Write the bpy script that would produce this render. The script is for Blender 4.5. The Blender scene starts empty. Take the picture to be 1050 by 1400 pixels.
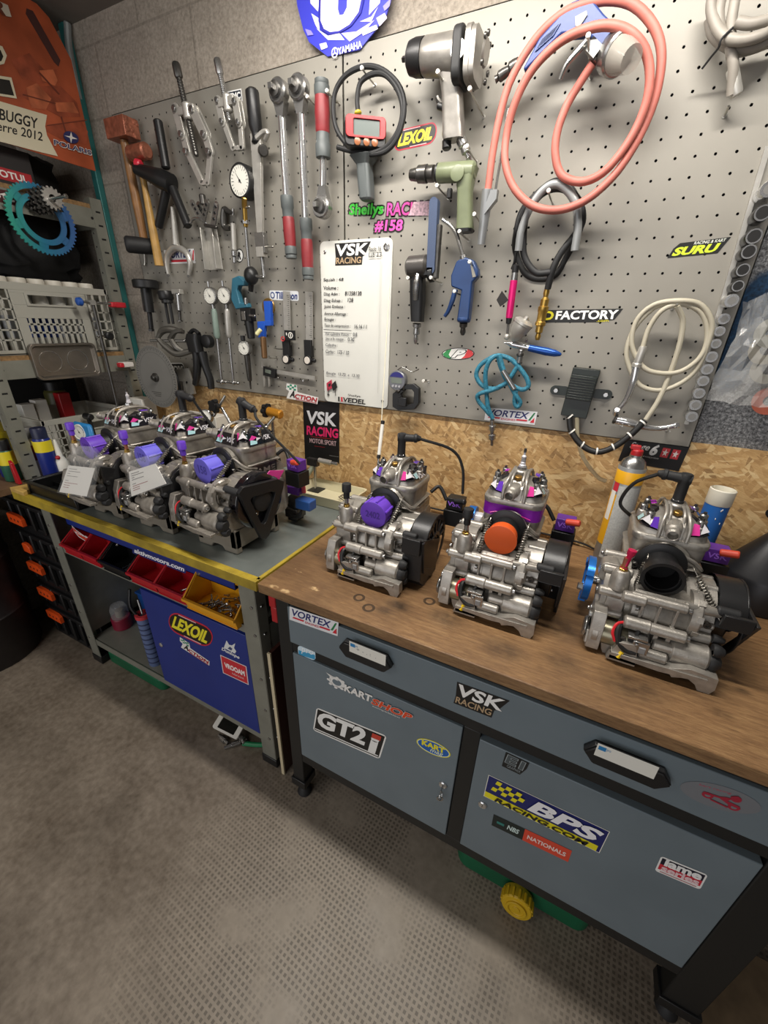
import bpy, bmesh, math, random
from mathutils import Vector, Matrix
R = math.radians
PI = math.pi
random.seed(7)
col = bpy.context.scene.collection
# ------------------------------------------------------------------ camera
CAM_ROWS = ((0.89121911, 0.45267226, 0.0285714), (0.21443734, -0.36500067, -0.90597524), (-0.39968128, 0.81354922, -0.42236541))
FPX = 550.65
CAM = Vector((0, -1.3594, 1.55))
cd = bpy.data.cameras.new('camera')
cam = bpy.data.objects.new('camera', cd)
col.objects.link(cam)
r0, r1, r2 = (Vector(r).normalized() for r in CAM_ROWS)
cam.matrix_world = Matrix(((r0.x, -r1.x, -r2.x, CAM.x), (r0.y, -r1.y, -r2.y, CAM.y), (r0.z, -r1.z, -r2.z, CAM.z), (0, 0, 0, 1)))
cd.sensor_fit = 'VERTICAL'; cd.sensor_height = 36.0; cd.sensor_width = 27.0
cd.lens = FPX / 1400 * 36; cd.clip_start = 0.02
bpy.context.scene.camera = cam

def hit(px, py, ax, val):
    """surveyed point of the photograph on a real plane of the room (axis ax at value val)"""
    u, v = (px - 525) / FPX, (py - 700) / FPX
    r = r0 * u + r1 * v + r2
    return CAM + r * ((val - CAM[ax]) / r[ax])
def W(px, py, y=-0.02): return hit(px, py, 1, y)
def T(px, py, z=0.9): return hit(px, py, 2, z)
def S(px, py, x=-2.03): return hit(px, py, 0, x)

# ------------------------------------------------------------------ materials
def lin(c):
    if isinstance(c, str):
        c = [int(c[i:i + 2], 16) / 255 for i in (0, 2, 4)]
    return tuple(x / 12.92 if x <= 0.04045 else ((x + 0.055) / 1.055) ** 2.4 for x in c[:3]) + (1.0,)
_m = {}
def mat(name, c, rough=0.5, metal=0.0, var=0.0, scale=30.0, bump=0.0, bscale=200.0, alpha=1.0, trans=0.0, coat=0.0, emit=0.0, dirt=None):
    if name in _m: return _m[name]
    m = bpy.data.materials.new(name); m.use_nodes = True
    nt = m.node_tree; b = nt.nodes['Principled BSDF']
    b.inputs['Base Color'].default_value = lin(c)
    b.inputs['Roughness'].default_value = rough
    b.inputs['Metallic'].default_value = metal
    if alpha < 1: b.inputs['Alpha'].default_value = alpha
    if trans: b.inputs['Transmission Weight'].default_value = trans
    if coat: b.inputs['Coat Weight'].default_value = coat; b.inputs['Coat Roughness'].default_value = 0.1
    if emit:
        b.inputs['Emission Color'].default_value = lin(c); b.inputs['Emission Strength'].default_value = emit
    if var or bump:
        tc = nt.nodes.new('ShaderNodeTexCoord')
    if var:
        n = nt.nodes.new('ShaderNodeTexNoise'); n.inputs['Scale'].default_value = scale; n.inputs['Detail'].default_value = 5
        nt.links.new(tc.outputs['Object'], n.inputs['Vector'])
        rp = nt.nodes.new('ShaderNodeValToRGB')
        base = lin(c); dk = lin(dirt) if dirt else tuple(x * (1 - var) for x in base[:3]) + (1,)
        lt = base if dirt else tuple(min(1, x * (1 + var)) for x in base[:3]) + (1,)
        rp.color_ramp.elements[0].position = 0.32; rp.color_ramp.elements[1].position = 0.68
        rp.color_ramp.elements[0].color = dk; rp.color_ramp.elements[1].color = lt
        nt.links.new(n.outputs['Fac'], rp.inputs['Fac']); nt.links.new(rp.outputs['Color'], b.inputs['Base Color'])
    if bump:
        n2 = nt.nodes.new('ShaderNodeTexNoise'); n2.inputs['Scale'].default_value = bscale; n2.inputs['Detail'].default_value = 4
        nt.links.new(tc.outputs['Object'], n2.inputs['Vector'])
        bp = nt.nodes.new('ShaderNodeBump'); bp.inputs['Strength'].default_value = bump; bp.inputs['Distance'].default_value = 0.002
        nt.links.new(n2.outputs['Fac'], bp.inputs['Height']); nt.links.new(bp.outputs['Normal'], b.inputs['Normal'])
    _m[name] = m
    return m
def flat(hexc, rough=0.45):
    return mat('ink_' + hexc, hexc, rough)
BLACK = mat('black_plastic', '161617', 0.42, bump=0.08, bscale=400)
RUBBER = mat('black_rubber', '1b1b1c', 0.62)
CAST = mat('cast_aluminium', 'a39e96', 0.4, 0.62, var=0.2, scale=45, bump=0.22, bscale=420)
CASTD = mat('worn_cast_aluminium', 'a09a91', 0.42, 0.6, var=0.24, scale=40, bump=0.25, bscale=380)
STEEL = mat('polished_steel', 'a9a8a6', 0.27, 0.92, var=0.08, scale=40)
CHROME = mat('chrome', 'd6d6d6', 0.16, 0.88)
DSTEEL = mat('dark_steel', '5a5855', 0.35, 0.85, var=0.2, scale=60)
BRASS = mat('brass', 'b5924a', 0.3, 0.9)
COPPER = mat('copper', 'a3654f', 0.42, 0.6, var=0.3, scale=60, bump=0.4, bscale=120)
WHITE = mat('white_plastic', 'e6e3da', 0.45)
PURPLE = mat('purple_plastic', '6a3fc0', 0.38)

# ------------------------------------------------------------------ mesh builder
def basis(n, up=None):
    n = Vector(n).normalized()
    a = Vector(up) if up is not None else (Vector((0, 0, 1)) if abs(n.z) < 0.9 else Vector((1, 0, 0)))
    u = a.cross(n).normalized(); v = n.cross(u)
    return u, v, n
class MB:
    def __init__(s):
        s.v = []; s.f = []; s.mi = []; s.mats = []; s.M = Matrix.Identity(4)
    def slot(s, m):
        if m not in s.mats: s.mats.append(m)
        return s.mats.index(m)
    def add(s, vs, fs, m):
        o = len(s.v); k = s.slot(m)
        for p in vs:
            q = s.M @ Vector(p); s.v.append((q.x, q.y, q.z))
        for f in fs:
            s.f.append(tuple(i + o for i in f)); s.mi.append(k)
        return s
    def box(s, c, d, m, rot=None):
        x, y, z = d[0] / 2, d[1] / 2, d[2] / 2
        vs = [Vector((i * x, j * y, k * z)) for k in (-1, 1) for j in (-1, 1) for i in (-1, 1)]
        if rot is not None:
            rm = rot if isinstance(rot, Matrix) else Matrix.Rotation(rot, 3, 'Z')
            vs = [rm @ p for p in vs]
        vs = [p + Vector(c) for p in vs]
        return s.add(vs, [(0, 2, 3, 1), (4, 5, 7, 6), (0, 1, 5, 4), (2, 6, 7, 3), (0, 4, 6, 2), (1, 3, 7, 5)], m)
    def lathe(s, prof, p0, axis, m, seg=24, a0=0, a1=2 * PI, up=None, caps=True):
        """prof: list of (radius, height along axis)"""
        u, v, n = basis(axis, up); p0 = Vector(p0); vs = []; fs = []
        full = abs(a1 - a0 - 2 * PI) < 1e-6; cnt = seg if full else seg + 1
        for r, h in prof:
            for i in range(cnt):
                a = a0 + (a1 - a0) * i / seg
                vs.append(p0 + n * h + (u * math.cos(a) + v * math.sin(a)) * r)
        for j in range(len(prof) - 1):
            for i in range(seg):
                i2 = (i + 1) % cnt
                fs.append((j * cnt + i, j * cnt + i2, (j + 1) * cnt + i2, (j + 1) * cnt + i))
        if full and caps:
            if prof[0][0] > 1e-6: fs.append(tuple(range(cnt - 1, -1, -1)))
            if prof[-1][0] > 1e-6: fs.append(tuple((len(prof) - 1) * cnt + i for i in range(cnt)))
        return s.add(vs, fs, m)
    def cyl(s, p0, p1, r, m, r1=None, seg=20):
        p0, p1 = Vector(p0), Vector(p1); d = p1 - p0
        return s.lathe([(r, 0), (r if r1 is None else r1, d.length)], p0, d, m, seg)
    def rod(s, p0, p1, r, m, seg=16, ch=None):
        """cylinder with chamfered ends"""
        p0, p1 = Vector(p0), Vector(p1); L = (p1 - p0).length; c = min(r * 0.25 if ch is None else ch, L / 3)
        return s.lathe([(r - c, 0), (r, c), (r, L - c), (r - c, L)], p0, p1 - p0, m, seg)
    def ring(s, p0, axis, ro, ri, h, m, seg=28):
        return s.lathe([(ri, 0), (ro, 0), (ro, h), (ri, h), (ri, 0)], p0, axis, m, seg, caps=False)
    def sphere(s, c, r, m, seg=16, rings=10):
        if not isinstance(r, (tuple, list)): r = (r, r, r)
        vs = []; fs = []
        for j in range(rings + 1):
            t = PI * j / rings
            for i in range(seg):
                a = 2 * PI * i / seg
                vs.append((c[0] + r[0] * math.sin(t) * math.cos(a), c[1] + r[1] * math.sin(t) * math.sin(a), c[2] - r[2] * math.cos(t)))
        for j in range(rings):
            for i in range(seg):
                fs.append((j * seg + i, j * seg + (i + 1) % seg, (j + 1) * seg + (i + 1) % seg, (j + 1) * seg + i))
        return s.add(vs, fs, m)
    def tube(s, pts, r, m, seg=10, sub=6, closed=False, caps=True):
        P = [Vector(p) for p in pts]; n = len(P)
        rr = list(r) if isinstance(r, (list, tuple)) else [r] * n
        if sub > 1 and n > 2:
            Q = []; Rr = []
            rng = n if closed else n - 1
            for i in range(rng):
                a, b, c, d = (P[(i - 1) % n] if closed or i > 0 else P[0] * 2 - P[1], P[i], P[(i + 1) % n],
                              P[(i + 2) % n] if closed or i + 2 < n else P[n - 1] * 2 - P[n - 2])
                for k in range(sub):
                    t = k / sub
                    Q.append(0.5 * ((2 * b) + (c - a) * t + (2 * a - 5 * b + 4 * c - d) * t * t + (3 * b - a - 3 * c + d) * t ** 3))
                    Rr.append(rr[i] * (1 - t) + rr[(i + 1) % n] * t)
            if not closed: Q.append(P[-1]); Rr.append(rr[-1])
            P, rr, n = Q, Rr, len(Q)
        vs = []; fs = []; up = None
        for i in range(n):
            t = (P[(i + 1) % n] - P[i - 1]) if closed else (P[min(i + 1, n - 1)] - P[max(i - 1, 0)])
            if t.length < 1e-9: t = Vector((0, 0, 1))
            t.normalize()
            if up is None:
                u, v, _ = basis(t)
            else:
                u = (up - t * up.dot(t)).normalized(); v = t.cross(u)
            up = u
            for k in range(seg):
                a = 2 * PI * k / seg
                vs.append(P[i] + (u * math.cos(a) + v * math.sin(a)) * rr[i])
        for i in range(n if closed else n - 1):
            i2 = (i + 1) % n
            for k in range(seg):
                fs.append((i * seg + k, i * seg + (k + 1) % seg, i2 * seg + (k + 1) % seg, i2 * seg + k))
        if caps and not closed:
            fs.append(tuple(range(seg - 1, -1, -1))); fs.append(tuple((n - 1) * seg + k for k in range(seg)))
        return s.add(vs, fs, m)
    def prism(s, poly, o, u, v, depth, m, z0=0.0):
        """2-D outline in frame (o,u,v) extruded along u x v from z0 to z0+depth"""
        o, u, v = Vector(o), Vector(u), Vector(v); n = u.cross(v).normalized()
        k = len(poly)
        a = sum(poly[i][0] * poly[(i + 1) % k][1] - poly[(i + 1) % k][0] * poly[i][1] for i in range(k))
        if a < 0: poly = list(reversed(poly))
        vs = [o + u * x + v * y + n * z0 for x, y in poly] + [o + u * x + v * y + n * (z0 + depth) for x, y in poly]
        fs = [tuple(range(k - 1, -1, -1)), tuple(range(k, 2 * k))] + [(i, (i + 1) % k, k + (i + 1) % k, k + i) for i in range(k)]
        return s.add(vs, fs, m)
    def frame(s, outer, inner, o, u, v, depth, m, z0=0.0):
        """outline with a hole (same vertex count)"""
        o, u, v = Vector(o), Vector(u), Vector(v); n = u.cross(v).normalized(); k = len(outer)
        vs = [o + u * x + v * y + n * z for z in (z0, z0 + depth) for L in (outer, inner) for x, y in L]
        fs = []
        for i in range(k):
            j = (i + 1) % k
            fs += [(k + i, k + j, j, i), (2 * k + i, 2 * k + j, 3 * k + j, 3 * k + i), (i, j, 2 * k + j, 2 * k + i), (k + j, k + i, 3 * k + i, 3 * k + j)]
        return s.add(vs, fs, m)
    def loft(s, rings, m, caps=True):
        k = len(rings[0]); vs = [p for r in rings for p in r]; fs = []
        for j in range(len(rings) - 1):
            for i in range(k):
                fs.append((j * k + i, j * k + (i + 1) % k, (j + 1) * k + (i + 1) % k, (j + 1) * k + i))
        if caps:
            fs.append(tuple(range(k - 1, -1, -1))); fs.append(tuple((len(rings) - 1) * k + i for i in range(k)))
        return s.add(vs, fs, m)
    def bolt(s, c, axis, r, h, m=None, hexa=True):
        m = m or STEEL
        if hexa: s.lathe([(r, 0), (r, h * .8), (r * .85, h)], c, axis, m, 6)
        else: s.lathe([(r, 0), (r, h * .9), (r * .9, h), (r * .5, h), (r * .45, h * .5)], c, axis, m, 12)
        return s
    def build(s, name, parent=None, bevel=0.0, smooth=35, loc=None, segs=2):
        me = bpy.data.meshes.new(name)
        vv = s.v
        if parent is not None and loc is None:
            inv = WM[parent.name].inverted()
            vv = [tuple(inv @ Vector(p)) for p in s.v]
        elif loc is not None:
            L = Vector(loc); vv = [tuple(Vector(p) - L) for p in s.v]
        me.from_pydata(vv, [], s.f)
        for m in s.mats: me.materials.append(m)
        me.polygons.foreach_set('material_index', s.mi)
        me.validate(); me.update()
        if smooth:
            me.polygons.foreach_set('use_smooth', [True] * len(me.polygons))
            me.set_sharp_from_angle(angle=R(smooth))
        o = bpy.data.objects.new(name, me); col.objects.link(o)
        if parent is not None: o.parent = parent
        elif loc is not None: o.location = loc
        if bevel:
            b = o.modifiers.new('bevel', 'BEVEL'); b.width = bevel; b.segments = segs; b.limit_method = 'ANGLE'; b.angle_limit = R(40); b.harden_normals = False
        WM[o.name] = WM[parent.name] if parent is not None else Matrix.Translation(loc or (0, 0, 0))
        return o
WM = {}
def tag(o, label=None, cat=None, group=None, kind=None):
    if label: o['label'] = label
    if cat: o['category'] = cat
    if group: o['group'] = group
    if kind: o['kind'] = kind
    return o
def thing(name, loc, label, cat, group=None, rz=0.0):
    o = bpy.data.objects.new(name, None); col.objects.link(o); o.empty_display_size = 0.02
    o.location = loc; o.rotation_euler = (0, 0, rz)
    tag(o, label, cat, group); WM[o.name] = Matrix.Translation(loc) @ Matrix.Rotation(rz, 4, 'Z')
    return o
def single(mb, name, label, cat, group=None, loc=None, bevel=0.0, smooth=35):
    if loc is None:
        n = len(mb.v); loc = (sum(p[0] for p in mb.v) / n, sum(p[1] for p in mb.v) / n, min(p[2] for p in mb.v))
    return tag(mb.build(name, None, bevel, smooth, loc), label, cat, group)
def structure(mb, name, loc=None, bevel=0.0):
    return tag(mb.build(name, None, bevel, 35, loc or (0, 0, 0)), kind='structure')
# outlines
def circ(r, n=24, cx=0, cy=0, a0=0.0, ry=None):
    return [(cx + r * math.cos(a0 + 2 * PI * i / n), cy + (ry or r) * math.sin(a0 + 2 * PI * i / n)) for i in range(n)]
def rrect(x0, y0, x1, y1, r, n=5):
    out = []
    for cx, cy, a in ((x1 - r, y1 - r, 0), (x0 + r, y1 - r, 90), (x0 + r, y0 + r, 180), (x1 - r, y0 + r, 270)):
        for i in range(n + 1):
            t = R(a + 90 * i / n); out.append((cx + r * math.cos(t), cy + r * math.sin(t)))
    return out
def hull_capsule(p, q, r, n=8):
    a = math.atan2(q[1] - p[1], q[0] - p[0]); out = []
    for i in range(n + 1):
        t = a - PI / 2 + PI * i / n; out.append((q[0] + r * math.cos(t), q[1] + r * math.sin(t)))
    for i in range(n + 1):
        t = a + PI / 2 + PI * i / n; out.append((p[0] + r * math.cos(t), p[1] + r * math.sin(t)))
    return out
# ------------------------------------------------------------------ lettering
_tx = {}
def glyphs(txt, off=0.0):
    key = (txt, off)
    if key not in _tx:
        c = bpy.data.curves.new('lettering', 'FONT'); c.body = txt; c.offset = off; c.resolution_u = 3; c.fill_mode = 'FRONT'
        o = bpy.data.objects.new('lettering', c)
        me = bpy.data.meshes.new_from_object(o)
        vs = [(v.co.x, v.co.y) for v in me.vertices]; fs = [tuple(p.vertices) for p in me.polygons]
        bpy.data.objects.remove(o); bpy.data.curves.remove(c); bpy.data.meshes.remove(me)
        _tx[key] = (vs, fs)
    return _tx[key]
class Sticker:
    """flat printed label: local x 0..1 to the right, y 0..1 up, layers stacked a hair apart"""
    def __init__(s, tl, tr, bl, n, lift=0.0004, step=0.0002):
        s.o = Vector(bl); s.u = Vector(tr) - Vector(tl); s.v = Vector(tl) - Vector(bl)
        s.n = Vector(n).normalized(); s.z = lift; s.step = step; s.mb = MB()
    def P(s, x, y): return s.o + s.u * x + s.v * y + s.n * s.z
    def poly(s, pts, c):
        vs = [s.P(*p) for p in pts]
        s.z += s.step
        s.mb.add(vs, [tuple(range(len(vs)))], c if not isinstance(c, str) else flat(c)); return s
    def rect(s, x0, y0, x1, y1, c): return s.poly([(x0, y0), (x1, y0), (x1, y1), (x0, y1)], c)
    def rr(s, x0, y0, x1, y1, r, c):
        k = s.u.length / s.v.length
        return s.poly([(x0 + (px / k), y) for px, y in rrect(0, y0, (x1 - x0) * k, y1, r)], c)
    def ell(s, cx, cy, rx, ry, c, n=28): return s.poly([(cx + rx * math.cos(2 * PI * i / n), cy + ry * math.sin(2 * PI * i / n)) for i in range(n)], c)
    def text(s, t, x0, y0, x1, y1, c, shear=0.0, bold=0.0, outline=None, ow=0.05):
        if outline: s._t(t, x0, y0, x1, y1, outline, shear, bold, bold + ow)
        return s._t(t, x0, y0, x1, y1, c, shear, bold, bold)
    def _t(s, t, x0, y0, x1, y1, c, shear, ref, off):
        vs, fs = glyphs(t, ref); 
        sx = [x + shear * y for x, y in vs]; sy = [y for x, y in vs]
        ax, bx, ay, by = min(sx), max(sx), min(sy), max(sy)
        if off != ref: vs, fs = glyphs(t, off)
        kx = (x1 - x0) / (bx - ax); ky = (y1 - y0) / (by - ay)
        P = [s.P(x0 + (x + shear * y - ax) * kx, y0 + (y - ay) * ky) for x, y in vs]
        s.z += s.step
        s.mb.add(P, fs, c if not isinstance(c, str) else flat(c)); return s
    def build(s, name, parent=None, label=None, **k):
        o = s.mb.build(name, parent, smooth=0, **k)
        if label: o['label'] = label
        return o
def wsticker(tl, tr, bl, y=-0.0205): return Sticker(W(*tl, y), W(*tr, y), W(*bl, y), (0, -1, 0))
# ------------------------------------------------------------------ node helpers
class NT:
    def __init__(s, name):
        s.m = bpy.data.materials.new(name); s.m.use_nodes = True; s.t = s.m.node_tree
        s.b = s.t.nodes['Principled BSDF']; s.tc = s.t.nodes.new('ShaderNodeTexCoord').outputs['Object']
        _m[name] = s.m
    def n(s, typ, **kw):
        nd = s.t.nodes.new('ShaderNode' + typ)
        for k, v in kw.items():
            if k.startswith('i_'): nd.inputs[int(k[2:]) if k[2:].isdigit() else k[2:].replace('_', ' ')].default_value = v
            else: setattr(nd, k, v)
        return nd
    def l(s, a, b): s.t.links.new(a, b); return b
    def mapp(s, scale=(1, 1, 1), rot=(0, 0, 0), loc=(0, 0, 0), src=None):
        nd = s.n('Mapping'); nd.inputs['Scale'].default_value = scale; nd.inputs['Rotation'].default_value = rot; nd.inputs['Location'].default_value = loc
        s.l(src or s.tc, nd.inputs['Vector']); return nd.outputs['Vector']
    def noise(s, scale, detail=5, vec=None, rough=0.55, dist=0.0):
        nd = s.n('TexNoise'); nd.inputs['Scale'].default_value = scale; nd.inputs['Detail'].default_value = detail
        nd.inputs['Roughness'].default_value = rough; nd.inputs['Distortion'].default_value = dist
        s.l(vec or s.tc, nd.inputs['Vector']); return nd.outputs['Fac']
    def ramp(s, fac, stops, interp='LINEAR'):
        nd = s.n('ValToRGB'); nd.color_ramp.interpolation = interp; e = nd.color_ramp.elements
        while len(e) < len(stops): e.new(0.5)
        for k, (p, c) in enumerate(stops): e[k].position = p; e[k].color = lin(c) if not isinstance(c, float) else (c, c, c, 1)
        s.l(fac, nd.inputs['Fac']); return nd.outputs['Color']
    def mix(s, fac, a, b, mode='MIX'):
        nd = s.n('Mix', data_type='RGBA', blend_type=mode)
        for k, x in ((0, fac), (6, a), (7, b)):
            if isinstance(x, (int, float)): nd.inputs[k].default_value = x
            elif isinstance(x, str): nd.inputs[k].default_value = lin(x)
            else: s.l(x, nd.inputs[k])
        return nd.outputs[2]
    def math(s, op, a, b=0.0, c=None, clamp=False):
        nd = s.n('Math', operation=op, use_clamp=clamp)
        for k, x in enumerate((a, b, c)):
            if x is None: continue
            if isinstance(x, (int, float)): nd.inputs[k].default_value = x
            else: s.l(x, nd.inputs[k])
        return nd.outputs[0]
    def bump(s, h, strength=0.3, dist=0.002):
        nd = s.n('Bump'); nd.inputs['Strength'].default_value = strength; nd.inputs['Distance'].default_value = dist
        s.l(h, nd.inputs['Height']); s.l(nd.outputs['Normal'], s.b.inputs['Normal'])
    def blob(s, x, y, z, rad, soft=0.4, sc=(1, 1, 1)):
        """1 inside a soft round spot of the surface"""
        d = s.n('VectorMath', operation='DISTANCE'); d.inputs[1].default_value = (x * sc[0], y * sc[1], z * sc[2])
        s.l(s.mapp(sc), d.inputs[0]); 
        nd = s.n('MapRange', interpolation_type='SMOOTHSTEP'); nd.inputs['From Min'].default_value = rad * (1 - soft); nd.inputs['From Max'].default_value = rad
        nd.inputs['To Min'].default_value = 1; nd.inputs['To Max'].default_value = 0
        s.l(d.outputs['Value'], nd.inputs['Value']); return nd.outputs['Result'], d.outputs['Value']
    def color(s, c, rough=None):
        s.l(c, s.b.inputs['Base Color'])
        if rough is not None:
            if isinstance(rough, (int, float)): s.b.inputs['Roughness'].default_value = rough
            else: s.l(rough, s.b.inputs['Roughness'])
        return s.m

# concrete block wall
k = NT('concrete_blocks')
big = k.noise(1.6, 4); fine = k.noise(90, 6, rough=0.7); mid = k.noise(14, 5)
c = k.ramp(big, [(0.3, '7d7468'), (0.7, 'a1978a')])
c = k.mix(0.55, c, k.ramp(fine, [(0.35, '5f574d'), (0.62, 'b5ab9e')]), 'MIX')
c = k.mix(0.25, c, k.ramp(mid, [(0.3, '6e665c'), (0.7, 'aaa196')]))
br = k.n('TexBrick'); br.inputs['Scale'].default_value = 1.0; br.inputs['Brick Width'].default_value = 0.5; br.inputs['Row Height'].default_value = 0.205
br.inputs['Mortar Size'].default_value = 0.005; br.inputs['Mortar Smooth'].default_value = 0.6
br.inputs['Color1'].default_value = br.inputs['Color2'].default_value = (0, 0, 0, 1); br.inputs['Mortar'].default_value = (1, 1, 1, 1)
k.l(k.mapp((1, 1, 1), (R(90), 0, 0), (0.17, 0, 0.03)), br.inputs['Vector'])
c = k.mix(k.math('MULTIPLY', br.outputs['Color'], 0.35), c, '5a5349')
# plaster with grey grit and a patch of blue paint right of the perforated board
sx = k.n('SeparateXYZ'); k.l(k.tc, sx.inputs[0])
edge = k.math('GREATER_THAN', sx.outputs['X'], 0.262)
grit = k.ramp(k.noise(140, 3, rough=0.8), [(0.36, '39393a'), (0.5, '6f7072'), (0.64, 'a3a4a5')])
bm_, _ = k.blob(0.30, 0, 1.55, 0.12, 0.5, (1.9, 0, 0.6))
bm2 = k.ramp(k.math('ADD', k.math('MULTIPLY', bm_, 0.6), k.math('MULTIPLY', k.noise(7, 3), 0.6)), [(0.62, 0.0), (0.8, 1.0)])
grit = k.mix(bm2, grit, k.ramp(k.noise(120, 3), [(0.35, '0e2338'), (0.65, '1b3f5f')]))
c = k.mix(edge, c, grit)
k.bump(k.math('ADD', k.math('MULTIPLY', fine, 0.8), k.math('SUBTRACT', k.math('MULTIPLY', mid, 0.5), k.math('MULTIPLY', br.outputs['Color'], 0.25))), 0.55, 0.004)
CONC = k.color(c, 0.88)
# OSB
k = NT('oriented_strand_board')
def strands(rot, sc, seed):
    v = k.mapp(sc, src=k.mapp((1, 1, 1), (0, R(rot), 0), (seed, seed * .7, 0)))
    w = k.n('VectorMath', operation='ADD'); nz = k.n('TexNoise'); nz.inputs['Scale'].default_value = 9; k.l(k.tc, nz.inputs['Vector'])
    m3 = k.n('VectorMath', operation='SCALE'); m3.inputs['Scale'].default_value = 1.4; k.l(nz.outputs['Color'], m3.inputs[0])
    k.l(v, w.inputs[0]); k.l(m3.outputs[0], w.inputs[1])
    vo = k.n('TexVoronoi'); vo.inputs['Scale'].default_value = 1; vo.inputs['Randomness'].default_value = 1; k.l(w.outputs[0], vo.inputs['Vector'])
    s2 = k.n('SeparateColor'); k.l(vo.outputs['Color'], s2.inputs[0]); return s2.outputs[0], s2.outputs[1]
a1, m1 = strands(12, (17, 1, 85), 0.3); a2, m2 = strands(-38, (19, 1, 95), 4.1); a3, m3_ = strands(68, (16, 1, 80), 9.2)
st = [(0.0, '7d5a33'), (0.15, 'a67e4d'), (0.45, 'bd955f'), (0.75, 'cda975'), (1.0, 'e2c795')]
cc = k.mix(k.math('GREATER_THAN', m1, 0.52), k.ramp(a1, st), k.ramp(a2, st))
cc = k.mix(k.math('GREATER_THAN', m2, 0.62), cc, k.ramp(a3, st))
grain = k.noise(30, 6, k.mapp((1.5, 1, 9), src=k.mapp((1, 1, 1), (0, R(-20), 0))), 0.7)
cc = k.mix(0.3, cc, k.ramp(grain, [(0.3, '8d6639'), (0.7, 'e2c48f')]))
dk = k.ramp(k.noise(24, 3, k.mapp((1, 1, 5), src=k.mapp((1, 1, 1), (0, R(30), 0)))), [(0.7, 0.0), (0.78, 1.0)])
cc = k.mix(k.math('MULTIPLY', dk, 0.6), cc, '5c3d1f')
k.bump(k.math('ADD', a1, k.math('ADD', a2, grain)), 0.25, 0.002)
OSB = k.color(cc, 0.6)
# bench timber
RBO = Vector((-0.05, -0.35, 0))
k = NT('oiled_beech_worktop')
g1 = k.noise(5, 7, k.mapp((3, 26, 26)), 0.62, 0.4); g2 = k.noise(60, 4, k.mapp((1, 12, 12))); g3 = k.noise(3.2, 5)
c = k.ramp(g1, [(0.25, '5d4029'), (0.5, '83613f'), (0.75, 'a58359')])
c = k.mix(0.3, c, k.ramp(g2, [(0.3, '4f3825'), (0.7, 'b39067')]))
c = k.mix(k.math('MULTIPLY', k.ramp(g3, [(0.45, 0.0), (0.68, 1.0)]), 0.6), c, '4d3827')
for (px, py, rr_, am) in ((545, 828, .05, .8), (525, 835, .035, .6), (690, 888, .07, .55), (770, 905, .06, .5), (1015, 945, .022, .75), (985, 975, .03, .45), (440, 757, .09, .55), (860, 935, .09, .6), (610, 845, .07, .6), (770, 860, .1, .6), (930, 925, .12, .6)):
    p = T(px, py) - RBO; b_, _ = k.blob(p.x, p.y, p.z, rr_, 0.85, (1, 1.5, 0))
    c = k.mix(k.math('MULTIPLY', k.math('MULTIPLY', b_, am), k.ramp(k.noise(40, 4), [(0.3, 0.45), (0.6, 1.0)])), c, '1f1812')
for (px, py, rr_) in ((491, 817, .0125), (504, 831, .013), (587, 822, .0125)):
    p = T(px, py) - RBO; _, d = k.blob(p.x, p.y, p.z, 1, 1, (1, 1, 0))
    rg = k.math('COMPARE', d, rr_, 0.0035); c = k.mix(k.math('MULTIPLY', rg, 0.75), c, '17110c')
for (px, py, rr_) in ((375, 802, .018), (390, 808, .02), (410, 782, .008), (405, 778, .006), (430, 805, .02)):
    p = T(px, py) - RBO; b_, _ = k.blob(p.x, p.y, p.z, rr_, 0.5, (1, 2.0, 0))
    c = k.mix(k.math('MULTIPLY', b_, k.ramp(k.noise(70, 3), [(0.42, 0.0), (0.6, 0.8)])), c, 'd2b283')
k.bump(k.math('ADD', g1, g2), 0.25, 0.0015)
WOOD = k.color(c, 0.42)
# floor
k = NT('worn_garage_concrete')
f1 = k.noise(1.7, 6, None, 0.6, 0.3); f2 = k.noise(45, 5); f3 = k.noise(5, 5, None, 0.65)
c = k.ramp(f1, [(0.25, '4b4135'), (0.5, '6b5f51'), (0.75, '8c8070')])
c = k.mix(0.4, c, k.ramp(f3, [(0.3, '4d4236'), (0.7, 'a09484')]))
c = k.mix(0.25, c, k.ramp(f2, [(0.3, '483e33'), (0.7, 'b0a494')]))
sep = k.n('SeparateXYZ'); k.l(k.mapp((1, 1, 1), (0, 0, R(4))), sep.inputs[0])
def cell(o, s): return k.math('ABSOLUTE', k.math('SUBTRACT', k.math('FRACT', k.math('MULTIPLY', o, 1 / s)), 0.5))
dx, dy = cell(sep.outputs['X'], 0.0135), cell(sep.outputs['Y'], 0.0135)
dim = k.math('LESS_THAN', k.math('MAXIMUM', dx, dy), 0.27)
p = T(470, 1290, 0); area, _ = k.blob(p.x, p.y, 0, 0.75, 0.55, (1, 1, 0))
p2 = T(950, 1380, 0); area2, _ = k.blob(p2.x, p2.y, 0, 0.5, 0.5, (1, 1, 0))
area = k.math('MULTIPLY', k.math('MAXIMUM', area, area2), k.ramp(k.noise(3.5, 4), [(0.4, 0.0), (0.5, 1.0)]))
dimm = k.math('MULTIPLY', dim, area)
b3, _ = k.blob(p.x + .05, p.y - .05, 0, 0.8, 0.9, (1, 1, 0)); c = k.mix(k.math('MULTIPLY', b3, 0.42), c, 'bdb2a2')      # pool of lamp light painted into the floor colour
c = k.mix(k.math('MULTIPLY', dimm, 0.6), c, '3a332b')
sp = k.ramp(k.noise(13, 3, None, 0.6), [(0.73, 0.0), (0.76, 1.0)])
c = k.mix(k.math('MULTIPLY', sp, 0.6), c, '2c2620')
sp2 = k.ramp(k.noise(2.3, 5), [(0.55, 0.0), (0.75, 1.0)]); c = k.mix(k.math('MULTIPLY', sp2, 0.45), c, '453d33')
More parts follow.
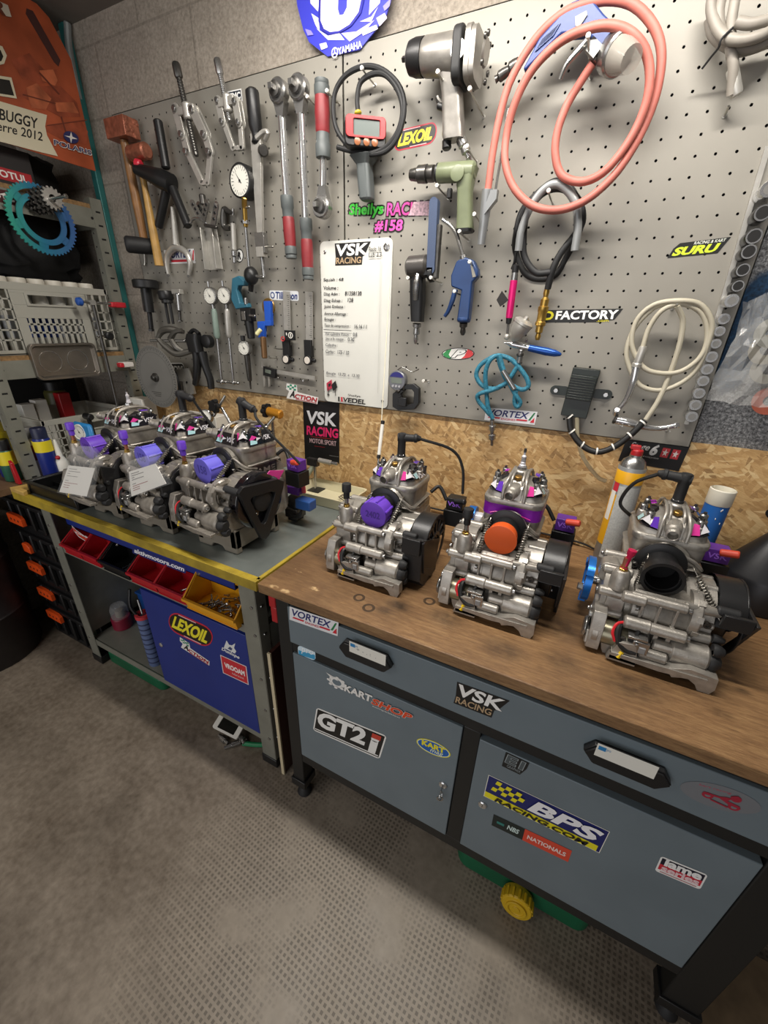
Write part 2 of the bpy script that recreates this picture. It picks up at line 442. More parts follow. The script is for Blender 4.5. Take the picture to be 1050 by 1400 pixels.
k.bump(k.math('SUBTRACT', k.math('MULTIPLY', f2, 0.5), dimm), 0.35, 0.0015)
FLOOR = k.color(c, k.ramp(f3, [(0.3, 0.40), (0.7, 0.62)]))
GREYPAINT = mat('grey_board_paint', '8c887f', 0.5, 0.1, var=0.06, scale=6, bump=0.05, bscale=300)

# ------------------------------------------------------------------ shell
XL, XR, YB, ZC = -2.62, 1.6, -4.2, 2.53
m = MB(); m.box(((XL + XR) / 2, 0.05, ZC / 2), (XR - XL, 0.1, ZC), CONC); structure(m, 'wall_back')
m = MB(); m.box((XL - 0.05, YB / 2, ZC / 2), (0.1, -YB + 0.2, ZC), CONC); structure(m, 'wall_left')
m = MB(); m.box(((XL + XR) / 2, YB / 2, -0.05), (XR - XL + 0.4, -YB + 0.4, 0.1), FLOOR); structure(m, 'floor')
m = MB(); m.box(((XL + XR) / 2, YB / 2, ZC + 0.05), (XR - XL + 0.4, -YB + 0.4, 0.1), mat('ceiling_concrete', '6f6a63', 0.9, var=0.15, scale=5, bump=0.2, bscale=60)); structure(m, 'ceiling')
m = MB(); m.box((-0.6, -0.006, 1.09), (2.9, 0.012, 0.38), OSB)
o = structure(m, 'trim_1'); o['label'] = 'oriented strand board lining the wall between benches and perforated board'
# ------------------------------------------------------------------ perforated board: two sheets with real holes
PX0, PX1, PSEAM, PZ0, PZ1, PY = -1.872, 0.266, -0.832, 1.268, 2.247, -0.02
HP, HX0, HZ0, HR = 0.0378, 0.0137, 1.646, 0.0031
def sheet(x0, x1, z0, z1):
    m = MB(); sl = GREYPAINT
    xs = [HX0 + HP * i for i in range(-80, 30) if x0 + 0.012 < HX0 + HP * i < x1 - 0.012]
    zs = [HZ0 + HP * i for i in range(-30, 30) if z0 + 0.012 < HZ0 + HP * i < z1 - 0.012]
    ex = [x0] + [(a + b) / 2 for a, b in zip(xs, xs[1:])] + [x1]; ez = [z0] + [(a + b) / 2 for a, b in zip(zs, zs[1:])] + [z1]
    vs, fs = [], []
    for i, cx in enumerate(xs):
        for j, cz in enumerate(zs):
            b = len(vs); A, B, C_, D = ex[i], ex[i + 1], ez[j], ez[j + 1]
            sq = [(B, (C_ + D) / 2), (B, D), ((A + B) / 2, D), (A, D), (A, (C_ + D) / 2), (A, C_), ((A + B) / 2, C_), (B, C_)]
            vs += [(x, PY, z) for x, z in sq]
            vs += [(cx + HR * math.cos(t * PI / 4), PY, cz + HR * math.sin(t * PI / 4)) for t in range(8)]
            vs += [(cx + HR * math.cos(t * PI / 4), PY + 0.0015, cz + HR * math.sin(t * PI / 4)) for t in range(8)]
            for t in range(8):
                u = (t + 1) % 8
                fs.append((b + t, b + 8 + t, b + 8 + u, b + u)); fs.append((b + 8 + t, b + 16 + t, b + 16 + u, b + 8 + u))
    m.add(vs, fs, sl)
    for cx, cz, w, h in ((x0 + .001, (z0 + z1) / 2, .002, z1 - z0), (x1 - .001, (z0 + z1) / 2, .002, z1 - z0)): m.box((cx, PY / 2 - .001, cz), (w, -PY - .002, h), sl)
    for cz in (z0 + .001, z1 - .001): m.box(((x0 + x1) / 2, PY / 2 - .001, cz), (x1 - x0, -PY - .002, .002), sl)
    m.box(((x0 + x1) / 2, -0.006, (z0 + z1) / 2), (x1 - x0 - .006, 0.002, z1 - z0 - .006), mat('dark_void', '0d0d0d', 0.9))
    return m
board_l = single(sheet(PX0, PSEAM - .0008, PZ0, PZ1), 'perforated_board', 'grey perforated steel board on the left half of the tool wall', 'pegboard', 'perforated boards', loc=(PX0, 0, PZ0), smooth=0)
board_r = single(sheet(PSEAM + .0008, PX1, PZ0, PZ1), 'perforated_board', 'grey perforated steel board on the right half, behind the whiteboard and hoses', 'pegboard', 'perforated boards', loc=(PSEAM, 0, PZ0), smooth=0)

# ------------------------------------------------------------------ light: one linear lamp over the bench, plus weak fills added out of view
def area(name, loc, sx_, sy_, energy, color, rot=(0, 0, 0), spread=180):
    l = bpy.data.lights.new(name, 'AREA'); l.shape = 'RECTANGLE'; l.size = sx_; l.size_y = sy_; l.energy = energy; l.color = color; l.spread = R(spread)
    o = bpy.data.objects.new(name, l); col.objects.link(o); o.location = loc; o.rotation_euler = rot; return o
TL = (1.0, 0.95, 0.88)
area('tube_lamp', (-0.38, -0.59, 2.42), 1.3, 0.06, 27, TL)
area('tube_lamp_side', (-0.38, -0.57, 2.43), 1.3, 0.05, 8.8, TL, (R(80), 0, 0))
area('front_fill', (-0.9, -4.0, 1.45), 3.2, 2.1, 40, (0.97, 0.97, 1.0), (R(88), 0, R(-4)))  # soft area light added behind the camera to fill the bench fronts
area('rear_fill', (-1.7, -2.3, 2.48), 1.2, 0.1, 12, TL)  # unseen overhead fill, added to brighten the left side
w = bpy.data.worlds.new('garage_air'); bpy.context.scene.world = w; w.use_nodes = True
w.node_tree.nodes['Background'].inputs[0].default_value = (1.0, 0.95, 0.88, 1); w.node_tree.nodes['Background'].inputs[1].default_value = 0.12
vs_ = bpy.context.scene.view_settings; vs_.view_transform = 'Standard'; vs_.look = 'None'; vs_.exposure = 0.0; vs_.gamma = 1.0; vs_.use_curve_mapping = False
H = 0.9
# ------------------------------------------------------------------ right workbench
FRAME = mat('black_powder_coat', '1a1a19', 0.5, 0.1, bump=0.05, bscale=500)
BLUEGREY = mat('blue_grey_steel', '6f7b82', 0.42, 0.1, var=0.05, scale=8)
rb = thing('workbench', (-0.05, -0.35, 0), 'blue grey steel workbench with thick wooden top and black frame', 'workbench')
FY = -0.693
m = MB(); m.box((-0.035, -0.3485, H - 0.015), (1.34, 0.689, 0.03), WOOD); top_r = m.build('worktop', rb, bevel=0.002)
top_r['label'] = 'scratched oiled timber top with dark ring stains'
m = MB()
for x0, x1, z0, z1 in ((-0.645, 0.53, 0.70, 0.735), (-0.645, 0.53, 0.21, 0.252), (-0.103, -0.062, 0.25, 0.70), (-0.645, 0.53, 0.862, 0.8695)):
    m.box(((x0 + x1) / 2, FY + 0.03, (z0 + z1) / 2), (x1 - x0, 0.05, z1 - z0), FRAME)
m.box((-0.635, -0.35, 0.23), (0.04, 0.6, 0.04), FRAME); m.box((0.51, -0.35, 0.23), (0.04, 0.6, 0.04), FRAME)
m.box((-0.06, -0.03, 0.5), (1.1, 0.02, 0.6), FRAME); m.box((-0.06, -0.35, 0.245), (1.1, 0.6, 0.01), FRAME)
m.box((-0.615, -0.35, 0.56), (0.01, 0.58, 0.6), FRAME); m.box((0.48, -0.35, 0.56), (0.01, 0.58, 0.6), FRAME)
m.build('frame', rb, bevel=0.002)
for x, w_ in ((-0.627, 0.046), (0.497, 0.075)):
    for y in (FY + 0.028, -0.04):
        m = MB(); m.box((x, y, 0.485), (w_, 0.05, 0.77), FRAME); lg = m.build('leg', rb, bevel=0.003)
        m = MB(); m.box((x, y, 0.085), (w_ + 0.012, 0.062, 0.035), BLACK); m.cyl((x, y, 0.0), (x, y, 0.07), 0.011, DSTEEL)
        m.lathe([(0.024, 0), (0.026, 0.006), (0.022, 0.018), (0.014, 0.03)], (x, y, 0), (0, 0, 1), RUBBER)
        m.build('foot', lg, bevel=0.002)
m = MB(); m.box((-0.05, FY + 0.012, 0.7975), (1.115, 0.024, 0.123), BLUEGREY); drawer = m.build('drawer', rb, bevel=0.002)
m = MB(); m.box((-0.353, FY + 0.01, 0.477), (0.498, 0.02, 0.444), BLUEGREY); door_a = m.build('door', rb, bevel=0.002)
m = MB(); m.box((0.197, FY + 0.01, 0.470), (0.518, 0.02, 0.432), BLUEGREY); door_b = m.build('door', rb, bevel=0.002)
# label holder handles of the drawer
CARD = mat('label_card', 'e9e6dc', 0.6); CLEARP = mat('clear_plastic', 'dfe3e2', 0.12, alpha=0.28)
def label_handle(c, w_, h_):
    m = MB(); o = Vector((c.x, FY, c.z)); u, v = Vector((1, 0, 0)), Vector((0, 0, 1))
    out = [(-w_ / 2 - .02, 0), (-w_ / 2, -h_ / 2), (w_ / 2, -h_ / 2), (w_ / 2 + .02, 0), (w_ / 2 + .004, h_ / 2), (-w_ / 2 - .004, h_ / 2)]
    m.prism(out, o, u, v, 0.014, BLACK); m.prism([(a * .97, b * .86) for a, b in out], o, u, v, 0.004, BLACK, 0.014)
    hd = m.build('drawer_handle', drawer, bevel=0.0015)
    return hd, o
for px, py in ((502, 893), (855, 1040)):
    hd, o = label_handle(W(px, py, FY), 0.108, 0.05)
for px, py, txt in ((502, 893, True), (855, 1040, False)):
    c_ = W(px, py, FY - .0185); s = Sticker((c_.x - .05, FY - .0185, c_.z + .017), (c_.x + .05, FY - .0185, c_.z + .017), (c_.x - .05, FY - .0185, c_.z - .017), (0, -1, 0))
    s.rect(0, 0, 1, 1, 'e6e4da'); s.rect(0.03, 0.55, 0.16, 0.85, '2b7fb8')
    if txt: s.text('+ - . :  . ', 0.2, 0.35, 0.75, 0.6, '8a8f90')
    s.text('pro', 0.17, 0.6, 0.24, 0.8, '2b7fb8')
    s.build('label_card', drawer, 'white card in a black holder')
# keys and locks
def lock(c, par, key=False):
    m = MB(); m.lathe([(0.011, 0), (0.011, .004), (0.009, .006), (0.006, .0062)], c, (0, -1, 0), CHROME, 20); m.box(c + Vector((0, -.0068, 0)), (.0015, .001, .008), BLACK)
    if key:
        m.box(c + Vector((0.001, -.014, 0)), (.0025, .016, .008), STEEL); m.ring(c + Vector((0.001, -.02, -.018)), (1, 0, .2), .011, .009, .0015, STEEL); m.ring(c + Vector((0.0, -.016, -.036)), (.3, -1, 0), .009, .0055, .002, STEEL)
    m.build('lock', par)
lock(W(606, 1072, FY), door_a, True); lock(W(660, 1099, FY), door_b)

# ------------------------------------------------------------------ left workbench
GALV = mat('grey_green_steel', '8b8b80', 0.45, 0.35, var=0.12, scale=12)
TOPSTEEL = mat('grey_bench_sheet', '7d837f', 0.36, 0.35, var=0.22, scale=7, bump=0.04, bscale=60)
YEL = mat('chipped_yellow_paint', 'b89f32', 0.5, var=0.4, scale=14, dirt='8a7526')
BLUE = mat('blue_door_paint', '1c2f7c', 0.4, var=0.06, scale=5)
LY = -0.645
lb = thing('workbench', (-1.35, -0.35, 0), 'older workbench with grey sheet top, yellow edge and blue door', 'workbench')
m = MB(); m.box((-1.351, -0.345, H - 0.0145), (1.272, 0.676, 0.027), TOPSTEEL); m.build('worktop', lb, bevel=0.001)
m = MB(); m.box((-1.353, -0.688, H - 0.015), (1.282, 0.010, 0.032), YEL); m.box((-0.7135, -0.345, H - 0.014), (0.004, 0.676, 0.028), YEL)
m.box((-1.353, -0.677, H + 0.0006), (1.28, 0.014, 0.0012), YEL); m.box((-0.7175, -0.345, H + 0.0006), (0.009, 0.67, 0.0012), YEL)
m.build('edge_strip', lb, bevel=0.0006)
for x, s_ in ((-1.893, 1), (-0.805, -1)):
    for y in (LY + 0.02, -0.06):
        m = MB(); m.box((x, y - 0.019 if y < -.3 else y + .019, 0.455), (0.064, 0.003, 0.83), GALV); m.box((x + (0.032 if s_ < 0 else -.032), y, 0.455), (0.003, 0.041, 0.83), GALV)
        for z in (0.15, 0.3, 0.45, 0.64, 0.75):
            m.lathe([(.006, 0), (.005, .003), (.002, .004)], (x - .012 * s_, y - 0.0205 if y < -.3 else y + .0205, z), (0, -1, 0), STEEL, 10)
            if s_ < 0: m.lathe([(.006, 0), (.005, .003), (.002, .004)], (x + .0335, y, z), (1, 0, 0), STEEL, 10)
        lg = m.build('leg', lb)
        m = MB(); m.box((x, y, 0.02), (0.072, 0.05, 0.04), BLACK); m.build('foot', lg, bevel=0.003)
m = MB(); m.box((-1.35, -0.345, 0.645), (1.08, 0.58, 0.006), GALV); m.box((-1.35, LY + 0.004, 0.645), (1.03, 0.003, 0.03), GALV); m.build('shelf', lb)
m = MB(); m.box((-1.35, -0.345, 0.146), (1.08, 0.58, 0.006), GALV); m.box((-1.35, LY + 0.004, 0.132), (1.03, 0.003, 0.034), GALV); m.build('bottom_shelf', lb)
m = MB(); m.box((-1.1, -0.045, 0.4), (0.55, 0.004, 0.5), GALV); m.box((-0.775, -0.345, 0.40), (0.003, 0.58, 0.52), GALV); m.box((-1.62, -0.045, 0.39), (0.5, 0.004, 0.5), GALV); m.box((-1.9, -0.345, 0.52), (0.003, 0.58, 0.7), GALV); m.build('side_panel', lb)
m = MB(); m.box((-1.105, LY + 0.008, 0.382), (0.531, 0.016, 0.474), BLUE); m.box((-1.368, -0.4, 0.382), (0.006, 0.45, 0.474), BLUE); door_c = m.build('door', lb, bevel=0.0015)
m = MB(); c_ = W(221, 881, LY); m.lathe([(.010, 0), (.010, .004), (.005, .007)], c_, (0, -1, 0), CHROME, 16); m.build('lock', door_c)
m = MB(); m.box((-1.38, -0.600, 0.805), (0.95, 0.004, 0.115), BLUE); m.box((-1.38, -0.592, 0.749), (0.95, 0.02, 0.003), BLUE)
for px, py in ((160, 745), (272, 785)):
    q = W(px, py, -.602); m.lathe([(.006, 0), (.004, .003)], q, (0, -1, 0), STEEL, 10)
rail = m.build('bin_rail', lb); rail['label'] = 'dark blue panel carrying the plastic bins'
# plastic bins
def bin_(x0, x1, c, label, z0=0.65, yb=-0.55, d=0.105, h=0.092, tilt=0):
    y0, y1 = yb - d, yb; r = 0.004
    b = thing('parts_bin', ((x0 + x1) / 2, (y0 + y1) / 2, z0), label, 'bin', 'plastic bins under the yellow edged top')
    m = MB()
    lip = 0.045
    side = [(y1, z0), (y1, z0 + h), (y1 - d * .45, z0 + h), (y0 + .006, z0 + lip), (y0 - .006, z0 + lip), (y0 + .004, z0)]
    for x in (x0, x1 - .003): m.prism([(p[0], p[1]) for p in side], (x, 0, 0), (0, 1, 0), (0, 0, 1), 0.003, c)
    m.box(((x0 + x1) / 2, y1 - .0015, z0 + h / 2), (x1 - x0, .003, h), c); m.box(((x0 + x1) / 2, (y0 + y1) / 2, z0 + .0015), (x1 - x0, d, .003), c)
    m.prism([(y0 + .004, z0), (y0 + .007, z0), (y0 - .001, z0 + lip), (y0 - .006, z0 + lip)], (x0, 0, 0), (0, 1, 0), (0, 0, 1), x1 - x0, c)
    m.build('tray_body', b, bevel=0.001)
    m = MB(); m.box(((x0 + x1) / 2, y0 - .008, z0 + lip - .004), (x1 - x0 + .006, .008, .01), c)
    for x in (x0 - .001, x1 + .001): m.tube([(x, y0 - .004, z0 + lip), (x, y1 - d * .45, z0 + h), (x, y1, z0 + h)], .003, c, 6, 1)
    m.build('rim', b)
    return b
RED = mat('red_plastic', 'b01c26', 0.35); YELP = mat('yellow_plastic', 'd99a1c', 0.38); BLKP = mat('black_bin_plastic', '141415', 0.4)
bin_(-1.82, -1.70, RED, 'red parts bin at the far left end of the bin row'); bin_(-1.695, -1.575, RED, 'red parts bin beside the black bin, under the oval sticker')
bin_(-1.56, -1.40, BLKP, 'black parts bin between red bins', )
bin_(-1.39, -1.245, RED, 'red parts bin just right of the black bin'); bin_(-1.24, -1.095, RED, 'red parts bin beside the yellow bin')
bin_(-1.083, -0.852, YELP, 'yellow parts bin full of bolts at the right end of the row', d=0.112, h=.11)
# hardware in the bins
def bolt_mesh(L):
    m = MB(); m.lathe([(.0055, 0), (.0055, .004), (.005, .005)], (0, 0, 0), (0, 0, 1), STEEL, 6); m.cyl((0, 0, 0), (0, 0, -L), .003, STEEL, seg=8); return m
src = None
def scatter(n, x0, x1, y0, y1, z, label, group, L=.03):
    m = bolt_mesh(L); me = None
    for i in range(n):
        if me is None:
            o = m.build('hex_bolt', smooth=35); me = o.data
        else:
            o = o.copy(); col.objects.link(o)
        o.location = (random.uniform(x0, x1), random.uniform(y0, y1), z + random.uniform(0.0, .022)); o.rotation_euler = (random.uniform(.9, 2.2), random.uniform(-.5, .5), random.uniform(0, 6.3))
        tag(o, label, 'bolt', group)
scatter(34, -1.02, -0.88, -.645, -.57, .668, 'loose steel bolt in the heap inside the yellow bin', 'bolts in the yellow bin', .035)
scatter(6, -1.14, -1.11, -.64, -.58, .664, 'loose steel bolt in the red bin beside the yellow one', 'bolts in the red bin')
scatter(5, -1.46, -1.42, -.64, -.58, .664, 'loose steel bolt at the right end of the black bin', 'bolts in the black bin')
scatter(4, -1.73, -1.715, -.64, -.58, .664, 'loose steel bolt in the leftmost red bin', 'bolts in the leftmost bin')
# ------------------------------------------------------------------ two-stroke kart engines (local frame: cylinder axis at 0,0; exhaust faces -y; crank along x)
PINK = mat('pink_print', 'd23a90', 0.25, coat=0.5); MAG = mat('magenta_print', 'a51fae', 0.25, coat=0.5); VIO = mat('violet_print', '5f35ae', 0.25, coat=0.5)
GLOSSK = mat('glossy_black_print', '121015', 0.15, coat=0.6); WPR = mat('white_print', 'cfccd0', 0.25, coat=0.5); CYAN = mat('pale_cyan_print', 'a8d2d8', 0.25, coat=0.5)
COVER = mat('black_cover_plastic', '1c1c1d', 0.36, bump=0.1, bscale=300)
CAPMATS = {'purple': PURPLE, 'lilac': mat('lilac_plastic', '6f68d8', 0.4), 'orange': mat('orange_plastic', 'dd5a1e', 0.4)}
STAND = mat('cast_stand', '8e877b', 0.55, 0.45, var=0.12, scale=20, bump=0.2, bscale=200)
WIRE = mat('black_wire', '151515', 0.5); REDW = mat('red_wire', 'c8202a', 0.45); YELW = mat('yellow_connector', 'e6c11c', 0.4)
BLUEA = mat('blue_anodised', '1f6fc4', 0.3, 0.5); GOLD = mat('gold_bolt', 'b08a4a', 0.3, 0.9)
SPRING = mat('spring_steel', '8d8981', 0.35, 0.85)
def sq(h, z, r, cx=0, cy=0, n=6, hy=None):
    return [(x + cx, y + cy, z) for x, y in rrect(-h, -(hy or h), h, (hy or h), r, n)]
def coil(m, p, q, r, turns, wr, mt, seg=8):
    p, q = Vector(p), Vector(q); u, v, n = basis(q - p); L = (q - p).length
    N = int(turns * 9); pts = [p + n * L * i / N + (u * math.cos(2 * PI * turns * i / N) + v * math.sin(2 * PI * turns * i / N)) * r for i in range(N + 1)]
    m.tube(pts, wr, mt, seg, 1)
def engine(x, y, z, label, num='', cap='purple', plug='cap', lead=None, cover='box', stand_side=False, breather='black', pulley=None, band=False, iame=False, yaw=0.0, ign='black', lowered=False, tone=None):
    A = tone or CAST
    e = thing('kart_engine', (x, y, z), label, 'engine', 'kart engines on the benches', rz=yaw)
    TM = Matrix.Translation((x, y, z)) @ Matrix.Rotation(yaw, 4, 'Z')
    def mb():
        m = MB(); m.M = TM; return m
    X, Y, Z = Vector((1, 0, 0)), Vector((0, 1, 0)), Vector((0, 0, 1))
    # --- crankcase
    m = mb()
    m.lathe([(.05, -.085), (.066, -.078), (.066, -.045)], (0, -.095, .098), X, A, 40)
    m.lathe([(.056, -.05), (.056, .05), (.052, .056)], (0, -.134, .096), X, A, 40)
    for xx in (-.028, -.002, .024): m.lathe([(.0552, -.0006), (.0565, -.0004), (.0565, .0004), (.0552, .0006)], (xx, -.134, .096), X, A, 40)
    m.lathe([(.078, .045), (.082, .05), (.082, .098)], (0, -.085, .088), X, A, 44)
    m.prism(rrect(-.165, .0, .075, .12, .03), (-.06, 0, 0), Y, Z, .15, A)            # inner block
    m.prism(rrect(-.06, .1, .085, .17, .02), (-.062, 0, 0), Y, Z, .13, A)
    m.rod((-.06, -.186, .147), (.042, -.186, .147), .0105, A); m.rod((.035, -.180, .150), (.1, -.165, .145), .0095, A); m.rod((-.075, -.19, .143), (-.03, -.19, .143), .013, A)
    m.rod((-.055, -.204, .092), (.052, -.204, .092), .0125, A); m.rod((-.06, -.204, .092), (-.01, -.204, .092), .0145, A)
    m.rod((.05, -.172, .078), (.1, -.165, .076), .0105, A)
    # round bearing boss with castellated rim
    m.lathe([(.05, .05), (.05, .066), (.046, .07), (.036, .07), (.034, .066), (.0, .066)], (0, -.148, .118), X, A, 32)
    for i in range(9):
        a = 2 * PI * i / 9; m.box((.064, -.148 + .048 * math.cos(a), .118 + .048 * math.sin(a)), (.012, .007, .013), A, Matrix.Rotation(a, 3, 'X'))
    m.box((.071, -.178, .118), (.004, .003, .024), A); m.box((.071, -.171, .128), (.004, .014, .004), A); m.box((.071, -.172, .112), (.004, .012, .004), A)
    # lower cast: balance housing, ribs, mounting plate
    m.prism([(-.205, .038), (-.222, .03), (-.205, .016), (-.05, .016), (-.05, .09), (-.16, .09), (-.18, .06)], (-.02, 0, 0), Y, Z, .122, A)
    m.rod((.03, -.195, .052), (.102, -.195, .052), .027, A, 24); m.rod((.0, -.205, .058), (.06, -.205, .058), .0135, A); m.rod((-.02, -.222, .04), (.03, -.222, .04), .0115, A)
    m.rod((.03, -.175, .083), (.1, -.17, .083), .012, A); m.box((.025, -.19, .08), (.008, .03, .05), A); m.box((.003, -.192, .075), (.008, .026, .04), A)
    m.prism([(-.07, .022), (.02, .018), (.1, .026), (.1, .034), (-.07, .03)], (0, -.14, 0), X, Z, .1, A)
    if not stand_side: m.prism([(-.075, -.0), (-.06, .05), (-.03, .055), (-.02, .02), (-.02, .0)], (0, -.235, 0.006), X, Z, -.02, A)
    if not stand_side: m.box((-.045, -.227, .02), (.05, .016, .02), A)
    # feet
    zf = 0.0
    foot = [(.03, .03), (.045, .012), (.06, .018), (.072, .02), (.085, .012), (.092, zf), (.112, zf), (.118, .014), (.116, .04), (.07, .045)]
    for yy in () if stand_side else (-.215, -.03): m.prism(foot, (0, yy, 0), X, Z, .022, A)
    lf = [(-.09, .03), (-.085, .01), (-.08, zf), (-.055, zf), (-.05, .012), (-.04, .03)]
    for yy in () if stand_side else (-.19, -.03): m.prism(lf, (0, yy, 0), X, Z, .022, A)
    m.rod((-.02, .07, .11), (.07, .07, .11), .035, A, 24)
    for a in (35, 70, 105, 140, 165): m.rod((.06, -.085 + .078 * math.cos(R(a)), .088 + .078 * math.sin(R(a))), (.1, -.085 + .078 * math.cos(R(a)), .088 + .078 * math.sin(R(a))), .0085, A, 12)
    for xx in (-.035, -.005, .025): m.box((xx, -.186, .118), (.0045, .024, .05), A)
    for xx, zz in ((-.045, .122), (.042, .147), (.052, .092), (.1, .076)): m.bolt((xx, -.19 if zz > .1 else -.205, zz), (1, 0, 0), .006, .006, STEEL, False)
    m.prism([(-.06, .016), (.1, .02), (.098, .004), (.06, .008), (-.03, .006)], (0, -.1, 0), X, Z, .012, A)
    for (xx, zz) in ((.085, .115), (.02, .032), (-.055, .06)): m.lathe([(.007, 0), (.007, .004), (.003, .004), (.003, .001)], (xx, -.172 if zz > .1 else -.224, zz), (0, -1, 0), DSTEEL, 12)
    case = m.build('crankcase', e, bevel=.0016)
    # --- clutch gear case on the left
    m = mb()
    rim = []
    for a, r in ((200, .082), (225, .078), (250, .082), (280, .075), (310, .07), (340, .072), (10, .078), (40, .08), (70, .084), (100, .088), (125, .085), (150, .082), (175, .08)):
        rim.append((-.1 + r * math.cos(R(a)), .112 + r * math.sin(R(a)) * .85))
    m.prism(rim, (-.1, 0, 0), Y, Z, .036, A); m.prism([(p[0] * .97 - .003, p[1] * .97 + .003) for p in rim], (-.112, 0, 0), Y, Z, .013, A)
    for a, r in rim and ((205, .08), (250, .078), (120, .082), (160, .08), (75, .08), (330, .066)):
        by, bz = -.1 + r * math.cos(R(a)), .112 + r * math.sin(R(a)) * .85
        m.rod((-.119, by, bz), (-.06, by, bz), .011, A); m.bolt((-.119, by, bz), (-1, 0, 0), .0055, .006, STEEL)
    # oil neck block, lower starter gear housing
    m.prism(rrect(-.02, .0, .02, .045, .012), (-.104, -.145, .142), X, Z, -.035, A)
    m.lathe([(.02, 0), (.019, .03), (.015, .042), (.012, .045)], (-.084, -.165, .145), Z, A, 24)
    m.prism([(-.225, .012), (-.2, .0), (-.15, .0), (-.13, .05), (-.14, .1), (-.21, .1), (-.222, .07)], (-.118, 0, 0), Y, Z, .026, A)
    m.prism([(-.222, .02), (-.2, .008), (-.17, .008), (-.165, .045), (-.215, .05)], (-.122, 0, 0), Y, Z, .006, A)
    m.bolt((-.118, -.19, .075), (-1, 0, 0), .009, .008, STEEL); m.bolt((-.118, -.15, .14), (-1, 0, 0), .006, .007, STEEL)
    m.build('gear_case', e, bevel=.0016)
    # oil breather
    m = mb(); b0 = Vector((-.084, -.165, .188))
    m.lathe([(.009, 0), (.009, .006), (.0075, .007), (.0075, .012)], b0, Z, BRASS, 6); m.cyl(b0 + Z * .012, b0 + Z * .032, .0055, STEEL if breather == 'black' else COPPER)
    if breather == 'pink': m.lathe([(.008, .002), (.0055, .006), (.0055, .03), (.0085, .038), (.0085, .046), (.006, .047)], b0 + Z * .006, (.12, 0, 1), mat('pink_anodised', 'd62a5a', 0.3, .5), 16)
    else:
        cm = RUBBER if breather == 'black' else PURPLE
        m.lathe([(.008, .028), (.0085, .034), (.0085, .044), (.0125, .047), (.0125, .068), (.0115, .07)], b0, Z, cm, 18)
    m.build('oil_breather', e)
    # --- starter motor with solenoid and wiring
    m = mb(); SM = mat('starter_steel', '9b9680', 0.3, 0.8)
    m.rod((-.118, -.195, .045), (-.03, -.195, .045), .027, SM, 28, .003); m.ring((-.112, -.195, .045), X, .031, .02, .012, A); m.lathe([(.02, -.122), (.024, -.126), (.02, -.13)], (0, -.195, .045), X, STEEL, 20)
    st = m.build('starter_motor', e, bevel=.001)
    m = mb()
    m.box((-.028, -.214, .05), (.034, .026, .04), BLACK); m.box((-.022, -.23, .056), (.03, .008, .028), STEEL); m.box((-.018, -.2345, .052), (.012, .004, .014), mat('label_grey', '8b8b8b', .4)); m.bolt((-.03, -.236, .064), (0, -1, 0), .004, .004, STEEL)
    m.box((-.03, -.222, .074), (.036, .02, .006), STEEL)
    m.build('solenoid', st, bevel=.0008)
    m = mb()
    m.tube([(-.06, -.19, .085), (-.066, -.215, .078), (-.062, -.228, .055), (-.045, -.232, .04), (-.026, -.23, .04)], .0065, WIRE, 8)
    m.tube([(-.05, -.2, .088), (-.07, -.212, .086), (-.076, -.224, .07), (-.068, -.23, .052)], .003, REDW, 6)
    m.tube([(-.035, -.19, .09), (-.03, -.21, .088), (-.034, -.222, .075)], .004, WIRE, 6); m.tube([(-.05, -.235, .035), (-.055, -.238, .02)], .0045, YELW, 6)
    m.build('wiring', st)
    # --- cylinder
    m = mb()
    body = [sq(.058, .11, .02), sq(.06, .15, .022), sq(.064, .175, .024), sq(.070, .195, .024), sq(.071, .232, .024)]
    m.loft(body, A)
    for kk, zz in enumerate((.132, .148, .164, .18)):
        h = .064 + kk * .0035
        m.loft([sq(h, zz - .0016, .022), sq(h + .003, zz, .022), sq(h, zz + .0016, .022)], A)
    # arch over the exhaust
    arch = lambda r, yy, zz: [(-.066 + 0, yy, zz - .012)]
    for dz, rr_ in ((0, .0042), (-.009, .0034)):
        m.tube([(-.074, -.045, .178 + dz), (-.07, -.07, .184 + dz), (-.045, -.086, .208 + dz), (0, -.09, .221 + dz), (.045, -.086, .208 + dz), (.07, -.07, .184 + dz), (.075, -.03, .170 + dz)], rr_, A, 8, 5)
    m.rod((0, -.05, .19), (.004, -.088, .193), .044, A, 32)
    m.box((0, .07, .15), (.09, .03, .07), A)
    cyl = m.build('cylinder', e, bevel=.0012)
    if iame:
        m = mb(); V = []
        vs, fs = glyphs('IAME', .02); w_ = max(p[0] for p in vs)
        P = [(.0755 + (.003 if t else 0), -.045 + p[0] / w_ * .085, .150 + p[1] * .028) for t in (0, 1) for p in vs]
        n0 = len(vs)
        m.add(P, [tuple(i + n0 for i in f) for f in fs], A); 
        m.tube([(.074, -.062, .186), (.078, -.05, .186), (.078, .055, .186)], .003, A, 6, 1); m.tube([(.074, -.062, .143), (.078, -.05, .143), (.078, .055, .143)], .003, A, 6, 1)
        m.tube([(.0, -.078, .176), (.06, -.074, .170), (.078, -.055, .166)], .003, A, 6, 2)
        m.box((.0735, 0, .165), (.004, .1, .04), DSTEEL)
        m.build('cast_lettering', cyl)
    # --- exhaust flange, springs and cap
    ax = Vector((0, -1, -.06)).normalized(); p0 = Vector((-.002 if cap else -.01, -.088, .193 if cap == 'orange' else .188))
    m = mb(); m.lathe([(.05, 0), (.05, .006), (.043, .008), (.036, .01)], p0, ax, BLACK, 32); m.ring(p0 + ax * .008, ax, .034, .03, .03 if cap else .05, BLACK, 32)
    if not cap: m.ring(p0 + ax * .05, ax, .040, .033, .02, BLACK, 36); m.cyl(p0 + ax * .012, p0 + ax * .013, .033, mat('soot', '050505', .9), seg=28)
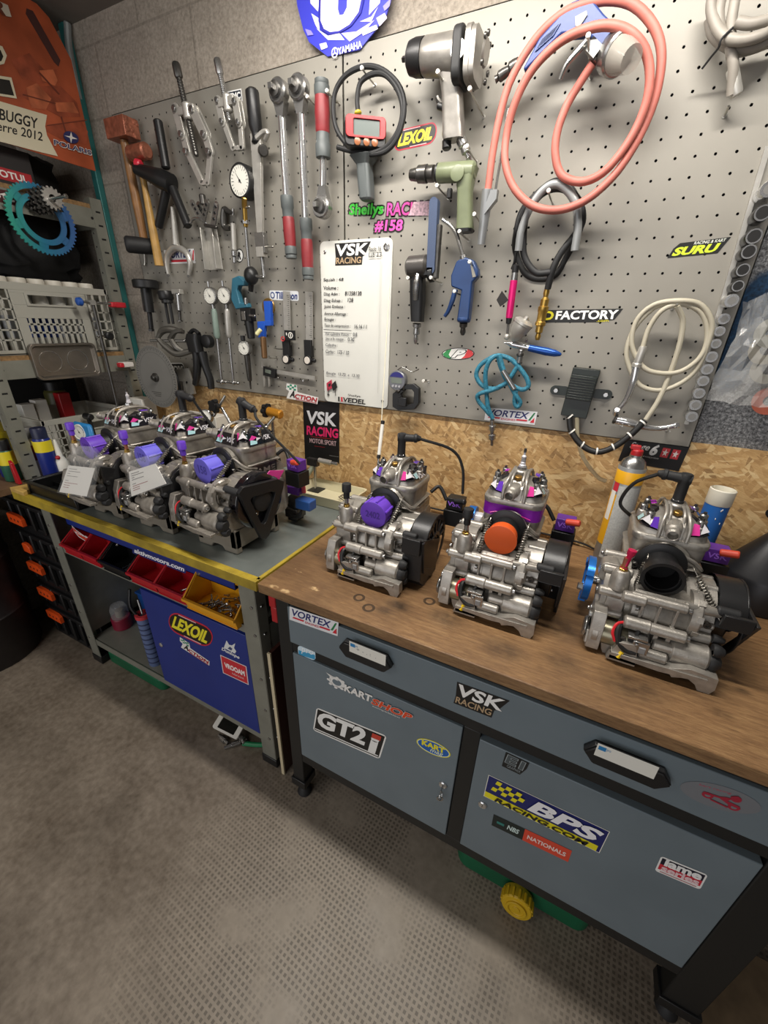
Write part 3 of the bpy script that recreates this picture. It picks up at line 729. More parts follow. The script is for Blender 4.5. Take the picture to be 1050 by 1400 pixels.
    for sx in (-.046, .048): m.bolt(p0 + X * sx + ax * .004 + Z * -.012, ax, .0065, .009, DSTEEL, False)
    m.build('exhaust_flange', e)
    for sg in (-1, 1):
        m = mb()
        if cap or sg < 0: pa, pb = Vector((.004 + sg * .046, -.105, .208)), Vector((.006 + sg * .046 - .006, -.168, .152)); 
        else: pa, pb = Vector((.058, -.105, .186)), Vector((.098, -.15, .135))
        if not cap and sg < 0: pa, pb = Vector((-.04, -.115, .195)), Vector((-.047, -.14, .14))
        d = (pb - pa).normalized()
        coil(m, pa, pb, .0058, 13, .0014, SPRING, 6); m.cyl(pa, pb, .004, SPRING, seg=8)
        m.tube([pa, pa - d * .01, pa - d * .016 + ax * -.006, pa - d * .012 + ax * -.012], .0013, SPRING, 6); m.tube([pb, pb + d * .012, pb + d * .018 + ax * -.004, pb + d * .012 + ax * -.01], .0013, SPRING, 6)
        m.build('exhaust_spring', e)
    if cap:
        cm = CAPMATS[cap]; m = mb()
        L = .036 if cap == 'orange' else .058; r = .0365
        q0 = p0 + ax * (.030 if cap == 'orange' else .02)
        m.lathe([(.031, 0), (.033, .001), (r * .96, L * .25), (r, L - .004), (r + .002, L - .003), (r + .002, L - .0006), (r, L), (0, L)], q0, ax, cm, 40)
        if cap != 'orange':
            for i in range(6): a = i * PI / 3 + .3; uu, vv, _ = basis(ax); m.cyl(q0 + (uu * math.cos(a) + vv * math.sin(a)) * r * .97 + ax * .008, q0 + (uu * math.cos(a) + vv * math.sin(a)) * (r + .0005) + ax * (L - .006), .0035, cm, seg=6)
        if num:
            vs, fs = glyphs(num, .03); ww = max(p[0] for p in vs); u_, v_ = X, (Z - ax * ax.dot(Z)).normalized()
            dm = mat('engraved_' + cap, {'purple': '4a2892', 'lilac': '4c45a8', 'orange': 'b84510'}[cap], .5)
            c0 = q0 + ax * (L + .0003); sc = .044 / ww
            m.add([c0 + u_ * (p[0] * sc - .022) + v_ * (p[1] * sc * 1.2 - .008) for p in vs], [f for f in fs], dm)
        m.build('exhaust_cap', e)
    # --- cylinder head
    zh = .226 + (.02 if band else 0)
    if band:
        m = mb(); m.loft([sq(.0725, .214, .024), sq(.0725, zh + .001, .024)], mat('purple_anodised', '8b1fb0', 0.28, .35, coat=.3)); b_ = m.build('coolant_band', e); b_['label'] = 'bright purple band between cylinder and head'
        m = mb()
        for i in range(1): m.tube([(-.05, -.0732, .22), (-.03, -.0735, .226), (0, -.0735, .227), (.03, -.0735, .225), (.05, -.0732, .22)], .0012, PINK, 6)
        m.build('pink_line', b_)
    m = mb(); HZ = zh
    m.loft([sq(.0735, HZ, .027), sq(.0745, HZ + .003, .027), sq(.0745, HZ + .013, .027), sq(.072, HZ + .017, .027)], A)
    m.loft([sq(.068, HZ + .016, .026), sq(.066, HZ + .028, .026), sq(.056, HZ + .045, .024), sq(.03, HZ + .056, .015)], A)
    for sx in (-1, 1):     # twin ribs running front to back
        m.tube([(sx * .026, -.072, HZ + .014), (sx * .026, -.066, HZ + .045), (sx * .021, -.045, HZ + .066), (sx * .019, 0, HZ + .073), (sx * .021, .045, HZ + .066), (sx * .026, .066, HZ + .04)], .0042, A, 8, 5)
        m.tube([(sx * .014, -.06, HZ + .03), (sx * .013, -.045, HZ + .066), (sx * .012, 0, HZ + .074), (sx * .014, .05, HZ + .062)], .0035, A, 8, 4)
    m.prism([(-.07, .012), (-.064, .045), (-.045, .06), (.05, .06), (.07, .02)], (-.018, 0, HZ), Y, Z, .036, A)
    m.lathe([(.02, .05), (.02, .074), (.016, .078), (.013, .078)], (0, 0, HZ), Z, A, 24)
    na = Vector((-.12, -1, -.12)).normalized() if not stand_side else Vector((-.9, -.5, .1)).normalized()
    n0 = Vector((-.002, -.058, HZ + .04)) if not stand_side else Vector((-.06, -.045, HZ + .036))
    m.lathe([(.017, -.01), (.0155, .02), (.0125, .022), (.0125, .034), (.014, .036), (.0125, .038), (.0125, .042), (.0095, .042), (.0095, .02)], n0, na, A, 24)
    m.bolt((0, -.04, HZ + .064), (0, -.2, 1), .0095, .008, GOLD)
    head = m.build('cylinder_head', e, bevel=.001)
    for (nx, ny) in ((-.047, -.042), (.047, -.042), (-.047, .045), (.047, .045), (-.058, .002), (.058, .002)):
        m = mb(); m.lathe([(.0115, -.02), (.0105, .0), (.0085, .002)], (nx, ny, HZ + .045), Z, A, 16); m.lathe([(.0082, 0), (.0082, .012), (.006, .015)], (nx, ny, HZ + .046), Z, STEEL, 12); m.cyl((nx, ny, HZ + .06), (nx, ny, HZ + .066), .0035, DSTEEL, seg=8)
        m.build('head_nut', head)
    # printed panels in the head pockets
    m = mb()
    def on(px_, py_, dz=.001):
        a = min(.07, max(abs(px_), abs(py_))); T4 = ((0, .06), (.03, .056), (.056, .045), (.066, .028), (.07, .018))
        for (a0, z0), (a1, z1) in zip(T4, T4[1:]):
            if a0 <= a <= a1: zz = z0 + (z1 - z0) * (a - a0) / (a1 - a0)
        return (px_, py_, HZ + zz + dz + .004)
    def facet(pts, c, dz): m.add([on(*p, dz) for p in pts], [tuple(range(len(pts)))], c)
    for sx in (-1, 1):
        q = [(.03, -.068), (.052, -.0665), (.066, -.052), (.0685, -.02), (.0685, .03), (.06, .06), (.032, .066), (.03, 0)]
        vv = [(sx * a, b) for a, b in q]
        m.add([on(a, b, .0012) for a, b in vv] + [(sx * .048, -.03, HZ + .055), (sx * .046, .02, HZ + .056)], [(0, 1, 8), (1, 2, 8), (2, 3, 8), (3, 4, 9, 8), (4, 5, 9), (5, 6, 9), (6, 7, 9), (7, 0, 8, 9)], GLOSSK)
        facet([(sx * .031, -.0675), (sx * .046, -.0665), (sx * .042, -.054), (sx * .032, -.052)], PINK if sx > 0 else VIO, .004); facet([(sx * .046, -.066), (sx * .062, -.058), (sx * .066, -.045), (sx * .05, -.05)], WPR, .005)
        facet([(sx * .06, -.046), (sx * .0675, -.04), (sx * .068, -.018), (sx * .06, -.026)], CYAN, .006); facet([(sx * .034, .01), (sx * .044, .012), (sx * .044, .038), (sx * .033, .04)], MAG if sx < 0 else VIO, .006)
    # side band with lettering
    for k0, (o_, u_, n_) in enumerate((((-.05, -.0752, 0), X, (0, -1, 0)), ((.0752, -.05, 0), Y, (1, 0, 0)))):
        if not iame: continue
        o_ = Vector(o_) + Z * (HZ + .018) ; u_ = Vector(u_); n_ = Vector(n_); lean = -n_ * .012
        def q(a, b, lift): return o_ + u_ * (a * .1) + (Z * .034 + lean) * b + n_ * (lift - .0005)
        def pan(pts, c, lift): m.add([q(a, b, lift) for a, b in pts], [tuple(range(len(pts)))], c)
        pan([(0, 0), (1, 0), (.95, 1), (.05, 1)], GLOSSK, .001); pan([(.05, .1), (.3, .08), (.34, .3), (.1, .5)], CYAN, .0014); pan([(.06, .5), (.2, .45), (.36, .62), (.2, .85)], PINK, .0018); pan([(.3, .3), (.5, .5), (.34, .6)], WPR, .002)
        vs, fs = glyphs('VSK', .02); ww = max(p[0] for p in vs)
        m.add([q(.5 + p[0] / ww * .36 + p[1] * .05, .28 + p[1] * .55, .0022) for p in vs], [f for f in fs], WPR)
    m.build('head_graphics', head, smooth=0)
    if not iame:
        m = mb(); vs, fs = glyphs('VSK', .02); ww = max(p[0] for p in vs)
        m.add([(.0715 - p[1] * .012, -.03 + p[0] / ww * .05, HZ + .029 + p[1] * .022) for p in vs], fs, WPR)
        m.build('head_lettering', head, smooth=0)
    # --- spark plug, cap and lead
    PZ = HZ + .076
    m = mb(); m.lathe([(.0125, 0), (.0125, .009), (.0105, .0105)], (0, 0, PZ), Z, STEEL, 6); m.lathe([(.008, .01), (.0085, .013), (.0065, .015), (.0065, .02), (.0055, .021), (.0058, .036), (.004, .038), (.0028, .039), (.0028, .046), (.0035, .047), (.0035, .051), (.002, .052)], (0, 0, PZ), Z, WPR if plug != 'cap' else WHITE, 16)
    if plug == 'bare': m.lathe([(.0035, .046), (.0038, .05), (.0032, .056)], (0, 0, PZ), Z, DSTEEL, 10)
    for zz in (.024, .028, .032):
        if plug == 'bare': m.ring((0, 0, PZ + zz), Z, .0063, .005, .0012, mat('plug_print', '50504c', .4), 16)
    m.build('spark_plug', e)
    if plug == 'cap':
        dirn = Vector(lead[0]).normalized()
        m = mb(); ct = Vector((0, 0, PZ + .058))
        m.lathe([(.0125, 0), (.013, .004), (.0115, .006), (.0115, .045), (.013, .05), (.0135, .062), (.011, .067), (.0, .067)], (0, 0, PZ + .003), Z, RUBBER, 20)
        m.lathe([(.0115, -.012), (.0125, 0), (.0105, .022), (.0105, .034), (.0125, .036), (.0125, .042), (.010, .044), (.006, .054)], ct, dirn, RUBBER, 18)
        pc = m.build('plug_cap', e)
        m = mb(); a = ct + dirn * .048
        m.tube([a] + [Vector(p) for p in lead[1]], .0042, WIRE, 8, 6)
        m.build('ignition_lead', e)
    # --- right side: clutch drum and cover
    m = mb()
    if cover == 'slim': m.lathe([(.03, .1), (.03, .12), (.02, .124)], (0, -.085, .09), X, RUBBER, 24)
    else: m.lathe([(.06, .1), (.065, .102), (.065, .128), (.05, .132)], (0, -.075, .095), X, COVER if cover != 'triangle' else GLOSSK, 36); m.lathe([(.03, .13), (.034, .132), (.034, .142), (.022, .146), (.0, .146)], (0, -.075, .095), X, RUBBER, 24)
    for i in range(0 if cover == 'slim' else 6): a = i * PI / 3; m.bolt((.132, -.075 + .045 * math.cos(a), .095 + .045 * math.sin(a)), X, .005, .004, STEEL)
    m.build('clutch_drum', e, bevel=.001)
    m = mb(); yc, zc = -.075, .095
    if cover == 'slim':
        m.lathe([(.07, .098), (.078, .1), (.078, .112), (.07, .116), (.03, .117), (.0, .117)], (0, -.085, .09), X, COVER, 36); m.prism([(-.185, .15), (-.185, .03), (-.15, .0), (-.08, .0), (-.06, .1)], (.1, 0, 0), Y, Z, .014, COVER)
    elif cover in ('box', 'open'):
        arc = [(yc + .086 * math.cos(R(a)), zc + .082 * math.sin(R(a))) for a in range(-10, 171, 12)]; inn = [(yc + .082 * math.cos(R(a)), zc + .078 * math.sin(R(a))) for a in range(-10, 171, 12)]
        n_ = len(arc); vs = [(xx, p[0], p[1]) for xx in (.101, .15) for L in (arc, inn) for p in L]; fs = []
        for i in range(n_ - 1): fs += [(i, i + 1, 2 * n_ + i + 1, 2 * n_ + i), (n_ + i + 1, n_ + i, 3 * n_ + i, 3 * n_ + i + 1), (2 * n_ + i, 2 * n_ + i + 1, 3 * n_ + i + 1, 3 * n_ + i)]
        m.add(vs, fs, COVER)
        # outer web with triangular windows
        for i in range(6):
            a0, a1 = R(5 + i * 27), R(8 + i * 27 + 5)
            m.prism([(yc + .035 * math.cos(a0), zc + .035 * math.sin(a0)), (yc + .085 * math.cos(a0), zc + .081 * math.sin(a0)), (yc + .085 * math.cos(a1), zc + .081 * math.sin(a1)), (yc + .035 * math.cos(a1), zc + .035 * math.sin(a1))], (.146, 0, 0), Y, Z, .005, COVER)
        m.ring((.146, yc, zc), X, .036, .025, .006, COVER); m.frame([(p[0], p[1]) for p in circ(.084, 30, yc, zc)], [(p[0], p[1]) for p in circ(.07, 30, yc, zc)], (.147, 0, 0), Y, Z, .004, COVER)
        if cover == 'box':
            m.prism([(-.185, .155), (-.185, .03), (-.15, -.005), (-.06, -.005), (-.05, .1)], (.104, 0, 0), Y, Z, .05, COVER)
            m.box((.125, -.19, .135), (.05, .012, .045), COVER); m.rod((.09, -.165, .15), (.13, -.165, .15), .011, RUBBER)
            m.prism([(-.19, .15), (-.17, .05), (-.1, .0), (-.09, .02), (-.155, .06), (-.175, .15)], (.152, 0, 0), Y, Z, .006, COVER)
        else:
            m.frame([(-.19, .15), (-.02, .15), (-.05, .0), (-.1, -.01)], [(-.165, .13), (-.05, .13), (-.07, .02), (-.09, .015)], (.15, 0, 0), Y, Z, .007, COVER)
            m.rod((.09, -.165, .15), (.13, -.165, .15), .011, RUBBER); m.box((.125, -.18, .14), (.05, .01, .03), COVER); m.prism([(-.1, .1), (-.06, .1), (-.08, .02)], (.12, 0, 0), Y, Z, .03, COVER)
    else:
        m.frame([(-.165, .15), (-.15, .163), (-.02, .15), (.005, .135), (.0, .115), (-.075, -.02), (-.09, -.028), (-.105, -.02)], [(-.13, .118), (-.12, .125), (-.05, .118), (-.035, .112), (-.037, .1), (-.08, .03), (-.09, .025), (-.1, .03)], (.138, 0, 0), Y, Z, .014, COVER)
        m.rod((.09, -.165, .15), (.14, -.155, .145), .011, RUBBER); m.rod((.09, -.02, .155), (.145, -.02, .142), .009, RUBBER)
        m.prism([(-.1, .12), (-.03, .175), (.03, .16), (-.0, .13)], (.128, 0, 0), Y, Z, .002, PINK)
        m.lathe([(.085, .1), (.089, .104), (.089, .126), (.083, .13), (.065, .131)], (0, -.075, .092), X, GLOSSK, 40)
    m.build('clutch_cover', e, bevel=.0014)
    # front mount block: ribbed black boots at the lower right
    m = mb()
    for (yy, zz, rr_) in ((-.198, .078, .013), (-.2, .052, .019), (-.193, .028, .014), (-.178, .092, .009)): m.lathe([(rr_, 0), (rr_ * 1.08, .006), (rr_ * .92, .014), (rr_ * .6, .02)], (.1, yy, zz), X, RUBBER, 18)
    m.build('rubber_boot', e)
    # --- rear: reed block, ignition coil
    m = mb(); m.rod((0, .06, .145), (0, .12, .15), .03, BLACK, 24); m.box((0, .135, .15), (.05, .05, .06), A); m.build('carburettor', e, bevel=.002)
    m = mb(); im = {'black': BLACK, 'purple': mat('purple_box', '5b2b8c', .35)}[ign]; ip = Vector((.16, .065, .17)) if ign == 'black' else Vector((.13, .085, .165))
    m.box(ip, (.05, .04, .035), im); m.box(ip + Vector((0, 0, -.045)), (.06, .05, .05), BLACK); m.rod(ip + Vector((.0, -.02, .012)), ip + Vector((.035, -.03, .02)), .009, mat('orange_sleeve', 'c8442e', .5) if ign == 'purple' else BLACK)
    m.tube([ip + Vector((-.03, 0, 0)), ip + Vector((-.06, .01, .035)), ip + Vector((-.08, -.01, .02))], .006, WIRE, 8)
    ic = m.build('ignition_coil', e, bevel=.002)
    m = mb(); vs, fs = glyphs('VSK', .02); ww = max(p[0] for p in vs); mm = VIO if ign == 'black' else WPR
    m.add([ip + Vector((-.02 + p[0] / ww * .04, -.0206, -.006 + p[1] * .02)) for p in vs], fs, mat('lilac_print', 'a36be0', .3)); m.build('coil_lettering', ic, smooth=0)
    if pulley == 'rear':
        m = mb(); m.ring((-.125, .02, .15), X, .034, .02, .02, BLUEA, 28); m.rod((-.128, .02, .15), (-.08, .02, .15), .02, WPR, 22); m.build('water_pump', e)
    elif pulley:
        m = mb(); pm = BLUEA
        m.ring((-.142, -.05, .085), X, .056, .042, .016, pm, 36); m.ring((-.137, -.05, .085), X, .046, .012, .008, A, 30); m.bolt((-.144, -.1, .085), (-1, 0, 0), .009, .012, STEEL)
        for a in (20, 140, 260): m.box((-.136, -.05 + .054 * math.cos(R(a)), .085 + .054 * math.sin(R(a))), (.016, .018, .012), pm, Matrix.Rotation(R(a), 3, 'X'))
        m.rod((-.14, -.05, .085), (-.09, -.05, .085), .012, STEEL); m.build('pump_pulley', e)
    return e
def stand(x, y, label):
    s = MB(); s.M = Matrix.Translation((x, y, H)); X_, Z_ = (1, 0, 0), (0, 0, 1)
    prof = [(-.085, 0), (-.03, 0), (-.02, .014), (.0, .016), (.018, .014), (.028, 0), (.08, 0), (.08, .08), (.045, .08), (.03, .062), (-.03, .062), (-.05, .08), (-.085, .075)]
    for yy in (-.17, .0): s.prism(prof, (0, yy, 0), X_, Z_, -.022, STAND)
    s.box((.068, -.075, .047), (.024, .19, .062), STAND); s.box((-.072, -.075, .045), (.024, .19, .056), STAND)
    return single(s, 'engine_stand', label, 'stand', 'cast stands under the engines', loc=(x, y, H), bevel=.003)
# right bench
engine(-.457, -.328, H, 'kart engine with violet exhaust cap, first on the wooden bench', num='2402', cap='purple', lead=((1, .35, .0), [(.13, .06, .33), (.165, .07, .28), (.175, .07, .2)]), breather='black', cover='box')
engine(-.121, -.319, H, 'kart engine with orange exhaust cap and bare spark plug on the wooden bench', cap='orange', plug='bare', band=True, cover='open', ign='purple', pulley='rear', breather='black')
engine(.222, -.309, H, 'kart engine with open black exhaust port, rightmost on the wooden bench', cap=None, lead=((-1, .1, .05), [(-.09, .02, .325), (-.105, .03, .27), (-.08, .04, .24), (-.03, .09, .2)]), breather='pink', cover='open', ign='purple', pulley=True)
# left bench
ZS = H + .063
stand(-.94, -.44, 'cast engine stand nearest the wooden bench, under the third engine'); stand(-1.215, -.45, 'cast engine stand under the middle engine on the grey bench'); stand(-1.46, -.46, 'cast engine stand under the leftmost engine')
engine(-.95, -.435, ZS, 'kart engine with lilac cap and triangular black guard, on grey bench beside wooden one', num='158', cap='lilac', lead=((.9, .3, -.5), [(.07, .0, .31), (.16, .03, .22), (.19, .04, .19)]), breather='purple', cover='triangle', iame=True, stand_side=True, yaw=-.1, ign='purple', tone=CASTD)
engine(-1.2, -.45, ZS, 'middle kart engine on the grey bench with lilac cap and tilted paper tag', num='158', cap='lilac', lead=((1, .2, -.2), [(.06, .03, .3), (.1, .05, .24)]), breather='purple', cover='slim', iame=True, stand_side=True, yaw=-.1, tone=CASTD)
engine(-1.445, -.475, ZS, 'leftmost kart engine with deep purple cap and upright paper tag', num='158', cap='purple', plug='bare', breather='purple', cover='slim', iame=True, stand_side=True, yaw=-.1, tone=CASTD)
# ------------------------------------------------------------------ tools on the wall; d = distance in front of the board
def ZM(ox, oy, s): return lambda x, y, d=0.0: W(ox + x / s, oy + y / s, -0.02 - d)
P2, P3, P4, P5 = ZM(130, 60, 4.038), ZM(330, 60, 4.038), ZM(130, 340, 4.038), ZM(340, 340, 4.038)
P6, P7, P8 = ZM(520, 20, 4.515), ZM(640, 0, 3.5), ZM(800, 0, 4.0)
A1, A2 = ZM(520, 270, 4.0), ZM(740, 330, 3.387)
XX, YY, ZZ = Vector((1, 0, 0)), Vector((0, 1, 0)), Vector((0, 0, 1))
HOOKM = mat('hook_steel', 'b9b6ae', 0.3, 0.9)
GREYT = mat('tool_grey_plastic', '515656', 0.5, bump=0.05); REDT = mat('tool_red_grip', '7d2429', 0.5, var=0.12, scale=40, bump=0.1)
WOODH = mat('varnished_ash', '8a6138', 0.4, var=0.25, scale=25); WOODL = mat('pale_hickory', 'b18a4c', 0.4, var=0.18, scale=25)
DIALW = mat('dial_face', 'dedcd2', 0.35); GLASS = mat('clear_glass', 'f4f6f6', 0.05, alpha=0.15)
BLUET = mat('navy_tool_plastic', '2a3f78', 0.4, bump=0.05); OLIVE = mat('olive_enamel', '6d7459', 0.4, var=0.1, scale=30)
ALUG = mat('satin_aluminium', 'b6b3ac', 0.36, 0.55, var=0.1, scale=30, bump=0.08)
SALMON = mat('salmon_rubber', 'b3665a', 0.55, var=0.1, scale=30, bump=0.05)
def T_(name, p, label, cat, group=None): return thing(name, p, label, cat, group)
def hook(p, L=0.05, up=0.006, tip=True):
    """p: tip position in front of the board"""
    m = MB(); b = Vector((p.x, -0.0195, p.z - up))
    m.tube([b, b + (p - b) * .6 + Vector((0, 0, -up * .3)), p], .0022, HOOKM, 8, 4)
    m.lathe([(.0045, 0), (.0045, .002)], b, (0, -1, 0), HOOKM, 10)
    if tip: m.lathe([(.0015, -.004), (.0048, -.003), (.0048, .002), (.004, .003), (.0018, .003), (.0016, .001)], p, (0, -1, 0), WHITE, 14)
    return single(m, 'peg_hook', 'short steel pegboard hook with a white tip', 'hook', 'pegboard hooks', loc=b)
def dial(m, c, axis, r, body=BLACK, th=.014, marks=True):
    """round gauge: bezel, white face, needle"""
    ax = Vector(axis).normalized(); u, v, n = basis(ax)
    m.lathe([(r * .96, -th), (r, -th * .8), (r, .002), (r * .9, .004), (r * .88, .001)], c, ax, body, 32)
    m.cyl(c + ax * -.001, c + ax * .0012, r * .88, DIALW, seg=28)
    nm = BLACK; a = 2.2
    t = u * math.cos(a) + v * math.sin(a); s_ = u * -math.sin(a) + v * math.cos(a)
    m.add([c + ax * .002 - t * r * .2 - s_ * r * .04, c + ax * .002 - t * r * .2 + s_ * r * .04, c + ax * .002 + t * r * .7], [(0, 1, 2)], nm)
    if marks:
        for i in range(24):
            a = 2 * PI * i / 24; d1 = u * math.cos(a) + v * math.sin(a); d2 = u * -math.sin(a) + v * math.cos(a); q = .66 if i % 4 else .58
            m.add([c + ax * .0016 + d1 * r * q - d2 * r * .015, c + ax * .0016 + d1 * r * .82 - d2 * r * .015, c + ax * .0016 + d1 * r * .82 + d2 * r * .015, c + ax * .0016 + d1 * r * q + d2 * r * .015], [(0, 1, 2, 3)], nm)
    m.cyl(c + ax * .001, c + ax * .004, r * .07, BLACK, seg=10)
# --- copper mallets
a = P2(150, 475, .05); t = T_('copper_mallet', a, 'large copper mallet with square head, far left of the board', 'mallet')
m = MB(); m.box(a, (.11, .06, .058), COPPER); 
for i in range(14): m.sphere(a + Vector((.054, random.uniform(-.024, .024), random.uniform(-.024, .024))), (.004, .008, .008), COPPER, 8, 5)
m.build('head', t, bevel=.006)
m = MB(); b = P2(272, 1085, .035); m.tube([a + Vector((0, 0, -.03)), a.lerp(b, .35), a.lerp(b, .7), b], [.014, .016, .017, .015], WOODH, 14); m.build('handle', t)
a = P2(240, 600, .05); t = T_('copper_mallet', a, 'small round-headed copper mallet with pale handle beside the large one', 'mallet')
m = MB(); m.rod(a + Vector((-.045, 0, 0)), a + Vector((.05, 0, 0)), .026, COPPER, 24, .006); m.build('head', t)
m = MB(); b = P2(355, 1225, .045); m.tube([a + Vector((.0, 0, -.01)), a.lerp(b, .3), a.lerp(b, .65), b], [.012, .011, .015, .017], WOODL, 14); m.build('handle', t)
# black rubber grip sticking out of the wall
m = MB(); a = P2(165, 1105, .10); b = P2(320, 1120, .02); m.tube([a, a.lerp(b, .1), a.lerp(b, .5), b], [.022, .03, .03, .028], RUBBER, 20); m.tube([P2(270, 1130, .01), P2(275, 1215, .01), P2(255, 1218, .02)], .003, HOOKM, 8)
single(m, 'rubber_mallet', 'black rubber mallet head poking out below the copper mallets', 'mallet')
# black three-armed holding tool
c = P2(360, 745, .05); t = T_('clutch_holder', c, 'black three-armed holding tool crossing the mallet handles', 'holding tool')
m = MB(); m.tube([P2(225, 690, .07), P2(290, 715, .06), c, P2(425, 775, .04)], [.018, .024, .032, .032], BLACK, 20, 4); m.build('hub', t)
for p, q in ((P2(345, 420, .035), P2(392, 690, .04)), (P2(395, 800, .04), P2(350, 1010, .03)), (P2(425, 790, .04), P2(515, 1010, .045))):
    m = MB(); m.rod(p, q, .0155, BLACK, 16); m.build('arm', t)
m = MB(); m.rod(P2(225, 660, .07), P2(255, 670, .065), .016, mat('red_cap', 'c62a3c', .4)); m.build('red_cap', t)
# --- gear pullers
def puller(rod0, rod1, yoke, arms, label, rr=.009, sc=1.0, rodm=DSTEEL):
    t = T_('gear_puller', arms[0][-1], label, 'puller')
    m = MB(); m.rod(rod0, rod1, rr, rodm, 14)
    L = (rod1 - rod0)
    for i in range(26): p = rod0 + L * (.12 + .033 * i); m.lathe([(rr, -.002), (rr * 1.12, 0), (rr, .002)], p, L, rodm, 12)
    m.lathe([(rr * 1.3, 0), (rr * 1.5, .004), (rr * 1.5, .034), (rr * 1.2, .038)], rod0 - L.normalized() * .02, L, rodm if rodm is DSTEEL else STEEL, 8); m.build('screw', t)
    m = MB(); u = (arms[1][0] - arms[0][0]); m.box(yoke, (u.length * .9, .026, .022), ALUG); m.rod(yoke + Vector((0, -.002, .02)), yoke + Vector((0, -.002, -.024)), rr * 1.9, ALUG, 16)
    m.build('yoke', t, bevel=.002)
    for k, pts in enumerate(arms):
        m = MB()
        for i in range(len(pts) - 1):
            d = (pts[i + 1] - pts[i]); u_ = Vector((0, 1, 0)); side = d.cross(u_).normalized(); w0 = .012 * sc if i else .014 * sc
            for off in ((-.008, .008) if i == 0 else (0,)):
                pl = hull_capsule((0, 0), (d.length, 0), w0 * (1 if i < len(pts) - 2 else .8)); m.prism(pl, pts[i] + Vector((0, off, 0)), d.normalized(), side, .005 if i == 0 else .009, ALUG, -.003)
            m.bolt(pts[i] + Vector((0, -.012, 0)), (0, -1, 0), .009 * sc, .006, STEEL)
        e = pts[-1]; s_ = 1 if k == 0 else -1
        m.box(e + Vector((s_ * .012 * sc, 0, -.002)), (.03 * sc, .012, .01), ALUG); m.build('puller_arm', t, bevel=.001)
    return t
puller(P2(455, 150, .06), P2(560, 620, .06), P2(515, 370, .06), [[P2(455, 365, .06), P2(490, 505, .06), P2(515, 600, .06), P2(590, 760, .06)], [P2(550, 370, .06), P2(612, 505, .06), P2(640, 600, .06), P2(625, 765, .06)]], 'large silver two-arm gear puller with dark screw', .0085, 1.1)
puller(P2(683, 130, .06), P2(745, 430, .06), P2(735, 325, .06), [[P2(690, 320, .06), P2(715, 435, .06), P2(765, 575, .06)], [P2(785, 325, .06), P2(805, 440, .06), P2(815, 570, .06)]], 'small silver gear puller with shiny bar, near the board top', .0075, .9, STEEL)
# --- black pin tools lower left
def pin_tool(a, b, c, r, label, fork=False):
    t = T_('flywheel_puller', c, label, 'puller', None); m = MB()
    d = (b - a); m.lathe([(r, 0), (r * 1.05, .003), (r * 1.05, .028), (r * .95, .032)], a + Vector((0, 0, -.03)) if not fork else a, (0, 0, 1) if not fork else d, DSTEEL if False else BLACK, 28)
    m.build('disc', t)
    m = MB(); m.cyl(a, b, r * .42 if not fork else r * .8, BLACK, seg=18)
    if fork:
        for s_ in (-.5, .5): m.rod(b + XX * r * s_, c + XX * r * s_, r * .2, BLACK, 10)
    else:
        m.cyl(a + XX * -r * .55, a + XX * -r * .55 + (b - a) * .95, r * .16, BLACK, seg=8); m.rod(b, c, r * .2, BLACK, 12); m.bolt(c, (0, 0, 1), r * .27, .01, BLACK)
    m.build('spindle', t); return t
pin_tool(P4(275, 175, .05), P4(300, 350, .05), P4(312, 455, .05), .048, 'black disc-topped puller hanging below the mallets')
pin_tool(P4(385, 235, .045), P4(400, 300, .045), P4(420, 415, .045), .028, 'black two-pronged forked tool beside the disc-topped puller', True)
t = T_('bearing_extractor', P4(470, 400, .04), 'small silver screw extractor with black tip right of the forked tool', 'puller')
m = MB(); m.box(P4(455, 238, .04), (.05, .02, .018), ALUG); m.rod(P4(458, 245, .045), P4(468, 345, .045), .011, STEEL); m.build('body', t, bevel=.002)
m = MB(); m.rod(P4(466, 345, .045), P4(470, 400, .045), .006, DSTEEL); m.bolt(P4(470, 402, .045), ZZ, .011, .006, DSTEEL); m.build('screw_tip', t)
# --- grey pin spanner fork
t = T_('fork_spanner', P2(445, 1285, .02), 'grey C-shaped fork spanner hanging over a white sticker', 'spanner')
m = MB(); m.tube([P2(425, 900, .02), P2(437, 1000, .02), P2(447, 1110, .02)], [.007, .011, .014], ALUG, 12, 5)
m.tube([P2(405, 1275, .02), P2(395, 1210, .02), P2(405, 1160, .02), P2(445, 1125, .02), P2(500, 1150, .02), P2(525, 1210, .02), P2(515, 1280, .02)], [.007, .011, .012, .013, .012, .011, .007], ALUG, 12, 5)
for q in ((405, 1275), (515, 1280)): m.rod(P2(*q, .02), P2(q[0], q[1] + 2, .035), .005, STEEL, 10)
m.build('fork', t)
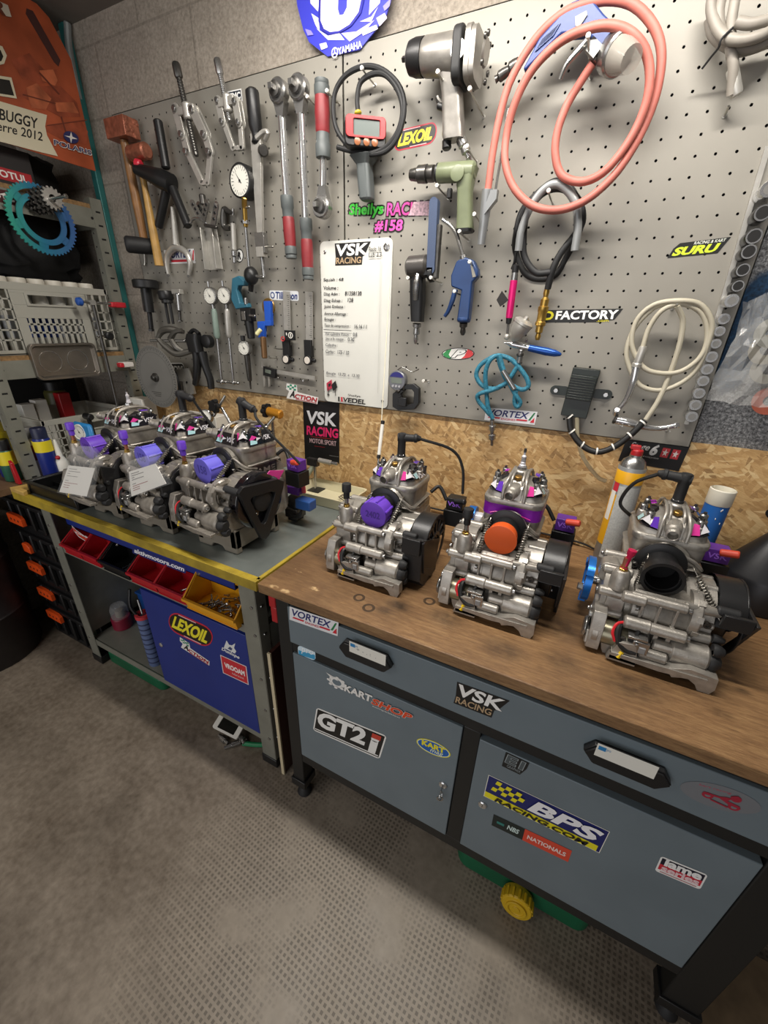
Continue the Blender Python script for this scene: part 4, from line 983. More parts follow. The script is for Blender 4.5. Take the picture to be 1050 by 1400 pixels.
# --- grey channel tool with perforated ears
t = T_('valve_spring_clamp', P2(650, 1250, .03), 'grey U-channel clamp with perforated ears and handle screw', 'clamp')
m = MB(); a, b = P2(625, 1010, .03), P2(660, 1245, .03); d = (b - a).normalized(); sd = d.cross(YY).normalized()
pl = [(0, -.03), ((b - a).length, -.034), ((b - a).length, .034), (0, .03)]
m.prism(pl, a, d, sd, .003, ALUG, -.012)
for s_ in (-1, 1): m.prism([(0, 0), ((b - a).length, 0), ((b - a).length, .032), (0, .024)], a + sd * s_ * .03 + YY * .012, d, -YY, .003, ALUG)
m.build('channel', t, bevel=.001)
for p, q in ((P2(540, 880, .05), P2(585, 960, .045)), (P2(620, 880, .055), P2(600, 970, .05)), (P2(672, 890, .04), P2(655, 1000, .04)), (P2(575, 890, .03), P2(600, 960, .03))):
    m = MB(); d = (q - p); m.prism(hull_capsule((0, 0), (d.length, 0), .011), p, d.normalized(), d.cross(YY).normalized(), .004, STEEL)
    for k in (.1, .4, .7): m.cyl(p + d * k + YY * -.001, p + d * k + YY * -.006, .0045, BLACK, seg=10)
    m.build('ear', t)
m = MB(); m.tube([P2(525, 990, .05), P2(545, 965, .05), P2(590, 970, .05), P2(630, 1010, .04)], .005, STEEL, 10, 4); m.rod(P2(590, 830, .04), P2(598, 890, .04), .011, DSTEEL); m.rod(P2(605, 1000, .05), P2(675, 1015, .05), .006, DSTEEL); m.build('screw', t)
# --- micrometer
t = T_('micrometer', P2(765, 1200, .02), 'small steel micrometer left of the pressure gauge rod', 'micrometer')
m = MB(); m.tube([P2(765, 935, .02), P2(735, 925, .02), P2(715, 915, .02), P2(710, 960, .02), P2(715, 1010, .02), P2(745, 1020, .02)], [.006, .009, .011, .012, .011, .008], DSTEEL, 10, 4); m.build('frame', t)
m = MB(); m.rod(P2(762, 990, .02), P2(768, 1140, .02), .0095, ALUG); m.rod(P2(768, 1140, .02), P2(770, 1175, .02), .0115, STEEL, 14); m.rod(P2(770, 1175, .02), P2(771, 1210, .02), .008, STEEL); m.cyl(P2(762, 910, .02), P2(762, 945, .02), .005, STEEL); m.build('thimble', t)
# --- pressure gauge on rod
c = P2(800, 755, .07); t = T_('pressure_gauge', P2(855, 1280, .03), 'round black pressure gauge with white face on a long rod', 'gauge')
m = MB(); dial(m, c, (-.05, -1, .0), .048, BLACK, .045); m.build('gauge_head', t)
m = MB(); m.rod(c + Vector((.012, 0, -.045)), P2(825, 905, .06), .009, BRASS, 6); m.rod(P2(825, 900, .06), P2(832, 1010, .05), .008, BRASS); m.bolt(P2(832, 995, .05), ZZ, .013, .012, STEEL); m.rod(P2(832, 1010, .05), P2(852, 1245, .035), .0055, STEEL); m.rod(P2(820, 905, .06), P2(855, 900, .06), .004, STEEL); m.build('hose_stem', t)
m = MB(); q = P2(862, 1280, .05); m.sphere(q, (.026, .026, .03), BLACK, 18, 12); m.cyl(q, P2(860, 1365, .04), .012, BLACK, r1=.009); m.rod(q, P2(935, 1290, .05), .006, STEEL); m.build('knob', t)
# --- long cylinder bar tool with black handle
t = T_('cylinder_bar_tool', P2(925, 1300, .03), 'long steel bar tool with black screwdriver handle and clamps', 'tool')
m = MB(); m.lathe([(.012, 0), (.02, .006), (.021, .01), (.021, .09), (.014, .105), (.013, .118), (.017, .128), (.01, .134)], P2(865, 245, .05), P2(885, 455, .05) - P2(865, 245, .05), BLACK, 10); m.build('handle', t)
m = MB(); a, b = P2(898, 500, .045), P2(920, 1060, .045); d = (b - a).normalized(); m.prism([(0, -.021), ((b - a).length, -.011), ((b - a).length, .011), (0, .021)], a, d, d.cross(YY).normalized(), .012, ALUG)
m.rod(P2(885, 455, .045), P2(910, 520, .045), .008, DSTEEL); m.tube([P2(890, 520, .06), P2(930, 485, .06), P2(955, 490, .06), P2(940, 530, .05)], .007, ALUG, 8, 3); m.build('bar', t, bevel=.001)
m = MB(); m.box(P2(918, 1100, .05), (.04, .02, .06), STEEL); m.box(P2(920, 1150, .05), (.03, .024, .03), ALUG); m.rod(P2(920, 1160, .045), P2(935, 1290, .045), .007, STEEL); m.rod(P2(915, 1120, .05), P2(985, 1120, .05), .003, HOOKM); m.build('clamp', t, bevel=.001); m = MB(); m.rod(P2(925, 590, .045), P2(930, 590, .07), .016, DSTEEL); m.build('knob', t)
# --- torque wrenches
def torque(h, s1, e, label, flip=False, rs=.0115, rg=.0205, split=(.18, .55, .8), gauge=0):
    t = T_('torque_wrench', e, label, 'torque wrench', None)
    d = (s1 - h).normalized()
    m = MB(); m.lathe([(.026, -.014), (.03, -.01), (.03, .012), (.026, .016), (.0, .016)], h + YY * -.004, (0, -1, 0), STEEL, 28); m.lathe([(.017, .016), (.018, .018), (.018, .026), (.012, .028)], h + YY * -.004, (0, -1, 0), DSTEEL, 18); m.box(h + YY * -.04, (.0127, .016, .0127), STEEL)
    m.loft([[h + d * .02 + x * Vector((d.z, 0, -d.x)) * -1 + YY * y for x, y in ((-.02, -.012), (.02, -.012), (.02, .012), (-.02, .012))], [h + d * .055 + x * Vector((d.z, 0, -d.x)) * -1 + YY * y for x, y in ((-.011, -.01), (.011, -.01), (.011, .01), (-.011, .01))]], STEEL); m.build('ratchet_head', t)
    m = MB(); m.rod(h + d * .05, s1 + d * .02, rs, CHROME, 18); m.build('shaft', t)
    g = (e - s1); gd = g.normalized(); L = g.length; m = MB()
    m.lathe([(rg * .95, 0), (rg, .006), (rg, L * split[0]), (rg * .88, L * split[0] + .004), (rg * .86, L * .33)], s1, gd, GREYT, 22)
    gr = m.build('grip', t); m = MB()
    m.lathe([(rg * .9, L * split[2]), (rg * .98, L * split[2] + .006), (rg * .98, L * .93), (rg * .84, L * .94), (rg * .9, L * .96), (rg * .88, L), (0, L)], s1, gd, GREYT, 22); m.build('end_cap', gr)
    m = MB(); m.lathe([(rg * .86, L * .33), (rg * .93, L * .36), (rg * .97, L * .6), (rg * .9, L * split[2])], s1, gd, REDT, 22); m.build('red_sleeve', gr); return t
torque(P3(215, 270, .06), P3(250, 840, .05), P3(277, 1185, .05), 'left torque wrench of the hanging pair, ratchet head up')
torque(P3(325, 250, .06), P3(355, 965, .05), P3(370, 1300, .05), 'longer right torque wrench of the hanging pair, ratchet head up')
torque(P3(453, 905, .05), P3(452, 630, .05), P3(443, 200, .05), 'short torque wrench hung upside down with grip on top', rs=.0105, rg=.0225)
# --- endoscope
o_ = P3(660, 500, .04); t = T_('endoscope', P3(685, 890, .05), 'red handheld inspection camera with screen and black cable loop', 'inspection camera')
u_, v_ = Vector((.82, .57, 0)).normalized(), Vector((0, 0, 1)); en = u_.cross(v_); BX0, BZ0, BX1, BZ1 = P3(570, 590, .06), None, P3(755, 400, .06), None
w_, h_ = (BX1.x - BX0.x) * 1.06, (BX1.z - BX0.z) * 1.1; o2 = Vector((BX0.x + .012, -.10, BX0.z - .004)); REDP = mat('red_camera_shell', 'a81f24', .35)
m = MB(); m.prism(rrect(0, 0, w_, h_, .012), o2, u_, v_, .032, BLACK); m.build('body', t, bevel=.003)
m = MB(); m.frame(rrect(.002, .018, w_ - .002, h_ - .002, .01), rrect(w_ * .2, h_ * .33, w_ * .84, h_ * .86, .004), o2 + en * .032, u_, v_, .006, REDP); m.prism(rrect(w_ * .2, h_ * .33, w_ * .84, h_ * .86, .004), o2 + en * .032, u_, v_, .002, mat('grey_screen', '6a726f', .2)); m.build('screen', t, bevel=.001)
for k in (.3, .52, .72):
    m = MB(); m.lathe([(.009, 0), (.009, .003), (.006, .004)], o2 + u_ * w_ * k + v_ * h_ * .15 + en * .033, en, mat('amber_button', '8f5a38', .3), 16); m.build('button', t)
m = MB(); m.loft([sq(.034, 0, .012), sq(.02, -.02, .01), sq(.021, -.07, .012), sq(.02, -.1, .012), sq(.016, -.105, .01)], GREYT); m.v = [(p[0] + P3(665, 610, .05).x + (-p[2]) * .12, p[1] - .058, p[2] + P3(665, 615, .05).z) for p in m.v]; m.build('grip', t, bevel=.001)
m = MB(); c_ = lambda x, y, d=.055: P3(x, y, d)
m.tube([c_(645, 385), c_(640, 300), c_(660, 210), c_(730, 165), c_(800, 175), c_(865, 260), c_(890, 370), c_(860, 490), c_(790, 575), c_(700, 605), c_(600, 570), c_(530, 480), c_(508, 370), c_(520, 260), c_(580, 170), c_(680, 125), c_(780, 145), c_(870, 230), c_(900, 350), c_(870, 500), c_(800, 590), c_(700, 610), c_(600, 590), c_(530, 570)], .0065, RUBBER, 10, 6)
m.rod(c_(645, 390), c_(643, 370), .01, mat('yellow_collar', 'c9b032', .4)); m.build('cable', t)
hook(P3(665, 133, .075))
WRA = mat('worn_wrench_alloy', '8e8a84', .36, .6, var=.16, scale=35, bump=.1)
# --- impact wrench
t = T_('impact_wrench', P6(420, 835, .06), 'big silver pneumatic impact wrench with black nose', 'impact wrench')
a, b = P6(270, 265, .085), P6(520, 245, .085); d = (b - a).normalized(); L = (b - a).length
m = MB(); m.lathe([(.032, 0), (.036, .006), (.038, L * .5), (.041, L)], a, d, WRA, 40); m.build('motor_housing', t)
m = MB(); m.lathe([(.01, -.045), (.022, -.042), (.031, -.036), (.035, -.02), (.0355, .0), (.0, .0)], a, d, BLACK, 36); nz = m.build('nose_boot', t); m = MB(); m.rod(a - d * .06, a - d * .035, .0065, DSTEEL, 4); m.lathe([(.0085, -.046), (.009, -.04)], a, d, DSTEEL, 20); m.build('square_drive', t)
m = MB(); sh = [(x * .044, y * .043) for x, y in rrect(-1, -1.35, 1, 1, .55, 6)]; uu = Vector((0, -1, 0)); vv = Vector((0, 0, 1)); 
m.prism(sh, b + d * .004, uu, vv, .022, RUBBER); m.build('rubber_ring', t, bevel=.004)
m = MB(); m.prism([(p[0] * .98, p[1] * .98) for p in sh], b + d * .025, uu, vv, .012, WRA); m.prism([(p[0] * .93, p[1] * .93) for p in sh], b + d * .037, uu, vv, .014, WRA); m.lathe([(.026, .05), (.022, .054), (0, .054)], b, d, WRA, 24)
for (yy, zz) in ((-.02, .02), (.02, .02), (-.026, -.026), (.026, -.026), (0, .033), (-.012, -.046)): m.bolt(b + d * .051 + uu * yy + vv * zz, d, .006, .005, DSTEEL, False)
m.build('rear_cover', t, bevel=.002)
m = MB(); g0, g1 = P6(440, 380, .08), P6(455, 720, .07); gd = (g1 - g0)
def sect(c, hx, hy): return [c + Vector((x * hx, y * hy, 0)) for x, y in rrect(-1, -1, 1, 1, .5, 4)]
m.loft([sect(g0 + Vector((-.005, 0, .03)), .032, .026), sect(g0, .027, .023), sect(g0 + gd * .3, .024, .021), sect(g0 + gd * .7, .025, .021), sect(g1, .027, .022), sect(g1 + Vector((0, 0, -.008)), .028, .022), sect(g1 + Vector((0.003, 0, -.018)), .026, .021)], WRA); m.build('grip', t)
m = MB(); m.lathe([(.0, .0), (.018, .001), (.018, .003), (.0, .003)], P6(480, 215, .122), (0, -1, 0), mat('maker_plate', 'd7d5d0', .3, .3), 22); m.build('plate', t)
m = MB(); m.tube([P6(390, 560, .08), P6(365, 540, .08), P6(350, 510, .08)], .006, DSTEEL, 8, 3); m.rod(P6(355, 560, .08), P6(395, 575, .08), .008, BLACK); m.build('trigger', t)
m = MB(); p, q = P6(490, 755, .07), P6(555, 905, .06); dd = (q - p); m.lathe([(.009, 0), (.013, .006), (.013, dd.length * .35), (.01, dd.length * .4), (.012, dd.length * .5), (.012, dd.length * .62), (.007, dd.length * .68), (.006, dd.length * .8), (.008, dd.length * .86), (.004, dd.length)], p, dd, STEEL, 14); m.rod(P6(410, 770, .07), P6(410, 835, .07), .012, BLACK); m.build('air_inlet', t)
for q in ((355, 352), (552, 457), (535, 812)): hook(P6(*q, .132 if q[1] < 500 else .09))
# --- air drill
t = T_('air_drill', P6(520, 1340, .05), 'olive green pneumatic pistol drill with black chuck', 'drill')
a, b = P6(355, 980, .06), P6(590, 965, .06); d = (b - a).normalized(); L = (b - a).length
m = MB(); m.lathe([(.02, 0), (.0225, .004), (.0225, L * .82), (.021, L * .95), (.014, L)], a, d, OLIVE, 28)
g0, g1 = P6(525, 1010, .06), P6(522, 1325, .05); gd = g1 - g0; sk = Vector((0, 0, 0))
m.loft([sect(g0 + Vector((.005, 0, .02)), .026, .02), sect(g0, .024, .02), sect(g0 + gd * .25, .019, .018), sect(g0 + gd * .7, .02, .018), sect(g1, .022, .019)], OLIVE); m.build('housing', t)
m = MB(); m.lathe([(.012, 0), (.0135, .003), (.016, .022), (.020, .025), (.021, .05), (.017, .052), (.019, .056), (.019, .07)], P6(185, 990, .06), d, DSTEEL, 28); m.cyl(P6(350, 978, .06), P6(362, 978, .06), .0215, BLACK); m.build('chuck', t)
m = MB(); m.lathe([(.0, 0), (.018, .0005), (.018, .002), (.016, .003), (0, .003)], P6(475, 978, .0835), (0, -1, 0), OLIVE, 22); m.build('plate', t)
m = MB(); m.box(P6(428, 1105, .06), (.012, .014, .022), BLACK); m.build('trigger', t, bevel=.002)
m = MB(); m.loft([sect(g1, .0225, .0195), sect(g1 + Vector((0, 0, -.008)), .021, .018)], BLACK); m.build('base_cap', t)
for q in ((350, 1055), (580, 1232), (488, 1338)): hook(P6(*q, .095))
# --- tyre inflator with salmon hose
t = T_('tyre_inflator', P7(60, 1170, .05), 'blue tyre inflator gun with long looped salmon hose', 'tyre inflator')
m = MB(); h = lambda x, y, d=.075: P7(x, y, d)
m.tube([h(95, 910), h(120, 720), h(160, 520), h(215, 360), h(320, 190), h(440, 75), h(560, 20), h(690, 0), h(800, 30), h(890, 130), h(925, 260), h(905, 430), h(850, 590), h(770, 740, .08), h(680, 860, .085), h(560, 960, .09), h(430, 1005, .095), h(310, 985, .095), h(220, 900, .09), h(178, 780, .085), h(185, 640, .08), h(230, 480, .09), h(310, 330, .1), h(440, 200, .11), h(580, 135, .115), h(700, 125, .115), h(800, 175, .11), h(860, 280, .1), h(865, 430, .095), h(820, 580, .09), h(740, 720, .09), h(640, 830, .09), h(540, 870, .085), h(450, 840, .08), h(418, 750, .08), h(425, 640, .08), h(470, 510, .08), h(540, 390, .085), h(595, 305, .09)], .0088, SALMON, 14, 6); m.build('hose', t)
m = MB(); p, q = h(95, 905), h(62, 1170, .06); m.lathe([(.0135, 0), (.0145, .006), (.0135, .05), (.010, (q - p).length - .003), (.010, (q - p).length)], p, q - p, mat('grey_connector', '8d8f90', .35, .5), 20)
m.prism([(0, 0), (.026, -.0), (.026, -.02), (.0, -.05)], h(95, 915), XX, ZZ, .02, mat('grey_connector', '8d8f90'), -.01); m.rod(h(130, 915), h(195, 520), .0035, STEEL, 8); m.build('connector', t)
m = MB(); g = lambda x, y: P7(x, y, .055)
out = [(270, 350), (345, 210), (480, 60), (500, 40), (570, 10), (590, 20), (650, 95), (740, 180), (700, 270), (610, 310), (580, 280), (620, 230), (560, 180), (450, 190), (360, 280), (280, 360)]
pw = [P7(x, y, .06) for x, y in out]; m.prism([(p.x - pw[0].x, p.z - pw[0].z) for p in pw], Vector((pw[0].x, -.07, pw[0].z)), XX, ZZ, .032, BLUET); gun = m.build('gun_body', t, bevel=.004)
m = MB(); pw = [P7(x, y, .095) for x, y in ((512, 110), (510, 65), (565, 35), (570, 55), (530, 115))]; m.prism([(p.x - pw[0].x, p.z - pw[0].z) for p in pw], Vector((pw[0].x, -.1022, pw[0].z)), XX, ZZ, .003, GREYPAINT)
for i in range(10): p = P7(340 + i * 9, 205 - i * 9, .0); m.box((P7(340 + i * 9, 215 - i * 8, .083).x, -.103, P7(340 + i * 9, 215 - i * 8, .083).z), (.003, .004, .022), BLUET, Matrix.Rotation(.6, 3, 'Y'))
m.build('grip_ribs', gun)
m = MB(); p, q = P7(245, 300, .07), P7(140, 375, .07); dd = q - p; m.lathe([(.011, 0), (.013, .01), (.013, .02), (.009, .024), (.011, .036), (.011, .046), (.006, .05), (.008, .056), (.004, dd.length)], p, dd, DSTEEL, 14); m.build('air_inlet', t)
m = MB(); m.tube([P7(575, 190, .11), P7(530, 240, .115), P7(470, 310, .115), P7(440, 380, .11)], [.007, .006, .005, .004], STEEL, 8, 4); m.box(P7(600, 235, .1), (.028, .016, .022), mat('pale_casting', '8f8f8c', .4, .5), Matrix.Rotation(.7, 3, 'Y')); m.build('lever', t)
m = MB(); p = P7(690, 250, .08); dd = Vector((.55, -.55, -.45)).normalized(); m.lathe([(.034, 0), (.036, .004), (.036, .024), (.033, .028)], p, dd, STEEL, 30); m.lathe([(.031, .028), (.022, .07), (.0, .072)], p, dd, mat('smoked_lens', 'b9b4aa', .15, alpha=.5), 26); m.build('gauge', t)
m = MB(); m.rod(h(595, 305, .09), h(610, 270, .085), .012, STEEL, 16); m.build('hose_ferrule', t)
hook(P7(575, 170, .15)); 
# --- grease hose loop (black with grey spiral) and brass coupler
t = T_('air_hose_loop', A1(860, 780, .03), 'black hose loop with grey spiral guard and brass coupler', 'hose')
m = MB(); k_ = lambda x, y, d=.05: P7(x, y, d)
m.tube([A1(915, 500, .04), A1(940, 400, .05), A1(990, 300, .05), k_(540, 1080), k_(535, 1000), k_(490, 905), k_(420, 870), k_(340, 920), k_(260, 1010), k_(232, 1110), A1(740, 290), A1(790, 410), A1(870, 445), A1(960, 420), A1(1020, 320), k_(545, 1060), k_(520, 950, .06), k_(440, 900, .06), k_(350, 930, .06), k_(280, 1030, .06), k_(265, 1150, .055), A1(790, 330, .05), A1(850, 410, .05), A1(930, 410, .05)], .0085, RUBBER, 12, 6); m.build('hose', t)
m = MB(); pts = [k_(510, 1200, .062), k_(525, 1080, .065), k_(510, 960, .068), k_(440, 885, .068), k_(370, 900, .068), k_(300, 990, .068), k_(255, 1100, .068), k_(240, 1200, .062)]
m.tube(pts, .0095, mat('grey_spiral_guard', '8e9090', .4, .3), 12, 8); m.tube([A1(720, 390, .03), A1(735, 350, .04), A1(740, 300, .045)], .004, RUBBER, 8, 3)
sp = m.build('spiral_guard', t)
m = MB(); p, q = A1(912, 500, .035), A1(858, 780, .03); dd = (q - p).normalized(); L = (q - p).length
m.lathe([(.007, 0), (.008, .01), (.006, L * .15), (.011, L * .2), (.011, L * .32), (.014, L * .34), (.014, L * .42), (.012, L * .45), (.012, L * .62), (.014, L * .64), (.014, L * .7), (.01, L * .72), (.01, L * .84), (.006, L * .86), (.008, L * .93), (.005, L)], p, dd, BRASS, 16); m.build('brass_coupler', t)
hook(P7(385, 912, .1))
# --- magenta pen tool
t = T_('scribing_pen', A1(695, 770, .03), 'slim magenta pen tool with small black pennant', 'pen tool')
m = MB(); p, q = A1(742, 365, .04), A1(700, 690, .035); dd = (q - p).normalized(); L = (q - p).length; m.lathe([(.005, 0), (.009, .004), (.009, .02)], p, dd, BLACK, 16); m.lathe([(.009, .02), (.009, L * .26)], p, dd, STEEL, 16); m.lathe([(.009, L * .9), (.007, L)], p, dd, BLACK, 14); m.rod(q, A1(694, 755, .03), .004, STEEL, 10); m.sphere(A1(692, 762, .03), .009, ALUG, 12, 8); m.build('body', t)
m = MB(); m.lathe([(.0092, L * .26), (.0098, L * .28), (.0098, L * .88), (.0092, L * .9)], p, dd, mat('magenta_anodised', 'd01f6e', .3, .4), 18); m.build('sleeve', t)
m = MB(); pp = [A1(665, 510, .045), A1(635, 560, .045), A1(655, 598, .045), A1(685, 575, .045), A1(700, 560, .045)]; m.add([tuple(x) for x in pp] + [tuple(x + Vector((0, .001, 0))) for x in pp], [(0, 1, 2, 3, 4), (9, 8, 7, 6, 5)] + [(i, (i + 1) % 5, 5 + (i + 1) % 5, 5 + i) for i in range(5)], mat('black_pennant', '15110f', .6)); m.build('pennant', t)
# --- belt sander
t = T_('air_belt_sander', A1(195, 790, .03), 'black pneumatic finger belt sander', 'sander')
m = MB(); a, b = A1(150, 385, .06), A1(265, 375, .06); m.rod(a, b, .03, mat('dark_casting', '4a4744', .4, .5), 28); m.rod(A1(262, 420, .06), A1(300, 415, .06), .022, BLACK); m.build('motor', t)
m = MB(); g0, g1 = A1(205, 440, .055), A1(203, 680, .045); gd = g1 - g0; m.loft([sect(g0 + ZZ * .015, .02, .018), sect(g0, .021, .02), sect(g0 + gd * .5, .021, .02), sect(g1, .018, .018)], BLACK); m.build('grip', t, bevel=.001)
m = MB(); m.tube([A1(205, 415, .075), A1(195, 480, .085), A1(190, 560, .078)], [.008, .009, .007], STEEL, 8, 3); m.build('lever', t)
m = MB(); bl = [A1(297, 30, .07), A1(280, 395, .07)]; d = (bl[1] - bl[0]); sd = d.normalized().cross(YY)
m.prism(hull_capsule((0, 0), (d.length, 0), .012), bl[0], d.normalized(), sd.normalized(), .02, mat('sanding_belt', '3f4c66', .75, bump=.4, bscale=500), -.01); m.build('sanding_belt', t)
m = MB(); m.box(A1(312, 300, .065), (.014, .02, .13), DSTEEL); m.box(A1(265, 405, .07), (.03, .02, .02), BLACK); m.rod(A1(318, 205, .065), A1(318, 260, .065), .008, DSTEEL); m.build('belt_arm', t, bevel=.001)
m = MB(); p, q = A1(200, 690, .045), A1(192, 800, .035); L = (q - p).length; m.lathe([(.014, 0), (.014, L * .15), (.009, L * .2), (.011, L * .4), (.011, L * .5), (.006, L * .55), (.008, L * .8), (.004, L)], p, q - p, STEEL, 14); m.build('air_inlet', t)
for q in ((276, 438), (150, 440)): hook(A1(*q, .095))
# --- blow gun
t = T_('blow_gun', A1(450, 750, .03), 'blue plastic air blow gun with bent steel nozzle', 'blow gun')
m = MB(); BG = mat('blow_gun_blue', '1c3763', .38, bump=.05)
out = [(425, 350), (470, 330), (515, 345), (540, 400), (540, 435), (510, 465), (500, 560), (490, 670), (425, 675), (445, 540), (450, 510), (395, 490), (393, 430)]
pw = [A1(x, y, .045) for x, y in out]; m.prism([(p.x - pw[0].x, p.z - pw[0].z) for p in pw], Vector((pw[0].x, -.05, pw[0].z)), XX, ZZ, .03, BG)
m.lathe([(.018, 0), (.02, .003), (.02, .012), (.016, .014)], A1(458, 655, .045), (0, 0, -1), BG, 20); m.build('body', t, bevel=.006)
m = MB(); pw = [A1(x, y, .07) for x, y in ((488, 365), (500, 375), (518, 430), (500, 435))]; m.prism([(p.x - pw[0].x, p.z - pw[0].z) for p in pw], Vector((pw[0].x, -.0798, pw[0].z)), XX, ZZ, .002, GREYPAINT); m.build('hang_eye', t)
m = MB(); m.tube([A1(455, 330, .05), A1(440, 280, .05), A1(415, 200, .05), A1(385, 155, .05), A1(340, 122, .05)], .0055, STEEL, 10, 4); m.rod(A1(458, 345, .05), A1(452, 315, .05), .01, STEEL); m.build('nozzle', t)
m = MB(); m.tube([A1(410, 505, .06), A1(395, 560, .065), A1(372, 620, .062), A1(352, 650, .06)], [.008, .007, .006, .005], BG, 10, 4); m.build('trigger', t)
m = MB(); p, q = A1(455, 685, .045), A1(450, 752, .035); L = (q - p).length; m.lathe([(.012, 0), (.012, L * .3), (.007, L * .4), (.009, L * .75), (.005, L)], p, q - p, DSTEEL, 14); m.build('air_inlet', t)
for q in ((488, 352), (405, 513)): hook(A1(*q, .09))
hook(A1(235, 1003, .05)); hook(P8(785, 580, .03), tip=False)
# --- airbrush
t = T_('airbrush', A1(760, 905, .03), 'chrome airbrush with gravity cup and blue handle', 'airbrush')
m = MB(); a, b = A1(675, 793, .04), A1(812, 822, .04); d = (b - a).normalized(); L = (b - a).length; m.lathe([(.0015, 0), (.004, .012), (.008, .02), (.009, .03), (.0085, L)], a, d, CHROME, 16); m.build('body', t)
m = MB(); m.lathe([(.0088, 0), (.0095, .01), (.011, .05), (.009, .075), (.004, .09), (.0, .092)], b, d, mat('blue_anodised_handle', '24509e', .25, .5), 18); m.build('handle', t)
m = MB(); p, q = A1(722, 785, .045), A1(800, 660, .05); dd = (q - p).normalized(); L = (q - p).length; m.lathe([(.004, 0), (.012, .006), (.022, L * .4), (.026, L * .62), (.026, L * .72), (.028, L * .74), (.028, L * .84), (.02, L * .92), (.007, L * .95), (.006, L * 1.05), (.003, L * 1.08)], p, dd, ALUG, 26); m.build('paint_cup', t)
m = MB(); m.rod(A1(772, 830, .04), A1(758, 905, .035), .008, STEEL, 14); m.rod(A1(765, 850, .038), A1(764, 870, .038), .0105, DSTEEL, 12); m.rod(A1(795, 790, .05), A1(800, 772, .055), .004, STEEL); m.build('valve', t)
# --- braided blue hose
t = T_('airbrush_hose', A1(612, 1350, .02), 'braided light blue airbrush hose in a loose coil', 'hose')
BRAID = mat('braided_blue_hose', '2b7086', .55, var=.35, scale=160)
m = MB(); q = lambda x, y, d=.035: A1(x, y, d)
m.tube([q(755, 905), q(740, 940), q(690, 1010), q(630, 1045), q(560, 1030), q(525, 975), q(545, 920), q(600, 880), q(650, 865), q(720, 890), q(790, 970), q(810, 1030), q(770, 1050), q(700, 1010), q(660, 930), q(640, 870), q(600, 890, .045), q(575, 960, .045), q(580, 1060, .04), q(590, 1150, .035), q(615, 1210, .03)], .0068, BRAID, 10, 6)
m.tube([q(650, 860, .05), q(680, 960, .05), q(740, 1080, .05), q(765, 1120, .045), q(750, 1145, .045), q(735, 1120, .045), q(740, 1060, .05)], .0068, BRAID, 10, 6)
m.tube([q(700, 1010, .045), q(620, 1050, .045), q(540, 1075, .045), q(535, 1110, .04), q(575, 1160, .035), q(600, 1190, .03)], .0068, BRAID, 10, 6); m.build('hose', t)
m = MB(); p, r_ = A1(612, 1215, .03), A1(610, 1355, .015); L = (r_ - p).length; m.lathe([(.007, 0), (.008, L * .2), (.011, L * .22), (.011, L * .38), (.007, L * .42), (.007, L * .55), (.012, L * .58), (.012, L * .74), (.006, L * .78), (.005, L)], p, r_ - p, STEEL, 12); m.rod(A1(670, 945, .055), A1(735, 1050, .055), .007, STEEL); m.build('end_fitting', t)
# --- black regulator box and its wrapped cable
t = T_('voltage_regulator', A2(155, 800, .03), 'dark green-black finned regulator box with wrapped cable', 'electronic box')
a, b = A2(85, 805, .03), A2(280, 595, .03); c0 = (a + b) / 2; DG = mat('dark_green_black_casting', '161d18', .38)
m = MB(); rot = Matrix.Rotation(R(3), 3, 'Y'); m.box((c0.x, -.0385, c0.z), (abs(b.x - a.x) * .86, .033, abs(b.z - a.z)), DG, rot); m.box((c0.x, -.05, c0.z + .016), (abs(b.x - a.x) * .82, .03, abs(b.z - a.z) * .5), DG, rot)
for i in range(9): m.box((c0.x, -.067, c0.z - .012 + i * .0068), (abs(b.x - a.x) * .8, .008, .0028), DG, rot)
m.build('housing', t, bevel=.002)
for s_ in (-1, 1):
    m = MB(); m.prism(hull_capsule((0, 0), (s_ * .028, 0), .013), Vector((c0.x + s_ * .042, -.024, c0.z)), XX, ZZ, -.006, DG); m.bolt(Vector((c0.x + s_ * .066, -.031, c0.z)), (0, -1, 0), .007, .006, STEEL); m.build('mount_ear', t)
m = MB(); pts = [A2(130, 810, .035), A2(140, 880, .045), A2(190, 945, .055), A2(260, 975, .06), A2(340, 950, .06), A2(420, 890, .055), A2(480, 830, .05)]
m.tube(pts, .0085, WIRE, 12, 8); cb = m.build('cable', t)
m = MB(); m.tube([A2(484, 826, .05), A2(540, 740, .045), A2(590, 630, .04), A2(640, 480, .045), A2(655, 370, .05), A2(630, 300, .06)], .0062, mat('cream_tubing', 'b5ae9b', .45), 10, 6); m.build('cream_tube', cb)
for i in range(7):
    m = MB(); k = i / 6 * (len(pts) - 1.2); j = int(k); p = pts[j].lerp(pts[j + 1], k - j); dd = (pts[j + 1] - pts[j]).normalized(); m.ring(p, (dd + Vector((.35, .2, .3))).normalized(), .0105, .0078, .004, WHITE, 14)
    m.build('white_wrap', cb)
m = MB(); m.tube([A2(165, 815, .03), A2(170, 920, .03), A2(200, 1010, .03), A2(260, 1090, .02), A2(300, 1110, .016)], .006, mat('clear_fuel_pipe', 'c6bda0', .2, alpha=.5), 10, 6); m.build('fuel_pipe', t)
